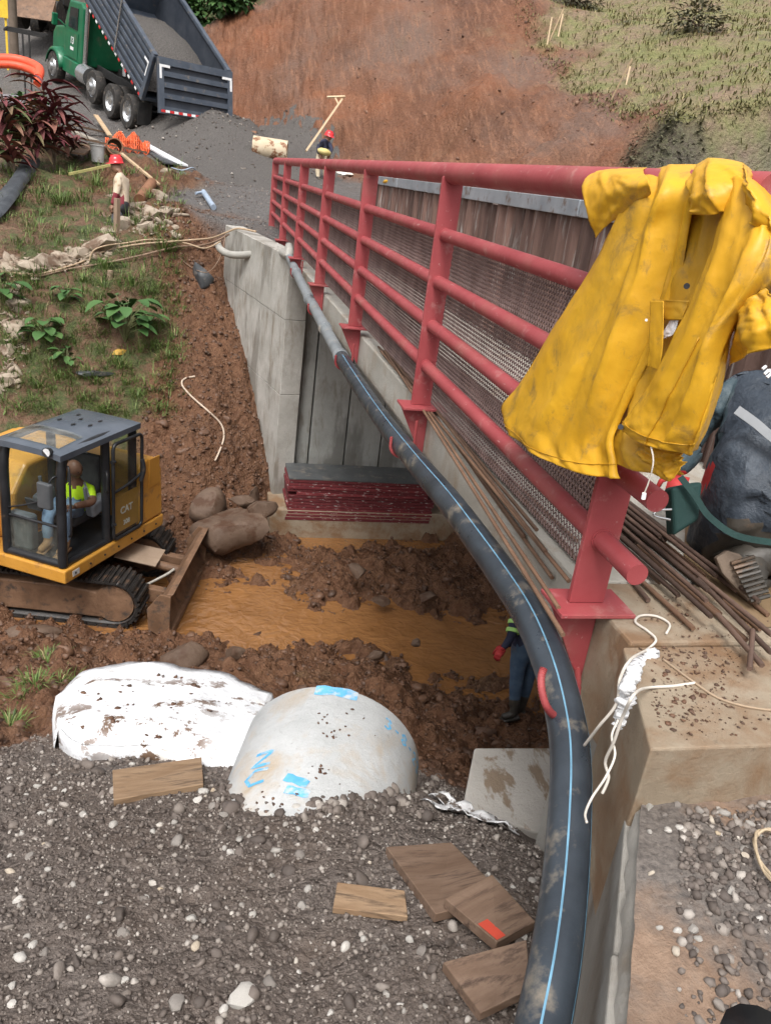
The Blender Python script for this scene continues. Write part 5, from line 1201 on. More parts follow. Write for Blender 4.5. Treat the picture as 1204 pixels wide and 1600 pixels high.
def helmet(root, hc, up, fw, mat=HELM, r=.135, s=1.0):
    hc = Vector(hc); up = Vector(up).normalized(); fw = Vector(fw); fw = (fw - up * fw.dot(up)).normalized(); sd = up.cross(fw)
    M4 = Matrix.Translation(hc) @ Matrix((fw, sd, up)).transposed().to_4x4(); m = MB()
    m.lathe([(r * 1.10, -.012), (r * 1.12, 0), (r * 1.0, .012), (r * .98, .05), (r * .86, .095), (r * .60, .128), (r * .25, .145), (.001, .148)], 24, M4)
    n = len(m.v)
    m.add([(r * 1.0 * math.cos(a) + (.05 if abs(a) < 1.2 else 0), r * 1.0 * math.sin(a), .0) for a in [rad(-80 + 16 * k) for k in range(11)]] + [(r * 1.05 * math.cos(a) + .075 * max(0, math.cos(a)), r * 1.05 * math.sin(a), -.012) for a in [rad(-80 + 16 * k) for k in range(11)]], [(k, k + 1, k + 12, k + 11) for k in range(10)], M4)
    m.box((0, 0, .135), (.20, .028, .02), M=M4)
    return m.build('helmet', mat, root, smooth=50, world=True)

# excavator operator, seated, leaning to look out of the open door
def ep(px, py, yl):
    """cab point on the plane yl behind the door side"""
    o = ER.inverted() @ Vector((0, 0, 0)); d = ER.to_3x3().inverted() @ Vector(_ray(px, py)); t = (yl - o.y) / d.y
    return ER @ (o + d * t)
F_ = ER.to_3x3() @ Vector((-1, 0, 0)); S_ = ER.to_3x3() @ Vector((0, -1, 0))
h_ = ep(117, 733, .30); pel = E(.74, .44, .66); che = ep(122, 768, .34)
J = dict(pelvis=pel, waist=pel.lerp(che, .5) + F_ * .0, chest=che, neck=ep(119, 752, .32), head=h_,
         lsh=ep(141, 768, .24), lel=ep(145, 785, .12), lwr=ep(116, 791, .12), rsh=ep(108, 768, .52), rel=ep(104, 789, .50), rwr=ep(100, 800, .42),
         lhip=E(.70, .34, .62), lkn=E(.34, .22, .66), lan=E(.30, .20, .30), lto=E(.12, .18, .27), rhip=E(.70, .54, .62), rkn=E(.32, .46, .62), ran=E(.26, .42, .30), rto=E(.08, .40, .27))
op = person('bare-headed operator in bright yellow-green shirt and jeans seated in the excavator cab', J, (F_ * .15 + S_ * 1.0), dict(upper=HIVIS, lower=JEANS, skin=SKIN, boot=BOOTY, short=True, hair=HAIR), pel, 1.0, radii=dict(head=.06, neck=.055))
m = MB(); a, b = Vector(J['lsh']), che
m.tube([Vector(J['lsh']).lerp(Vector(J['neck']), .4) + Vector((0, -.03, .085)), che.lerp(Vector(J['lsh']), .35) + S_ * .135 + F_ * .05 + Vector((0, 0, -.02))], .016, 6); m.build('reflective_band', GREYS, op, world=True)

# worker in the stream, half hidden by the pipe
D = 9.15
J = dict(pelvis=atd(817, 1012, D), waist=atd(820, 988, D), chest=atd(822, 962, D), neck=atd(826, 938, D), head=atd(822, 918, D + .1), lsh=atd(806, 962, D - .12), lel=atd(799, 994, D - .2), lwr=atd(784, 1015, D - .25),
         rsh=atd(838, 962, D + .15), rel=atd(826, 990, D + .25), rwr=atd(788, 1010, D + .12), lhip=atd(810, 1028, D - .05), lkn=atd(805, 1076, D - .05), lan=atd(802, 1116, D), lto=atd(782, 1121, D), rhip=atd(828, 1026, D + .08), rkn=atd(822, 1072, D + .1), ran=atd(812, 1110, D + .15), rto=atd(794, 1112, D + .15))
sw = person('worker in navy jacket, jeans and red gloves standing in mud behind the black pipe', J, (-1, .1, -.5), dict(upper=NAVYC, lower=DJEANS, skin=SKIN2, boot=BOOTD, glove=REDG, boot_h=.35, hair=HAIR), ground(802, 1126), .98)
LIME = plain('lime_band', (.42, .72, .20), .5)
for t in (.35, .75):
    a, b = Vector(J['lsh']), Vector(J['lel']); p = a.lerp(b, t); d = (b - a).normalized(); m = MB(); m.tube([p - d * .022, p + d * .022], .078, 14); m.build('reflective_band', LIME, sw, smooth=40, world=True)

# worker on the left bank in a red helmet
D = 15.6
hc = atd(182, 257, D)
J = dict(pelvis=atd(188, 322, D), waist=atd(190, 305, D), chest=atd(190, 286, D), neck=atd(186, 270, D), head=atd(182, 261, D), lsh=atd(186, 282, D - .2), lel=atd(182, 303, D - .22), lwr=atd(176, 320, D - .2), rsh=atd(195, 282, D + .2), rel=atd(198, 303, D + .15), rwr=atd(192, 322, D + .1),
         lhip=atd(185, 330, D - .08), lkn=atd(180, 362, D - .1), lan=atd(184, 392, D - .1), lto=atd(174, 396, D - .1), rhip=atd(192, 330, D + .08), rkn=atd(190, 362, D + .1), ran=atd(194, 390, D + .1), rto=atd(184, 394, D + .1))
lw = person('worker in red helmet and beige shirt standing behind the wooden post on the left bank', J, (-1, -.15, -.25), dict(upper=BEIGE, lower=CHARC, skin=SKIN2, boot=BOOTD, hair=HAIR, sleeve=noisy('maroon_cloth', (.16, .02, .03), (.24, .04, .05), 6, .8)), (J['lan'].x, J['lan'].y, J['lan'].z - .1), 1.12, headr=.095)
helmet(lw, hc + Vector((0, 0, .03)), (-.12, 0, 1), (-1, -.15, -.2))

# worker far behind the railing
D = 23.0
J = dict(pelvis=atd(502, 240, D), waist=atd(504, 233, D), chest=atd(507, 225, D), neck=atd(511, 218, D), head=atd(514, 214, D), lsh=atd(503, 223, D - .2), lel=atd(496, 232, D - .22), lwr=atd(500, 241, D - .3), rsh=atd(514, 224, D + .1), rel=atd(518, 234, D - .05), rwr=atd(514, 243, D - .15),
         lhip=atd(499, 245, D - .08), lkn=atd(496, 262, D - .1), lan=atd(497, 280, D - .1), lto=atd(500, 282, D - .3), rhip=atd(507, 245, D + .08), rkn=atd(508, 262, D), ran=atd(508, 279, D), rto=atd(512, 281, D - .2))
g0 = hz(J['lan'].x, J['lan'].y)
fwk = person('distant worker in red helmet, navy shirt and khaki trousers below the cut slope', J, (.4, -.8, -.5), dict(upper=NAVYC, lower=KHAKI, skin=SKIN2, boot=BOOTD, hair=HAIR), (J['lan'].x, J['lan'].y, J['lan'].z), .95)
helmet(fwk, Vector(J['head']) + Vector((0, 0, .03)), (.15, -.1, 1), (.5, -.8, -.2))
v, f = lump(2, 77, .25, .8); c = atd(507, 237, D - .35)
tag(meshobj('yellow_sack', [tuple(c + Vector((x * .22, y * .14, z * .13))) for x, y, z in v], [tuple(map(int, g)) for g in f], noisy('pale_yellow', (.50, .40, .14), (.66, .55, .24), 5, .7), None, 180), 'pale yellow sack carried by the distant worker', 'sack')

# worker bent over on the walkway at the right edge
J = dict(pelvis=atd(1172, 800, 3.22), waist=atd(1186, 735, 3.22), chest=atd(1205, 655, 3.25), neck=atd(1236, 592, 3.38), head=atd(1262, 552, 3.45), lsh=atd(1152, 612, 3.34), lel=atd(1084, 662, 3.42), lwr=atd(1062, 740, 3.38),
         rsh=atd(1290, 650, 3.1), rel=atd(1310, 740, 3.2), rwr=atd(1280, 810, 3.4), lhip=atd(1135, 815, 3.25), lkn=atd(1098, 862, 3.66), lan=atd(1165, 876, 3.10), lto=atd(1188, 928, 3.02), rhip=atd(1225, 820, 3.1), rkn=atd(1205, 890, 3.5), ran=atd(1270, 910, 2.95), rto=atd(1290, 960, 2.85))
SHIRTD = noisy('dark_work_shirt', (.022, .030, .042), (.055, .070, .090), 3, .55, c3=(.085, .105, .13), spot=4, spot_lo=.55, spot_hi=.7, bstr=.55, bscale=6, bdist=.05)
bw = person('worker in dark shirt with teal sleeves kneeling on the walkway at the right edge', J, (-.2, .9, -.6), dict(upper=SHIRTD, lower=SHIRTD, skin=SKIN2, boot=BOOTD, glove=REDG, hair=HAIR, wrinkle=.026, soles=False, boot_h=.55, hem=-.75, sleeve=TEAL, arm=True), (J['pelvis'].x, J['pelvis'].y, DT), 1.0, lev=3,
            radii=dict(pelvis=.225, waist=.205, chest=.205, lhip=.16, rhip=.16, lkn=.10, lan=.065, lto=.05, lsh=.10, lel=.075, lwr=.052))
GRB = noisy('green_webbing', (.006, .030, .027), (.014, .05, .044), 8, .75, bstr=.3)
def band(pts, w, th, mat, name, parent, nrm=None):
    P = spline(pts, 5); rows = []
    for i, p in enumerate(P):
        t = (P[min(i + 1, len(P) - 1)] - P[max(i - 1, 0)]).normalized(); vd = Vector(-RC[:, 2]); sdv = t.cross(vd).normalized() * w / 2; rows.append([p - sdv, p + sdv])
    m = MB(); m.grid(rows); return m.build(name, mat, parent, world=True, solid=th)
band([atd(1062, 745, 2.98), atd(1085, 775, 2.96), atd(1105, 805, 2.95), atd(1140, 832, 2.93), atd(1175, 843, 2.9), atd(1230, 850, 2.86)], .024, .003, GRB, 'tool_belt', bw)
m = MB(); q = [atd(1048, 762, 3.0), atd(1098, 752, 3.0), atd(1092, 812, 2.99), atd(1052, 838, 3.0)]; bk_ = Vector(RC[:, 2]) * .09
m.hexa([q[3], q[2], q[2] + bk_, q[3] + bk_, q[0], q[1], q[1] + bk_, q[0] + bk_]); m.build('tool_pouch', GRB, bw, world=True, bevel=.015, seg=3)
m = MB(); m.tube(spline([atd(1048, 796, 2.98), atd(1026, 798, 2.97), atd(1022, 806, 2.97), atd(1046, 812, 2.98)], 5), .005, 8); m.build('hammer_loop', CHR, bw, smooth=60, world=True)
band([atd(1150, 640, 3.02), atd(1178, 660, 3.0), atd(1204, 682, 2.98), atd(1235, 705, 2.96)], .036, .003, GREYS, 'reflective_stripe', bw)
m = MB()
for a, b in (((1193, 585), (1200, 578)), ((1197, 590), (1204, 584)), ((1200, 577), (1207, 590)), ((1190, 577), (1196, 572))): m.tube([atd(*a, 3.015), atd(*b, 3.015)], .006, 6)
m.build('shirt_logo', REFW, bw, world=True)
# ribbed rubber sole turned to the camera
m = MB(); A_, B_ = atd(1158, 872, 2.99), atd(1188, 938, 2.93); dd = (B_ - A_); sw_ = dd.cross(Vector(RC[:, 2])).normalized()
for k in range(9): p = A_.lerp(B_, .05 + .9 * k / 8); m.tube([p - sw_ * (.045 - .001 * k), p + sw_ * (.045 - .001 * k)], .008, 6)
m.build('boot_sole', BOOTD, bw, world=True, smooth=60)
bkv = Vector(RC[:, 2]); sole = [atd(a, b, 3.0) for a, b in ((1118, 872), (1136, 860), (1156, 866), (1176, 890), (1194, 924), (1188, 944), (1172, 944), (1150, 920), (1128, 896))]
m = MB(); m.prism(sole, bkv * .03); m.build('boot_plate', noisy('muddy_sole', (.10, .07, .05), (.17, .125, .09), 6, .7, bstr=.4), bw, world=True, bevel=.006)
m = MB(); m.tube(spline([atd(1240, 862, 3.15), atd(1200, 868, 3.13), atd(1165, 880, 3.12), atd(1158, 895, 3.1), atd(1176, 922, 3.09)], 6), [.085 - .0012 * k for k in range(25)], 16); m.build('boot_shaft', BOOTD, bw, world=True, smooth=60)
# black boots of someone just at the bottom edge
for lbl, q, dr, r in (('rounded black boot toe at the bottom edge, left of the other boot', atz(1002, 1690, -1.46), Vector((.1, -1, 0)), .05), ('black boot and trouser leg at the bottom right corner', atz(1262, 1700, -1.42), Vector((.1, -1, 0)), .045)):
    v, f = lump(3, 5, .05, .75); dr.normalize(); sv = Vector((-dr.y, dr.x, 0)); V = [q - dr * x * .16 + sv * y * r + Vector((0, 0, z * .06)) + dr * .10 for x, y, z in v]; F = [tuple(map(int, g)) for g in f]
    n0 = len(V); m = MB(); m.v = V; m.f = F; m.tube([q + dr * .16 + Vector((0, 0, .02)), q + dr * .17 + Vector((0, 0, .35))], [.055, .065], 14)
    tag(m.build('rubber_boot', noisy('black_boot', (.010, .010, .011), (.022, .022, .024), 6, .35), smooth=180), lbl, 'boot', 'boots at the bottom edge')
# ------------------------------------------------------------------ yellow raincoat hung over the railing
def jacket_mat(name, k=1.0):
    m, n, b = mat_new(name); co = coords(n, 'Object')
    col = ramp(n, noise(n, co, 3, 5, .6), [(.3, (.61 * k, .312 * k, .012)), (.7, (.73 * k, .400 * k, .022))]).outputs[0]
    col = mixc(n, ramp(n, noise(n, co, 4.5, 7, .72), [(.48, 0.), (.68, .6)]).outputs[0], col, (.42, .235, .03))
    col = mixc(n, ramp(n, noise(n, co, 9, 7, .75, .5), [(.55, 0.), (.72, .8)]).outputs[0], col, (.17, .11, .05))
    n.links.new(col, b.inputs['Base Color']); b.inputs['Roughness'].default_value = .48; b.inputs['Specular IOR Level'].default_value = .4
    h = N(n, 'ShaderNodeMath', operation='ADD'); n.links.new(noise(n, co, 4.5, 3, .5, .4), h.inputs[0]); k2 = N(n, 'ShaderNodeMath', operation='MULTIPLY'); k2.inputs[1].default_value = .14; n.links.new(noise(n, co, 26, 4, .6), k2.inputs[0]); n.links.new(k2.outputs[0], h.inputs[1])
    bump(n, b, h.outputs[0], .38, .03); MATS[name] = m; return m
JY = jacket_mat('raincoat_yellow'); JL = jacket_mat('raincoat_shade_seam', .82)  # second yellow darkened to paint shadow inside the coat; seams share it
jk = thing('raincoat', 'mud-stained yellow raincoat draped over the near end of the railing', 'raincoat', (1.3, 2.3, .1))
JX = 1.262
def ridged(u, v, seed, o=4):
    """sharp crease lines"""
    t = 0; a = 1.0; k = 1.0
    for i in range(o):
        t = t + a * (1 - np.abs(2 * vnoise(u * k + 3.1 * i + seed, v * k - 1.7 * i, seed + i)) * 2); a *= .5; k *= 2.1
    return t
def cloth(name, rows, mat=JY, n=11, folds=(), wr=.008, seed=1, parent=jk, th=.0018, ruck=0.0, skew=.6):
    """rows of (px, py, dx): dx metres toward the viewer from the hanging plane"""
    A = [[atx(px, py, JX - dx) for px, py, dx in r] for r in rows]
    A = [spline(r, n) for r in A]; w = len(A[0])
    cols = [spline([A[i][j] for i in range(len(A))], n) for j in range(w)]
    G = [[cols[j][i] for j in range(w)] for i in range(len(cols[0]))]
    H = len(G); U, V = np.meshgrid(np.linspace(0, 1, w), np.linspace(0, 1, H)); D = np.zeros_like(U)
    for (uc, slope, wd, amp, v0, v1) in folds:              # a crease running down the cloth: sharp crest, slack flanks
        e = np.abs(U - uc - slope * V - .02 * np.sin(V * 9 + uc * 20)) / (wd * 1.5)
        D += .62 * amp * np.exp(-1.5 * e) * np.clip(1.25 - .25 * e, 0, 1) * sstep(v0 - .12, v0 + .1, V) * (1 - sstep(v1 - .1, v1 + .12, V))
    D += wr * .7 * (ridged(U * 2.2 + skew * V, V * 1.3 - U * .5, seed, 5) - 1.0) * sstep(-.05, .1, V)
    D += wr * .42 * (ridged(U * 4 - V * 3, V * 4.0 + U * 2, seed + 20, 5) - .9) * sstep(.0, .3, V)
    D += ruck * np.abs(np.sin(V * 30 + 6 * np.sin(U * 5))) * sstep(.7, 1, V)
    for i in range(H):
        for j in range(w): d = float(D[i, j]); G[i][j] = G[i][j] + Vector((-d, -d * .25, 0))
    m = MB(); m.grid(G); o = m.build(name, mat, parent, smooth=180, world=True, solid=th); return o, G
# back panel, left of the opening
back = [[(1000, 284, -.20), (1030, 276, -.20), (1065, 270, -.20), (1100, 264, -.19)],
        [(985, 271, -.10), (1020, 264, -.10), (1062, 258, -.11), (1105, 254, -.11)],
        [(968, 310, .0), (1010, 300, .005), (1048, 292, .0), (1092, 285, -.005)],
        [(935, 388, .0), (985, 375, .025), (1022, 360, .015), (1078, 352, -.01)],
        [(893, 465, .005), (948, 462, .045), (998, 448, .03), (1058, 450, -.02)],
        [(850, 535, .01), (905, 545, .06), (965, 540, .045), (1022, 545, -.01)],
        [(812, 598, .015), (868, 622, .075), (928, 625, .06), (985, 628, .0)],
        [(786, 636, .02), (836, 682, .085), (897, 694, .07), (962, 690, .015)],
        [(793, 672, .03), (842, 712, .085), (903, 740, .075), (968, 748, .02)]]
bo, BG = cloth('back_panel', back, folds=[(.14, -.03, .05, .030, .05, 1.1), (.36, .06, .045, -.030, .15, .9), (.58, .10, .06, .050, .0, .75), (.80, .03, .045, -.035, .1, 1.1), (.45, -.15, .05, .035, .6, 1.1), (.93, 0, .04, .035, .2, 1.1), (.25, .25, .035, -.02, .55, 1.0)], wr=.012, seed=4, ruck=.006)
# hem seam
m = MB(); m.tube([p + Vector((-.003, 0, 0)) for p in BG[-6]], .0016, 5); m.build('seam', JL, bo, world=True, smooth=180)
# inner front between the panels, the fold's shadow put into its darker yellow
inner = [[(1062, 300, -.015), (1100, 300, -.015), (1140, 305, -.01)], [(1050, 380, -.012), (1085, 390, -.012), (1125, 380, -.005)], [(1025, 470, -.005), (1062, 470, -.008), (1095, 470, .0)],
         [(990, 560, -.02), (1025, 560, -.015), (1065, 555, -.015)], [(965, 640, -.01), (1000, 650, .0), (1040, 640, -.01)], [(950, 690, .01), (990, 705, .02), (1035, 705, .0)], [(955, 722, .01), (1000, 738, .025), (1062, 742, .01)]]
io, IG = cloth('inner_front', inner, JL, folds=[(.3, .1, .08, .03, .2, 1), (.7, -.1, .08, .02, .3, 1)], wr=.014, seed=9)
# right front flap, outside facing the camera
flap = [[(1128, 290, .0), (1150, 275, .01), (1180, 300, .0), (1208, 340, -.04), (1240, 380, -.12)],
        [(1118, 350, .02), (1150, 345, .04), (1185, 355, .03), (1216, 372, -.02), (1250, 420, -.10)],
        [(1092, 430, .04), (1128, 428, .055), (1165, 425, .05), (1200, 430, .01), (1235, 450, -.06)],
        [(1052, 520, .05), (1085, 528, .065), (1115, 520, .07), (1138, 505, .03), (1150, 490, -.02)],
        [(1012, 595, .055), (1045, 608, .07), (1082, 612, .075), (1112, 600, .04), (1134, 575, -.02)],
        [(984, 645, .055), (1015, 664, .075), (1056, 676, .07), (1090, 672, .04), (1112, 645, -.01)],
        [(965, 668, .055), (1003, 692, .07), (1040, 704, .065), (1072, 712, .035), (1086, 702, -.01)]]
fo, FG = cloth('front_flap', flap, folds=[(.42, .05, .06, .030, .25, 1.1), (.72, -.08, .05, -.035, .3, 1.1), (.15, .02, .04, .018, .1, 1.1), (.60, -.2, .05, -.03, .0, .45), (.85, -.1, .05, .03, .1, .6)], wr=.012, seed=14, ruck=.005)
m = MB(); m.tube([p + Vector((-.003, 0, 0)) for p in FG[-7]], .0016, 5); m.build('seam', JL, fo, world=True, smooth=180)
m = MB(); m.tube([FG[i][13] + Vector((-.004, 0, 0)) for i in range(33, len(FG))], .002, 5); m.build('seam', JL, fo, world=True, smooth=180)
# lining hem below the flap
lin = [[(985, 690, .015), (1025, 700, .02), (1065, 700, .015)], [(992, 715, .03), (1030, 722, .02), (1062, 715, .03)], [(1012, 738, .02), (1042, 752, .03), (1066, 722, .02)]]
cloth('lining_hem', lin, JY, wr=.02, seed=21)
# left sleeve, hanging as a flattened tube over the pipe
slv = [[(1015, 300, .015), (1012, 280, .02), (1005, 266, -.05), (1010, 262, -.10)], [(985, 322, .02), (972, 290, .045), (962, 267, -.03), (970, 262, -.10)],
       [(955, 346, .02), (942, 305, .05), (935, 270, -.02), (940, 265, -.10)], [(929, 372, .015), (915, 335, .045), (914, 285, .0), (925, 270, -.09)]]
so_, SG = cloth('left_sleeve', slv, folds=[(.5, .1, .1, .02, 0, 1.1)], wr=.010, seed=30)
# right sleeve
slr = [[(1138, 500, .0), (1160, 470, .03), (1195, 450, .0)], [(1140, 535, -.01), (1172, 505, .05), (1212, 480, .01)], [(1136, 572, -.03), (1185, 548, .03), (1240, 520, .0)]]
cloth('right_sleeve', slr, folds=[(.3, .1, .08, .03, 0, 1.1), (.7, -.1, .08, -.03, 0, 1.1)], wr=.014, seed=33)
# hood bunched on top
hood = [[(1072, 282, -.16), (1105, 254, -.16), (1150, 256, -.16), (1190, 288, -.16), (1215, 330, -.16)], [(1066, 290, .02), (1103, 252, -.03), (1146, 256, -.02), (1186, 292, -.01), (1212, 345, -.04)],
        [(1072, 318, .05), (1100, 290, .055), (1140, 290, .035), (1182, 318, .04), (1210, 370, .0)], [(1076, 334, .045), (1105, 336, .055), (1140, 330, .02), (1175, 350, .03), (1200, 385, .0)]]
ho, HG = cloth('hood', hood, folds=[(.25, .12, .06, .035, 0, 1.1), (.48, .05, .05, -.05, .1, 1.1), (.68, .08, .05, .04, .1, 1.1), (.85, 0, .05, -.03, 0, 1.1)], wr=.016, seed=41)
# strap, buttons, cord, white label inside
strap = [[(1015, 470, .03), (1036, 470, .03)], [(1014, 510, .034), (1035, 512, .034)], [(1012, 550, .034), (1033, 552, .034)], [(1010, 572, .03), (1028, 578, .03)]]
cloth('strap', strap, JY, wr=.002, seed=50)
cloth('pocket_flap', [[(1020, 468, .012), (1075, 470, .012)], [(1030, 500, .016), (1064, 500, .014)]], JL, wr=.003, seed=52)
cloth('inner_label', [[(1052, 490, .008), (1064, 486, .008)], [(1036, 515, .010), (1052, 520, .010)], [(1034, 530, .010), (1042, 527, .010)]], plain('label_white', (.72, .72, .74)), wr=.004, seed=53)
SNAP = plain('dark_snap', (.05, .05, .055), .35, metal=.6)
for k, (px, py, dx) in enumerate(((1072, 447, .012), (969, 667, .075), (1009, 500, .04))):
    c = atx(px, py, JX - dx); vd = -c.normalized(); m = MB(); m.tube([c - vd * .004, c + vd * .006], .008 if k < 2 else .004, 14); m.build('snap_button', SNAP if k < 2 else REFW, jk, world=True, smooth=40)
m = MB(); m.tube(spline([atx(1014, 690, JX - .07), atx(1020, 720, JX - .075), atx(1013, 752, JX - .07), atx(1006, 770, JX - .07)], 5), .0022, 6); m.build('drawstring', CORD, jk, world=True)
m = MB(); m.tube([atx(1006, 770, JX - .07), atx(1004, 780, JX - .07)], .006, 8); m.build('cord_toggle', REFW, jk, world=True)
# small yellow cloth on the form wall cap
v, f = lump(2, 91, .5, .5); c = atx(605, 284, 2.84)
tag(meshobj('yellow_cloth', [tuple(c + Vector((x * .06, y * .26, z * .09))) for x, y, z in v], [tuple(map(int, g)) for g in f], JY, None, 180), 'small crumpled yellow cloth on the cap of the rusty wall', 'cloth')
# ------------------------------------------------------------------ stones and clods
def stone_mat(name, stops, attr=True, rough=.75, wet=False):
    m, n, b = mat_new(name); co = coords(n, 'Object')
    if attr: a = N(n, 'ShaderNodeAttribute', attribute_name='tint'); src = a.outputs['Fac']
    else: a = n.nodes.new('ShaderNodeObjectInfo'); src = a.outputs['Random']
    col = ramp(n, src, stops).outputs[0]
    col = mixc(n, ramp(n, noise(n, co, 28, 5, .7), [(.4, 0.), (.7, .5)]).outputs[0], col, (.11, .085, .068))
    n.links.new(col, b.inputs['Base Color']); b.inputs['Roughness'].default_value = rough; bump(n, b, noise(n, co, 60, 5, .7), .3, .006); MATS[name] = m; return m
GRAVM = stone_mat('gravel_stones', [(0, (.060, .047, .040)), (.4, (.110, .088, .076)), (.72, (.170, .140, .120)), (.90, (.27, .235, .205)), (1, (.42, .38, .34))])
PEBM = stone_mat('river_pebbles', [(0, (.15, .13, .115)), (.3, (.28, .255, .23)), (.65, (.42, .40, .365)), (.88, (.54, .51, .47)), (1, (.44, .35, .24))], attr=False)
CLODM = stone_mat('mud_clods', [(0, (.055, .024, .011)), (.5, (.100, .045, .022)), (1, (.155, .076, .040))], rough=.6)
var1 = [lump(1, 300 + k, .35, .75, 2) for k in range(10)]; var2 = [lump(2, 330 + k, .30, .72, 3) for k in range(10)]; clo = [lump(2, 360 + k, .45, .8, 2) for k in range(10)]; clo1 = [lump(1, 380 + k, .45, .85, 1) for k in range(8)]
def seat_points(n, x0, x1, y0, y1, cls, wmin=.4, dens=None):
    x = RNG.uniform(x0, x1, n); y = RNG.uniform(y0, y1, n)
    if dens is not None: k = RNG.uniform(0, 1, n) < dens(x, y); x, y = x[k], y[k]
    z, w = height(x, y); k = w[:, CLS.index(cls)] > wmin
    return x[k], y[k], z[k]
x, y, z = seat_points(52000, -2.4, 1.7, .8, 4.6, 'g')
sz = RNG.gamma(1.6, .0021, len(x)) + .0025
scatter_mesh('gravel_chips', np.stack([x, y, z], 1), np.clip(sz, .0025, .014), var1, GRAVM, GROUND['gravel_bank'], smooth=False)
x, y, z = seat_points(700, -2.4, 1.7, .8, 4.6, 'g')
scatter_mesh('gravel_cobbles', np.stack([x, y, z], 1), np.clip(RNG.gamma(2.2, .0045, len(x)) + .008, .009, .034), var2, GRAVM, GROUND['gravel_bank'], smooth=False)
# single stones one can pick out
peb = []
for k in range(12):
    v, f = lump(2, 500 + k, .26, .70, 3 if k % 2 else 7); o = meshobj('stone', v.tolist(), f.tolist(), PEBM, None, 180 if k % 2 else 30); peb.append(o)
used = [False] * 12
def put_stone(parent, p, s):
    k = random.randrange(12)
    if not used[k]: o = peb[k]; used[k] = True
    else: o = peb[k].copy(); COL.objects.link(o)
    o.parent = parent; o.location = (p[0], p[1], p[2] + s * .25); o.scale = (s, s * random.uniform(.75, 1.1), s); o.rotation_euler = (random.uniform(-.4, .4), random.uniform(-.4, .4), random.uniform(0, 6.3)); return o
named = [(380, 1562, .052), (467, 1264, .030), (75, 1360, .020), (195, 1460, .030), (430, 1330, .022), (540, 1480, .026), (472, 1418, .026), (660, 1487, .030), (640, 1470, .022), (130, 1275, .022), (80, 1268, .018), (180, 1252, .022), (360, 1333, .020), (225, 1405, .022), (240, 1300, .02),
         (72, 1488, .024), (50, 1478, .02), (300, 1438, .024), (305, 1480, .028), (420, 1536, .026), (275, 1570, .034), (340, 1250, .018), (480, 1390, .02), (20, 1540, .02), (395, 1430, .02)]
for px, py, s in named: put_stone(GROUND['gravel_bank'], ground(px, py), s * .78)
x, y, z = seat_points(420, -1.3, 1.45, 1.4, 4.1, 'g', .5)
for i in range(min(205, len(x))): put_stone(GROUND['gravel_bank'], (x[i], y[i], z[i]), min(.026, .008 + random.gammavariate(1.8, .0034)))
# right-hand fill
n = 9000; fxx = RNG.uniform(.9, 3.0, n); fyy = RNG.uniform(.55, 1.47, n); ok = fxx > .74 + (fyy - .62) * .592 + .08; fxx, fyy = fxx[ok], fyy[ok]
d_ = fbm(fxx * 3, fyy * 3, 61, 3); ok = RNG.uniform(-.35, .35, len(fxx)) < d_ + .12; fxx, fyy = fxx[ok], fyy[ok]
scatter_mesh('fill_chips', np.stack([fxx, fyy, fill_z(fxx, fyy)], 1), np.clip(RNG.gamma(2, .0028, len(fxx)) + .003, .003, .016), var1, GRAVM, FILL, smooth=False)
for px, py, s in [(1055, 1265, .020), (1090, 1272, .024), (1125, 1278, .022), (1145, 1285, .018), (1170, 1295, .022), (1108, 1290, .02), (1040, 1308, .016), (1060, 1302, .018), (1012, 1307, .014), (1118, 1310, .012), (1158, 1332, .02), (1162, 1345, .022), (1014, 1370, .012), (1165, 1380, .014), (1093, 1462, .016), (1055, 1486, .016), (1186, 1432, .016), (1030, 1445, .014), (1085, 1450, .02), (1060, 1450, .018), (1140, 1395, .016), (1085, 1480, .014), (1150, 1318, .016), (1180, 1310, .018), (1022, 1255, .022), (1195, 1300, .02), (1035, 1280, .015), (1075, 1250, .014)]:
    p = atz(px, py, -1.50); put_stone(FILL, (p.x, p.y, float(fill_z(np.array([p.x]), np.array([p.y]))[0])), s * .62)
# mud clods
def notwet(x, y, z): return z > -5.62
x, y, z = seat_points(9000, -2.6, 5.2, 3.6, 13.2, 'm', .35); k = notwet(x, y, z); x, y, z = x[k], y[k], z[k]
scatter_mesh('mud_crumbs', np.stack([x, y, z], 1), np.clip(RNG.gamma(1.6, .0065, len(x)) + .005, .006, .032), clo1, CLODM, GROUND['stream_bed'], smooth=False)
x, y, z = seat_points(1000, -2.6, 5.2, 3.8, 13.2, 'm', .5); k = (z > -5.66); x, y, z = x[k], y[k], z[k]
scatter_mesh('mud_lumps', np.stack([x, y, z], 1), np.clip(RNG.gamma(1.8, .014, len(x)) + .012, .015, .085), clo, CLODM, GROUND['stream_bed'], smooth=False, sink=.75)
x, y, z = seat_points(2600, -.9, 1.3, 11.0, 18.0, 'm', .35)
scatter_mesh('bank_crumbs', np.stack([x, y, z], 1), np.clip(RNG.gamma(1.6, .009, len(x)) + .007, .008, .045), clo1, CLODM, GROUND['stream_bed'], smooth=False, sink=.6)
x, y, z = seat_points(7000, -5, 3, 16, 31, 'r', .4)
scatter_mesh('road_stones', np.stack([x, y, z], 1), np.clip(RNG.gamma(2, .005, len(x)) + .006, .006, .03), var1, GRAVM, GROUND['gravel_road'], smooth=False)
x, y, z = seat_points(500, 2, 13, 18, 38, 'c', .5)
scatter_mesh('slope_crumbs', np.stack([x, y, z], 1), np.clip(RNG.gamma(2, .009, len(x)) + .01, .012, .06), clo1, stone_mat('slope_clods', [(0, (.09, .042, .026)), (.6, (.19, .092, .055)), (1, (.30, .175, .115))]), GROUND['cut_slope'], smooth=False)
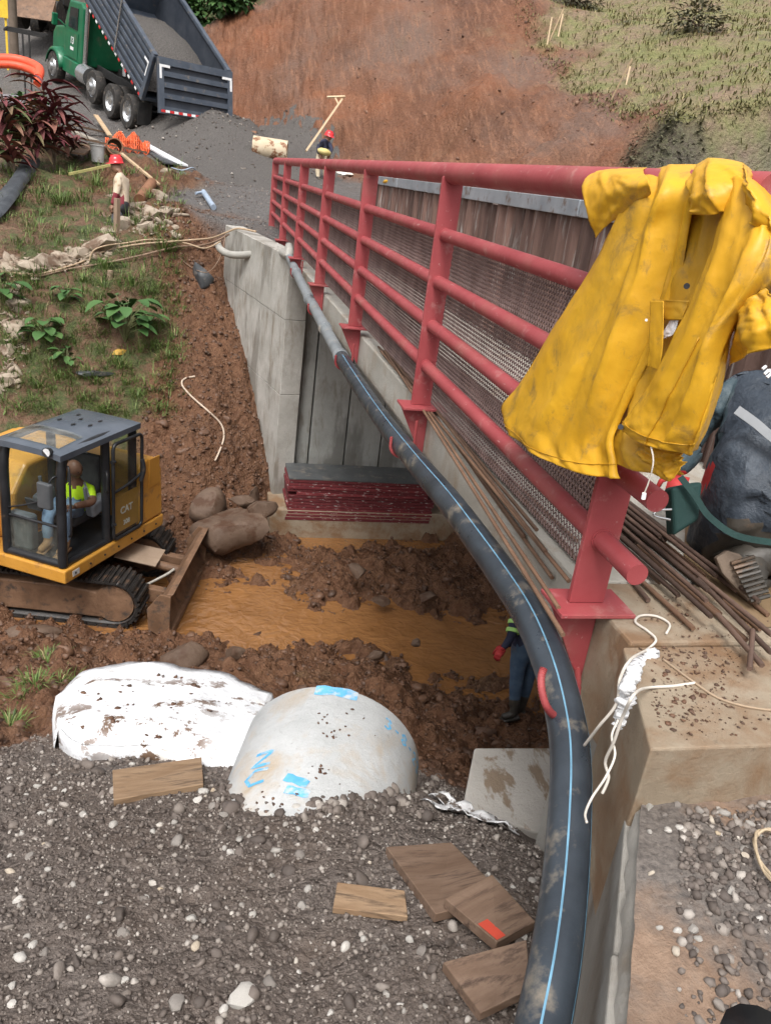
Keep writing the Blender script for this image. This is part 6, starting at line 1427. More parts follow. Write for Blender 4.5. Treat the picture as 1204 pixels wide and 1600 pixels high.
# mud on the woven sheet and the culvert
def blobs(name, pts, parent, mat, lo, hi):
    P = np.array([p[:] for p in pts]); scatter_mesh(name, P, RNG.uniform(lo, hi, len(P)), [(v * np.array([1.3, 1, .38]), f) for v, f in clo1], mat, parent, smooth=True, sink=.42, tilt=.2)
bl_ = []
for cx, cy, r, n in [(120, 1080, 16, 10), (165, 1085, 20, 10), (200, 1075, 22, 14), (245, 1068, 20, 16), (270, 1060, 16, 12), (310, 1076, 14, 12), (285, 1110, 14, 10), (195, 1110, 22, 14), (240, 1150, 12, 12), (185, 1125, 14, 6), (330, 1100, 26, 8), (150, 1140, 30, 8)]:
    for k in range(n):
        a, b = cx + random.gauss(0, r * .5), cy + random.gauss(0, r * .28)
        bl_.append((a, b))
SP = np.array([p[:] for p in SHEET]); sc_ = SP @ RC; sc_ = np.stack([602 + FPX * sc_[:, 0] / sc_[:, 2], 800 + FPX * sc_[:, 1] / sc_[:, 2]], 1)
pts = [SHEET[int(((sc_ - np.array(q)) ** 2).sum(1).argmin())] + Vector((random.uniform(-.015, .015), random.uniform(-.015, .015), .004)) for q in bl_]
blobs('mud_splashes', pts[::2], sk, CLODM, .002, .015)
pts = []
for a, s_, n, sp in ((.05, -.36, 26, .05), (-.02, -.30, 12, .05), (.10, -.22, 10, .10), (.25, -.75, 40, .10), (.02, -.62, 16, .08), (.35, -.8, 40, .12), (-.15, -.85, 30, .12)):
    for k in range(n): aa = a + random.gauss(0, sp); ss = s_ + random.gauss(0, sp * .5); pts.append(rootmat(cu).inverted() @ cyl_pt(ss, aa / CR, CR))
blobs('mud_splashes', pts[::2], cu, CLODM, .002, .011)
# spilled gravel heaped against the culvert
pts = []
for k in range(700):
    px = random.uniform(380, 680); py = random.uniform(1215, 1262) + (abs(px - 520) / 160) ** 2 * -18; p = ground(px, py) if k % 7 == 0 else pts[-1] + Vector((random.gauss(0, .05), random.gauss(0, .05), 0))
    if k % 7: p.z = hz(p.x, p.y)
    pts.append(p)
scatter_mesh('heaped_gravel', np.array([p[:] for p in pts]), np.clip(RNG.gamma(2.0, .006, len(pts)) + .006, .007, .035), var2, GRAVM, GROUND['gravel_bank'], smooth=False)
pts = []
for cx, cy, r, n in [(1020, 1015, 26, 60), (1090, 1030, 60, 120), (1030, 1110, 30, 50), (1120, 1120, 70, 120), (1060, 950, 50, 80), (1150, 1000, 50, 80), (1080, 1070, 80, 160)]:
    for k in range(n): q = atz(cx + random.gauss(0, r * .6), cy + random.gauss(0, r * .35), DT + .005); pts.append(q)
pts = [q for q in pts if q.x > 1.24 + (q.y - 1.5) * .36 and 1.53 < q.y < 2.4 and not 1.985 < q.y < 2.03]
scatter_mesh('mud_crumbs', np.array([(rootmat(na).inverted() @ q)[:] for q in pts]), np.clip(RNG.gamma(1.2, .0016, len(pts)) + .0012, .0012, .008), [(v * np.array([1.2, 1, .5]), f) for v, f in clo1], CLODM, na, smooth=True, sink=.3, tilt=.2)
# boulders
BOULD = noisy('river_boulder', (.085, .052, .034), (.150, .100, .070), 3, .7, c3=(.075, .036, .019), spot=4, spot_lo=.5, spot_hi=.62, bstr=.5, bscale=12, bdist=.03)
def boulder(label, px, py, d, sx, sy, sz_, seed, rz_=0, group='boulders in the mud', z=None):
    v, f = lump(3, seed, .34, .9, 9); c = atd(px, py, d); cr, sr = math.cos(rz_), math.sin(rz_)
    V = [(c.x + (x * cr * sx - y * sr * sy), c.y + (x * sr * sx + y * cr * sy), c.z - .22 * sz_ + z_ * sz_) for x, y, z_ in v]
    return tag(meshobj('boulder', V, [tuple(map(int, g)) for g in f], BOULD, None, 35), label, 'boulder', group)
boulder('largest smooth brown boulder below the earth bank, behind the dozer blade', 362, 822, 11.9, .50, .46, .42, 601, .4)
boulder('brown boulder leaning on the earth bank above the largest boulder', 325, 790, 12.2, .32, .30, .28, 602, 1)
boulder('angular brown rock left of the red panel stack', 412, 792, 12.0, .20, .18, .17, 603, .2)
boulder('smaller rock wedged between the boulders and the panel stack', 380, 780, 12.2, .16, .16, .16, 604)
boulder('upright rock beside the wedged rock left of the panel stack', 396, 774, 12.3, .10, .12, .20, 605)
boulder('rounded boulder half sunk in mud behind the white sheet', 290, 1022, 8.1, .27, .24, .20, 606, .6)
boulder('dark stone beside the sunken boulder at the water edge', 366, 1018, 8.4, .11, .10, .10, 607)
boulder('flat brown rock under the excavator track at the left', 60, 985, 9.0, .24, .13, .10, 608, .3)
boulder('small rock below the flat rock at the left edge', 78, 997, 8.8, .12, .10, .08, 609)
boulder('dark wet rock at the far edge of the water under the deck', 668, 930, 11.2, .14, .12, .10, 610)
boulder('dark rock left of the wet rock at the far water edge', 598, 938, 11.2, .12, .10, .08, 611)
boulder('pointed rock on the near mud bank above the culvert', 588, 1022, 9.4, .10, .08, .09, 612)
boulder('muddy rock nearest the footing under the panel stack', 560, 890, 11.4, .16, .14, .12, 613)
boulder('small dark stone standing in the stream', 650, 1003, 9.7, .07, .07, .06, 614)
# ------------------------------------------------------------------ stack of red form panels
ps = thing('panel_stack', 'stack of red-edged form panels with a dark top on the footing', 'panels', (2.5, 12.2, -5.1))
PRED = noisy('panel_edge_red', (.105, .016, .020), (.19, .034, .038), 5, .7, c3=(.46, .40, .37), spot=9, spot_lo=.585, spot_hi=.64, stretch=(1, 1, 5), bstr=.3, objvar=.25); PTOP = noisy('panel_top_dark', (.055, .060, .062), (.105, .11, .112), 4, .4, c3=(.17, .15, .13), spot=5, bstr=.15)
a0, a1 = aty(447, 806, 11.98), aty(671, 818, 11.98); zb = min(a0.z, a1.z)
x0, x1 = a0.x, a1.x; ztop = aty(447, 748, 11.98).z; nP = 13; hh = (ztop - zb) / nP
for k in range(nP):
    j = random.uniform(-.014, .014); j2 = random.uniform(-.02, .02)
    m = MB(); m.box(((x0 + x1) / 2 + j2 + (0 if k < 9 else -.0), 12.33 + j, zb + hh * (k + .5)), (x1 - x0 - (0 if k != 8 else .25), .72, hh * random.uniform(.80, .93))); m.build('panel', PRED, ps, world=True, bevel=.003)
m = MB(); m.box(((x0 + x1) / 2 - .01, 12.33, zb + hh * nP + .008), (x1 - x0 - .02, .74, .016)); m.build('top_sheet', PTOP, ps, world=True)
# ------------------------------------------------------------------ vegetation
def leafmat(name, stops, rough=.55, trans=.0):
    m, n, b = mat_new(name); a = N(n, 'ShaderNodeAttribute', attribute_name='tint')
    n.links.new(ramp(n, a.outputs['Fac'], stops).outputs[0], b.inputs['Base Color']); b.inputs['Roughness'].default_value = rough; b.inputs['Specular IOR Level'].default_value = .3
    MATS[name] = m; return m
LG = leafmat('leaf_green', [(0, (.030, .075, .020)), (.5, (.055, .125, .035)), (1, (.10, .17, .05))]); GRS = leafmat('grass_blades', [(0, (.055, .095, .022)), (.55, (.110, .175, .042)), (.85, (.20, .23, .08)), (1, (.36, .30, .15))])
HGR = leafmat('hill_grass', [(0, (.085, .085, .030)), (.5, (.17, .17, .06)), (1, (.29, .24, .12))]); SCR = leafmat('scrub_leaves', [(0, (.035, .032, .018)), (.5, (.085, .080, .045)), (1, (.17, .16, .10))])
RDL = leafmat('red_leaf', [(0, (.085, .022, .028)), (.4, (.16, .045, .050)), (.65, (.23, .10, .075)), (.85, (.13, .12, .055)), (1, (.07, .11, .04))])
class Leaves:
    def __init__(s): s.V = []; s.F = []; s.T = []
    def ribbon(s, P, widths, side, tint, fold=0):
        o = len(s.V)
        for p, w in zip(P, widths):
            s.V.append(p - side * w + Vector((0, 0, fold * w))); s.V.append(p + Vector((0, 0, -fold * w * .3))); s.V.append(p + side * w + Vector((0, 0, fold * w))); s.T += [tint] * 3
        for i in range(len(P) - 1):
            a = o + 3 * i; s.F += [(a, a + 1, a + 4, a + 3), (a + 1, a + 2, a + 5, a + 4)]
    def blade(s, base, d, L, w, tint, droop=.6):
        d = Vector(d).normalized(); side = d.cross(Vector((0, 0, 1))); side = side.normalized() if side.length > .01 else Vector((1, 0, 0)); o = len(s.V)
        p1 = base + d * L * .5; d2 = (d + Vector((d.x, d.y, 0)) * droop * .6 - Vector((0, 0, droop))).normalized(); p2 = p1 + d2 * L * .5
        s.V += [base - side * w, base + side * w, p1 - side * w * .8, p1 + side * w * .8, p2]; s.F += [(o, o + 1, o + 3, o + 2), (o + 2, o + 3, o + 4)]; s.T += [tint] * 5
    def leaf(s, base, d, L, W, tint, droop=.4, nseg=5, shape='oval', fold=.25):
        d = Vector(d).normalized(); side = d.cross(Vector((0, 0, 1))); side = side.normalized() if side.length > .01 else Vector((1, 0, 0)); P = []; ws = []; p = Vector(base); q = Vector(d)
        for i in range(nseg + 1):
            t = i / nseg; P.append(p.copy()); ws.append(W * (math.sin(PI * (t * .92 + .06)) ** .8 if shape == 'oval' else (1 - t) ** .55 * min(1, t * 5 + .35)))
            q = (q + Vector((0, 0, -droop / nseg))).normalized(); p += q * L / nseg
        s.ribbon(P, ws, side, tint, fold)
    def build(s, name, mat, parent=None, world=True):
        o = meshobj(name, s.V, s.F, mat, parent, 180, world); at = o.data.attributes.new('tint', 'FLOAT', 'POINT'); at.data.foreach_set('value', s.T); return o
def rnd(a, b): return random.uniform(a, b)
def tuft(Lv, p, n, L, spread=.12, w=.006, lean=.9):
    for k in range(n):
        a = rnd(0, 2 * PI); r = rnd(0, spread); q = p + Vector((math.cos(a) * r, math.sin(a) * r, 0)); t = rnd(.1, lean)
        Lv.blade(q, (math.cos(a) * t, math.sin(a) * t, 1), L * rnd(.5, 1.15), w * rnd(.7, 1.3), min(1, max(0, random.gauss(.45, .25))), rnd(.3, 1.2))
gl = Leaves()
for px, py, n, L, sp in [(95, 320, 130, .45, .22), (60, 355, 50, .3, .3), (150, 290, 110, .40, .20), (130, 315, 50, .35, .2), (255, 392, 130, .42, .22), (165, 420, 120, .35, .22), (130, 440, 80, .32, .2), (205, 445, 110, .32, .25), (230, 460, 70, .3, .2), (60, 450, 60, .3, .2), (40, 435, 60, .3, .25), (100, 470, 70, .3, .2), (235, 512, 110, .36, .18), (250, 545, 60, .26, .14), (265, 560, 50, .25, .12), (190, 575, 70, .28, .15), (60, 605, 110, .30, .22), (95, 590, 90, .28, .2), (30, 640, 80, .26, .2), (130, 625, 90, .25, .2), (165, 645, 140, .30, .2), (150, 600, 50, .24, .14), (200, 600, 60, .28, .15), (215, 620, 50, .26, .15), (90, 555, 60, .25, .12), (20, 540, 50, .25, .16), (70, 530, 70, .28, .16), (10, 455, 70, .35, .2), (45, 280, 60, .3, .3), (110, 275, 60, .3, .3), (70, 300, 60, .28, .3), (20, 320, 60, .3, .3), (145, 250, 50, .3, .3), (5, 600, 40, .25, .15), (40, 560, 40, .24, .16)]:
    tuft(gl, ground(px, py), n, L, sp)
for q in ground_many([(a, b) for a, b in [(rnd(0, 285), rnd(262, 655)) for k in range(800)] if not (398 < b < 425 and a < 190)]):
    tuft(gl, q, random.randint(7, 18), rnd(.12, .36), .15, .0055, 1.2)
for px, py, n, L, sp in [(75, 1035, 170, .16, .16), (95, 1065, 120, .15, .14), (55, 1070, 90, .13, .12), (15, 1135, 110, .12, .10), (35, 1090, 50, .10, .12)]: tuft(gl, ground(px, py), n, L, sp, .004, 1.3)
tag(gl.build('bank_grass', GRS), 'green and straw-coloured grass tufts on the left bank', 'grass', kind='stuff')
hg = Leaves()
EP = []
for k in range(1100):                                  # turf hanging over the cut edge
    E_ = [(805, -5), (835, 60), (856, 100), (890, 132), (925, 158), (960, 172), (992, 186), (1060, 182), (1130, 176), (1204, 170)]; t = random.random() * 8.999; i = int(t); t -= i
    EP.append((E_[i][0] * (1 - t) + E_[i + 1][0] * t + random.gauss(4, 12), E_[i][1] * (1 - t) + E_[i + 1][1] * t + random.gauss(-3, 9)))
for q in ground_many(EP):
    a = rnd(0, 6.28); hg.blade(q + Vector((0, 0, -.02)), (math.cos(a) * .8, math.sin(a) * .8 - .3, .8), rnd(.10, .28), .014, rnd(0, 1), 1.6)
x, y, z = seat_points(16000, 8, 26, 16, 40, 'h', .35)
for i in range(len(x)):
    a = rnd(0, 6.28); hg.blade(Vector((x[i], y[i], z[i] - .02)), (math.cos(a) * .6, math.sin(a) * .6, 1), rnd(.12, .34), .016, random.random(), 1.0)
tag(hg.build('pasture_grass', HGR), 'short yellowish grass covering the hill above the cut slope', 'grass', kind='stuff')
sg = Leaves()
x, y, z = seat_points(5200, 8, 16, 13, 24, 'd', .3)
for i in range(len(x)):
    p = Vector((x[i], y[i], z[i]))
    for k in range(4): a = rnd(0, 6.28); sg.leaf(p + Vector((rnd(-.1, .1), rnd(-.1, .1), rnd(0, .2))), (math.cos(a), math.sin(a), rnd(-.2, .8)), rnd(.06, .20), rnd(.01, .035), random.random(), .8, 3)
tag(sg.build('scrub_cover', SCR), 'dark dry scrub on the steep bank below the pasture', 'scrub', kind='stuff')
# ------------------------------------------------------------------ gravel heap under the truck
def heap():
    pk = atd(300, 176, 25.2); G = []
    for j in range(26):
        r = j / 25; row = []
        for i in range(49):
            a = 2 * PI * i / 48; R = 3.5 * r * (1 + .25 * math.cos(a + .9) + .08 * math.sin(3 * a)); x = pk.x + .5 + R * math.cos(a) * 1.05 + .25 * r * max(0, -math.sin(a)) * 3; y = pk.y + R * math.sin(a) * (1.1 if math.sin(a) > 0 else 2.0) + .3
            row.append((x, y, r))
        G.append(row)
    xs = np.array([[q[0] for q in row] for row in G]); ys = np.array([[q[1] for q in row] for row in G]); rr = np.array([[q[2] for q in row] for row in G])
    z0 = height(xs, ys)[0].reshape(xs.shape); z = z0 + .80 * (1 - rr) ** 1.3 - .03 * rr + .06 * fbm(xs * 3, ys * 3, 71, 4) * (1 - rr)
    m = MB(); m.grid([[Vector((xs[j, i], ys[j, i], z[j, i])) for i in range(49)] for j in range(26)])
    return tag(m.build('gravel_heap', LOADM, smooth=180), 'heap of dark grey gravel spilled below the truck tailgate', 'gravel heap')
hp_ = heap()
_hv = np.array([v.co[:] for v in hp_.data.vertices]); _k = RNG.choice(len(_hv), 1200); 
scatter_mesh('heap_stones', _hv[_k] + np.concatenate([RNG.uniform(-.12, .12, (1200, 2)), np.zeros((1200, 1))], 1), np.clip(RNG.gamma(1.6, .010, 1200) + .008, .008, .05), var1, GRAVM, hp_, smooth=False, sink=.4)
# ------------------------------------------------------------------ left bank: posts, hoses, pale stones, rubbish
WOODP = noisy('weathered_post', (.20, .135, .09), (.33, .24, .17), 3, .85, stretch=(6, 6, .8), bstr=.4)
def post(label, px, py0, py1, d, r=.06, sq=True):
    b = atd(px, py1, d); t = atd(px + (py1 - py0) * .03, py0, d); m = MB(); h = t.z - b.z
    m.tube([b - Vector((0, 0, .3)), b + Vector((.01, 0, h * .5)), b + Vector((.02, .01, h))], [r, r * .97, r * .93], 4 if sq else 9); return tag(m.build('wooden_post', WOODP, smooth=30, bevel=.006), label, 'post', 'posts on the left bank')
post('tall brown wooden post in front of the worker on the left bank', 182, 308, 392, 15.0, .065)
post('round wooden stump post above the big-leaved plant', 171, 420, 462, 14.2, .055, False)
post('short broken wooden stump beside the round post', 153, 446, 474, 14.0, .04)
SLAB = noisy('pale_stone', (.25, .20, .145), (.40, .33, .26), 4, .85, c3=(.14, .09, .06), spot=3, spot_lo=.48, spot_hi=.60, bstr=.4, bscale=14)
def slab(label, px, py, s, seed, fl=.35, group='pale broken slabs on the left bank'):
    c = ground(px, py); v, f = lump(2, seed, .4, fl * rnd(.8, 1.5), 7); a = rnd(0, 3); s *= rnd(.8, 1.25); c.z -= s * .22
    return tag(meshobj('stone_slab', [(c.x + (x * math.cos(a) - y * math.sin(a)) * s, c.y + (x * math.sin(a) + y * math.cos(a)) * s * .8, c.z + z_ * s + s * .1) for x, y, z_ in v], [tuple(map(int, g)) for g in f], SLAB, None, 30), label, 'stone', group)
for k, (px, py, s, lb) in enumerate([(212, 325, .32, 'large pale broken slab just right of the red-helmeted worker'), (240, 335, .30, 'pale broken slab at the right end of the upper row'), (258, 330, .22, 'pale slab beside the earth edge right of the upper row'), (200, 352, .28, 'pale slab lowest of the broken row by the wooden post'), (228, 356, .26, 'flat pale slab in the lower row right of the post'), (250, 308, .22, 'grey slab leaning below the black pipe offcut'), (262, 268, .2, 'pale block near the white board end'),
        (170, 362, .24, 'pale slab left of the tall post'), (150, 385, .26, 'pale stone in the band left of the post, first from the post'), (125, 394, .24, 'pale stone second from the post along the pale band'), (98, 402, .24, 'pale stone in the middle of the pale band'), (70, 408, .22, 'pale stone fourth from the post along the pale band'), (42, 414, .22, 'pale stone nearly at the left end of the band'), (14, 416, .22, 'pale stone at the left end of the band'),
        (30, 472, .22, 'square pale stepping stone at the left edge'), (22, 510, .20, 'pale stepping stone below the square one'), (12, 545, .20, 'pale stepping stone third down at the left edge'), (10, 590, .22, 'pale stepping stone fourth down at the left edge')]):
    slab(lb, px, py, s, 700 + k, .62)
x_ = []; 
for k in range(420):
    t = random.random(); px = 190 * t + random.gauss(0, 8); py = 418 - 34 * t * t + random.gauss(0, 8); x_.append((px, py))
for k in range(200): x_.append((random.gauss(225, 26), random.gauss(345, 13)))
for k in range(120): x_.append((random.gauss(18, 12), random.uniform(450, 620)))
x_ = [q[:] for q in ground_many(x_)]
scatter_mesh('pale_rubble', np.array(x_), np.clip(RNG.gamma(1.4, .020, len(x_)) + .012, .012, .10), [(v * np.array([1.3, 1, .6]), f) for v, f in var2], SLAB, GROUND['grassy_bank'], smooth=False, sink=.62)
HOSE = plain('tan_hose', (.40, .29, .19), .7); HOSE2 = plain('brown_hose', (.24, .16, .11), .7)
def gh(px, py, l=.04): return ground(px, py, l)
cord('tan hose looping across the left bank to the wing wall, upper one', [gh(2, 424), gh(60, 428), gh(120, 412), gh(165, 392), gh(215, 382, .1), gh(262, 378, .1), gh(300, 375, .1), atd(330, 372, 14.6), atd(352, 364, 14.3), atd(372, 357, 14.2), atd(400, 362, 14.0)], .018, HOSE, 'hose', 'hose', 'hoses across the left bank')
cord('brown hose lower of the pair crossing the left bank', [gh(0, 418), gh(50, 432), gh(110, 420), gh(170, 410), gh(225, 398, .1), gh(275, 386, .1), gh(310, 384, .1), atd(335, 378, 14.5), atd(358, 366, 14.3)], .018, HOSE2, 'hose', 'hose', 'hoses across the left bank')
cord('tan hose arching over the grass by the tall post', [gh(140, 408), gh(146, 392, .15), gh(165, 384, .2), gh(195, 380, .12), gh(240, 374, .1), gh(290, 380, .1), atd(320, 388, 14.4), atd(345, 377, 14.3)], .014, HOSE, 'hose', 'hose', 'hoses across the left bank')
cord('thin dark cable sagging below the hoses to the dark scrap', [atd(352, 366, 14.3), atd(345, 400, 14.2), atd(325, 425, 14.3), gh(300, 418), gh(280, 402)], .008, HOSE2, 'hose', 'cable')
cord('pale bent hose lying on the earth bank above the boulders', [gh(305, 588), gh(288, 592), gh(285, 602), gh(300, 620), gh(325, 642), gh(345, 662), gh(350, 682), gh(343, 705), gh(336, 720)], .016, plain('pale_tan_hose', (.50, .40, .31), .7), 'hose', 'hose')
# rubbish
DKP = noisy('dark_plastic', (.035, .038, .042), (.09, .095, .10), 5, .35, c3=(.22, .20, .18), spot=6, bstr=.5, bscale=8, bdist=.03)
def rag(label, px, py, sx, sy, sz_, seed, mat, name='plastic_scrap', cat='plastic', amp=.5):
    c = ground(px, py); v, f = lump(3, seed, amp, .7, 3); return tag(meshobj(name, [(c.x + x * sx, c.y + y * sy, c.z + z_ * sz_ + sz_ * .2) for x, y, z_ in v], [tuple(map(int, g)) for g in f], mat, None, 45), label, cat)
rag('dark plastic scrap on the bank above the excavator', 135, 585, .28, .16, .09, 800, DKP)
rag('grey plastic-wrapped lump at the edge of the earth cut', 318, 440, .16, .18, .22, 801, DKP)
rag('yellowed dead leaves below the big-leaved plant', 183, 552, .12, .10, .05, 802, plain('dead_leaf', (.50, .30, .06), .7), 'dead_leaves', 'leaves')
# black liner at the far left
LIN = noisy('black_liner', (.030, .034, .040), (.085, .092, .10), 4, .4, bstr=.4, bscale=7, bdist=.03)
m = MB(); L = [(70, 250), (52, 275), (35, 300), (15, 328), (-6, 350)]; Rr = [(40, 235), (28, 262), (12, 285), (-8, 305), (-20, 325)]
m.grid([[ground(a[0], a[1], .12), (ground(a[0], a[1], .2) + ground(b[0], b[1], .3)) / 2, ground(b[0], b[1], .12)] for a, b in zip(L, Rr)]); tag(m.build('plastic_liner', LIN, smooth=60, solid=.01, sub=2), 'black plastic liner strip running down the far left bank', 'liner')
# debris round the worker
NET = plain('orange_net', (.85, .17, .06), .6)
c = ground(200, 235, .05); m = MB()
for k in range(26):
    t = k / 25; pts = []
    for i in range(15):
        u = i / 14; pts.append(c + Vector((-.55 + 1.1 * t, -.25 + .5 * u + .1 * math.sin(k), (.34 + .12 * math.sin(k * .7 + i * .4)) * (math.sin(PI * u) ** .8) * (.5 + .5 * math.sin(PI * t)) + .06 * math.sin(i * 2.1 + k * 1.3))))
    m.tube(pts, .011, 5)
for j in range(13):
    u = j / 12; m.tube([c + Vector((-.55 + 1.1 * k / 20, -.25 + .5 * u + .1 * math.sin(k * 1.25), (.34 + .12 * math.sin(k * .875 + j * .47)) * (math.sin(PI * u) ** .8) * (.5 + .5 * math.sin(PI * k / 20)) + .06 * math.sin(j * 2.4 + k * 1.6))) for k in range(21)], .011, 5)
tag(m.build('safety_net', NET, smooth=180), 'crumpled orange plastic safety netting beside the gravel heap', 'netting')
bk = thing('bucket', 'dirty white plastic bucket beside the brown clay pipe', 'bucket', tuple(ground(153, 254))); Bm = Matrix.Translation(ground(153, 254))
m = MB(); m.lathe([(.001, .01), (.135, .01), (.165, .36), (.18, .36), (.18, .385), (.158, .385), (.13, .03), (.001, .03)], 24, Bm); m.build('pail', noisy('bucket_white', (.44, .44, .43), (.60, .60, .58), 5, .5, c3=(.28, .22, .17), spot=4), bk, smooth=50, world=True)
m = MB(); m.tube([Bm @ Vector((.18 * math.cos(a), .18 * math.sin(a) * .9, .36 - .1 * math.sin(a))) for a in [PI * k / 12 for k in range(13)]], .006, 6); m.build('handle', CHR, bk, world=True)
def pipe_ring(label, c, axd, r, L, mat, name, cat, th=.03):
    ax_ = Vector(axd).normalized(); u_, w2 = frame_of(ax_); M4 = Matrix.Translation(c) @ Matrix((u_, w2, ax_)).transposed().to_4x4()
    m = MB(); m.lathe([(r, -L / 2), (r, L / 2), (r - th, L / 2), (r - th, -L / 2)], 24, M4, closed=True); return tag(m.build(name, mat, smooth=50), label, cat)
CLAY = noisy('brown_clay', (.17, .075, .038), (.27, .13, .07), 4, .6, bstr=.2)
pipe_ring('open end of a brown clay pipe behind the red-helmeted worker', ground(178, 246) + Vector((0, 0, .20)), (.15, -1, .12), .19, .9, CLAY, 'clay_pipe', 'pipe')
pipe_ring('rusty cream drum-like pipe section lying below the cut slope', atd(422, 233, 23.5), (1, -.15, -.02), .30, 1.0, noisy('rusty_cream', (.50, .40, .27), (.62, .52, .38), 3, .7, c3=(.22, .10, .05), spot=5, spot_lo=.52, spot_hi=.60, bstr=.2), 'pipe_section', 'pipe')
pipe_ring('dark broken pipe mouth behind the rusty pipe section', atd(384, 217, 25.5), (1, -.3, 0), .26, .7, CLAY, 'pipe_section', 'pipe')
PVC = plain('blue_grey_pvc', (.30, .36, .44), .4)
m = MB(); m.tube([ground(318, 300, .1), ground(334, 324, .06)], .06, 12); m.tube([ground(318, 300, .1), ground(306, 302, .1)], .03, 10); tag(m.build('pipe_offcut', PVC, smooth=50), 'blue-grey pipe offcut on the dirt beside the road', 'pipe')
m = MB(); m.tube([ground(238, 286, .15), ground(218, 312, .12)], .11, 12); tag(m.build('pipe_offcut', CLAY, smooth=50), 'dark brown pipe length lying among the pale slabs', 'pipe')
def lath(label, a, b, w, t, mat, name='board', cat='board', group=None):
    a, b = Vector(a), Vector(b); d = (b - a).normalized(); u_ = d.cross(Vector((0, 0, 1))).normalized(); n_ = u_.cross(d); m = MB()
    m.hexa([a - u_ * w - n_ * t, a + u_ * w - n_ * t, a + u_ * w + n_ * t, a - u_ * w + n_ * t, b - u_ * w - n_ * t, b + u_ * w - n_ * t, b + u_ * w + n_ * t, b - u_ * w + n_ * t]); return tag(m.build(name, mat), label, cat, group)
PALEW = wood('pale_timber', (.42, .29, .17), (.58, .43, .28), (.30, .20, .12)); DBR = wood('dark_timber', (.13, .08, .05), (.22, .14, .09), (.09, .06, .04))
for lb, q0, q1, w, mt in [('pale plank propped up left of the orange netting', (150, 180), (172, 212), .07, PALEW), ('dark plank under the debris pile nearest the truck', (118, 196), (165, 207), .10, DBR), ('brown plank crossing below the orange netting', (125, 216), (228, 238), .06, DBR), ('thin pale batten lying right of the clay pipe', (190, 240), (248, 288), .035, PALEW), ('short dark board left of the bucket', (122, 240), (142, 228), .14, DBR), ('greyish plank behind the bucket', (115, 205), (150, 220), .12, wood('grey_timber', (.26, .23, .19), (.38, .34, .29), (.2, .15, .1)))]:
    lath(lb, ground(*q0, .3), ground(*q1, .12), w, .02, mt, 'board', 'board', 'boards in the debris pile')
lath('yellow bamboo pole lying left of the red-helmeted worker', ground(108, 272, .12), ground(172, 258, .2), .025, .025, plain('bamboo', (.42, .38, .15), .6), 'bamboo_pole', 'pole')
lath('white board on edge pointing at the gravel heap', ground(228, 226, .2), ground(286, 258, .06), .13, .02, plain('white_board', (.72, .73, .75), .5))
lath('dark blue panel lying under the white board', ground(232, 232, .1), ground(268, 256, .05), .2, .015, DKP)
cord('thin bent cable end sticking out beside the white board', [ground(268, 262, .05), ground(285, 266, .2), ground(300, 262, .25), ground(306, 266, .2)], .015, PVC, 'cable', 'cable')
# timber T and stakes on the slope
STK = plain('raw_stake', (.56, .42, .27), .8)
st = thing('timber_prop', 'T-shaped timber prop leaning on the cut slope above the distant worker', 'timber', tuple(atd(478, 236, 24.5)))
a, b = atd(478, 236, 24.5), atd(536, 152, 26.0); m = MB(); m.tube([a, b], .04, 4); m.build('strut', STK, st, world=True)
m = MB(); m.tube([atd(511, 152, 26.0), atd(539, 151, 25.9)], .04, 4); m.build('head_bar', STK, st, world=True); m = MB(); m.tube([atd(524, 153, 25.9), atd(529, 164, 25.8)], .03, 4); m.build('brace', STK, st, world=True)
def stake(label, px0, py0, px1, py1, lean=.0):
    b = ground(px1, py1, -.05); D0 = float((np.array(b[:]) @ RC)[2]); t = atd(px0, py0, D0 - lean); m = MB(); m.tube([b, t], .028, 4); return tag(m.build('stake', STK), label, 'stake', 'stakes on the pasture')
stake('leftmost upright pale stake at the top of the cut', 862, 27, 854, 72); stake('slanting pale stake crossing the upright one at the cut edge', 880, 14, 857, 66, .6); stake('right upright stake of the crossed group at the cut edge', 879, 22, 871, 60)
stake('slanting pale stake alone on the pasture edge', 987, 92, 953, 158, .8); stake('thin short stake behind the slanting lone stake', 984, 104, 977, 135)
# ------------------------------------------------------------------ plants
STEM = plain('plant_stem', (.13, .14, .06), .7); STEMB = noisy('woody_stem', (.14, .10, .07), (.24, .19, .14), 5, .85)
def broadleaf(label, px, py, n, L, W, hgt, tintr=(.2, .8), mat=LG):
    b = ground(px, py); t = thing('leafy_plant', label, 'plant', tuple(b), (0, 0, 0), 'leafy plants on the left bank'); Lv = Leaves(); m = MB()
    for k in range(n):
        a = rnd(0, 2 * PI); h = hgt * rnd(.35, 1.0); rr = rnd(.1, .55) * hgt; q = b + Vector((math.cos(a) * rr, math.sin(a) * rr, h)); m.tube([b, b + Vector((math.cos(a) * rr * .4, math.sin(a) * rr * .4, h * .7)), q], .007, 5)
        Lv.leaf(q, (math.cos(a), math.sin(a), rnd(-.1, .35)), L * rnd(.6, 1.15), W * rnd(.7, 1.1), rnd(*tintr), rnd(.5, 1.1), 6)
    m.build('stem', STEM, t, world=True, smooth=60); Lv.build('foliage', mat, t)
broadleaf('big-leaved green plant below the round wooden post', 195, 535, 30, .34, .13, .75); broadleaf('smaller broad-leaved plant left of the big-leaved one', 70, 535, 22, .26, .10, .42); broadleaf('low leafy plant between the two larger plants', 105, 475, 12, .22, .07, .3)
broadleaf('small leafy plant below the smaller broad-leaved one', 105, 572, 14, .22, .06, .3); broadleaf('leafy clump at the left edge below the pale band', 4, 475, 12, .34, .10, .45); broadleaf('low plant trailing right of the big-leaved one', 235, 515, 8, .30, .10, .3)
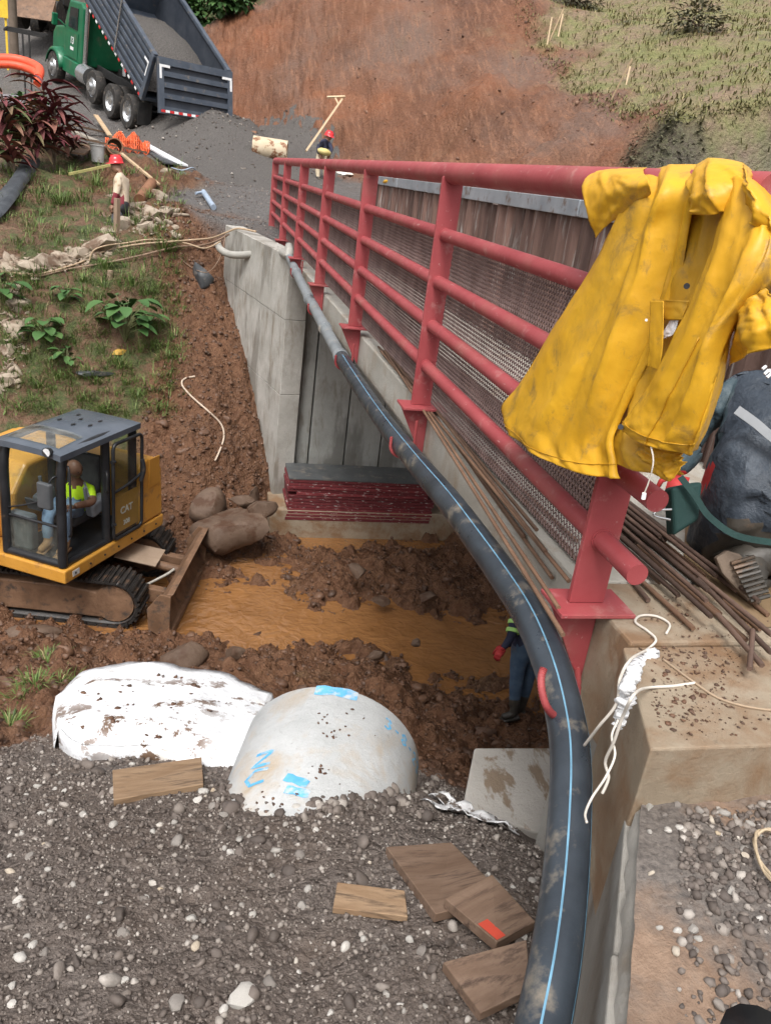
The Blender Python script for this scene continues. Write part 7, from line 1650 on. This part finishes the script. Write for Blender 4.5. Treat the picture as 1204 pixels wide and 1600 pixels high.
def cordyline(label, px, py, d, n, L, hgt, tr=(0, .7)):
    b = atd(px, py, d); b.z = hz(b.x, b.y); t = thing('red_leaf_plant', label, 'plant', tuple(b), (0, 0, 0), 'red-leaved plants at the left'); Lv = Leaves(); m = MB()
    for s_ in range(3):
        a0 = rnd(0, 6.3); lean = Vector((math.cos(a0), math.sin(a0), 0)) * rnd(.05, .28); h = hgt * rnd(.6, 1); m.tube([b, b + lean * .5 + Vector((0, 0, h * .5)), b + lean + Vector((0, 0, h))], .022, 7)
        for k in range(n):
            a = k * 2.4 + a0; el = rnd(.15, 1.6) * (1 - k / n * .2); q = b + lean * (.6 + .4 * k / n) + Vector((0, 0, h * (.45 + .6 * k / n)))
            Lv.leaf(q, (math.cos(a), math.sin(a), el), L * rnd(.7, 1.15), .055 * rnd(.8, 1.4), min(1, max(0, rnd(*tr))), rnd(.7, 1.6), 6, fold=.5)
    m.build('stem', STEMB, t, world=True, smooth=60); Lv.build('foliage', RDL, t)
cordyline('tall red-leaved plant nearest the truck front wheels', 86, 235, 18.0, 24, .85, 1.75); cordyline('red-leaved plant in the middle of the left clump', 55, 240, 17.6, 22, .8, 1.5, (.1, .9)); cordyline('greenish red-leaved plant at the left edge', 12, 235, 17.0, 22, .8, 1.7, (.35, 1)); cordyline('drooping brownish red-leaved plant behind the liner', 25, 290, 16.8, 14, .55, .6, (.3, 1)); cordyline('low red-leaved plant at the foot of the clump', 105, 240, 19.0, 12, .5, .5, (.1, .8))
def shrub(label, px, py, d, rx, rz_, n, mat=LG, leaf=.12, name='shrub', tr=(0, 1), wd=.35, z=None):
    b = atd(px, py, d); b.z = hz(b.x, b.y) if z is None else z; t = thing(name, label, 'shrub', tuple(b), (0, 0, 0), 'shrubs'); Lv = Leaves(); m = MB(); cl = []
    for k in range(9):
        a = rnd(0, 6.3); r = rnd(0, rx * .7); c_ = b + Vector((math.cos(a) * r, math.sin(a) * r, rz_ * rnd(.35, 1.15))); cl.append((c_, rnd(.3, .55) * rx)); m.tube([b, b.lerp(c_, .5) + Vector((0, 0, .1)), c_], [.03, .02, .01], 6)
    for k in range(n):
        c_, r = random.choice(cl); v_ = Vector((random.gauss(0, 1), random.gauss(0, 1), random.gauss(0, 1))).normalized(); q = c_ + v_ * r * rnd(.55, 1.05)
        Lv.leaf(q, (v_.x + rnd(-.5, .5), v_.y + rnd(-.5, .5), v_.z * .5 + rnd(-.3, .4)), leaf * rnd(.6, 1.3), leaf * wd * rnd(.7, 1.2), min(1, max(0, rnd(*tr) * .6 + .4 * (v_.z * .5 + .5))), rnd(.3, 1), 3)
    m.build('stem', STEMB, t, world=True, smooth=60); Lv.build('foliage', mat, t)
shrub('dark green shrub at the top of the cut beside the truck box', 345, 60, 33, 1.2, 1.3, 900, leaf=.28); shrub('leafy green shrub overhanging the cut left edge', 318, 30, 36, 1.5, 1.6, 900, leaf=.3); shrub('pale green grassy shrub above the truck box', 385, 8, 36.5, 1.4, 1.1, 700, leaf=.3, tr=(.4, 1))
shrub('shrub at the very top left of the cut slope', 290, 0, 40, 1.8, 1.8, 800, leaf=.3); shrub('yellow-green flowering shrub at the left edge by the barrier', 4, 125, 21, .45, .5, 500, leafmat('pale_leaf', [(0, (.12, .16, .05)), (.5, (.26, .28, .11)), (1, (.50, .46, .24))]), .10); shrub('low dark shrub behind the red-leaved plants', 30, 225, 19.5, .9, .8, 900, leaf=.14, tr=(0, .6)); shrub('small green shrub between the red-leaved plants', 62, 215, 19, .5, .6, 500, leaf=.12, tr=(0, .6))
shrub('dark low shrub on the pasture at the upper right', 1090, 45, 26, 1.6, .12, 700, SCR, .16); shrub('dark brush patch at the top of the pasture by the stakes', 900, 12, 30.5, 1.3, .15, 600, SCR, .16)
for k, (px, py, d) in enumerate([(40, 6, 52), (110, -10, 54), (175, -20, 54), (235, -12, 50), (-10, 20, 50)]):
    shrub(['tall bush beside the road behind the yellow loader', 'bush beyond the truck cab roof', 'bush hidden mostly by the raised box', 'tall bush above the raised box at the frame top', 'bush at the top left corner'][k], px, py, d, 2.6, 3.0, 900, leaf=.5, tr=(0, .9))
# ------------------------------------------------------------------ far left: pole, loader, frame table, barrier
POLE = noisy('pole_wood', (.10, .075, .055), (.17, .13, .10), 3, .85)
b = atd(23, 82, 30); b.z = hz(b.x, b.y); up_ = thing('utility_pole', 'dark utility pole at the top left beside the road', 'pole', tuple(b)); m = MB(); m.tube([b - Vector((0, 0, .3)), b + Vector((0, 0, 7))], [.17, .13], 12); m.build('shaft', POLE, up_, world=True, smooth=40)
b = atd(78, 60, 36); b.z = max(hz(b.x, b.y), b.z - .6); ld = thing('loader', 'yellow loader parked behind the green truck', 'loader', tuple(b), (0, 0, rad(-100))); LM = WM[ld.name]
def lbox(nm, c, s, mt, bv=.05): m = MB(); m.box(c, s, M=LM); return m.build(nm, mt, ld, world=True, bevel=bv)
lbox('hood', (.9, 0, 1.55), (1.7, 1.0, .9), noisy('loader_yellow', (.66, .42, .04), (.78, .52, .07), 3, .4)); lbox('cab', (-.6, 0, 2.1), (1.3, 1.4, 1.7), BLK); lbox('cab_roof', (-.6, 0, 3.0), (1.5, 1.5, .12), MATS['loader_yellow'])
lbox('frame', (.3, 0, .8), (3.4, .9, .5), BLK); m = MB(); m.prism([LM @ Vector(p) for p in ((2.3, -1.1, .3), (3.0, -1.1, .25), (2.7, -1.1, .7), (2.35, -1.1, 1.1))], LM.to_3x3() @ Vector((0, 2.2, 0))); m.build('bucket', MUDM, ld, world=True)
for x in (-.8, 1.3):
    for y in (-.75, .75): m = MB(); m.tube([LM @ Vector((x, y - .2, .62)), LM @ Vector((x, y + .2, .62))], .62, 22); m.build('wheel', TYRE, ld, world=True, smooth=40)
for y in (-.45, .45): m = MB(); m.tube([LM @ Vector((.4, y, 1.5)), LM @ Vector((1.8, y, 1.3)), LM @ Vector((2.5, y, .6))], .1, 8); m.build('lift_arm', MATS['loader_yellow'], ld, world=True)
b = atd(42, 88, 27); b.z = hz(b.x, b.y); ft_ = thing('frame_table', 'dark metal frame table standing at the roadside', 'table', tuple(b), (0, 0, .3)); FM = WM[ft_.name]
hh_ = atd(42, 52, 27).z - b.z
for x in (-.6, .6): m = MB(); m.box((x, 0, hh_), (.06, 1.0, .06), M=FM); m.build('top_rail', FRM, ft_, world=True)
for y in (-.5, 0, .5): m = MB(); m.box((0, y, hh_ + .002), (1.25, .06, .05), M=FM); m.build('top_rail', FRM, ft_, world=True)
for x in (-.1, .1):
    m = MB(); m.tube([FM @ Vector((x, -.1, 0)), FM @ Vector((x, .0, hh_))], .03, 8); m.build('leg', FRM, ft_, world=True)
P = [atd(-10, 92, 22), atd(20, 92, 22), atd(45, 98, 22), atd(62, 108, 21.8), atd(60, 122, 21.6)]
m = MB(); m.tube(spline(P, 6), .12, 12); m.tube(spline([p + Vector((0, -.2, -.16)) for p in P], 6), .10, 12); tag(m.build('barrier', plain('orange_plastic', (.78, .10, .045), .4), smooth=60), 'bright orange plastic barrier bent beside the red-leaved plants', 'barrier')
rag('grey tarpaulin bundle behind the red-leaved plants', 45, 165, .75, .5, .45, 820, noisy('grey_tarp', (.13, .12, .13), (.24, .22, .23), 4, .7), 'tarpaulin', 'tarpaulin', .4)
m = MB(); c = atd(8, 14, 31); m.box(c, (.75, .05, .62)); m.box(c + Vector((0, .06, -1.2)), (.08, .05, 3.2)); sg_ = tag(m.build('road_sign', plain('sign_yellow', (.75, .50, .04), .5)), 'small yellow sign board at the top left corner', 'sign')
rag('white rag on the dirt just behind the railing end', 532, 272, .18, .16, .12, 830, plain('white_rag', (.62, .58, .52), .8), 'rag', 'rag')
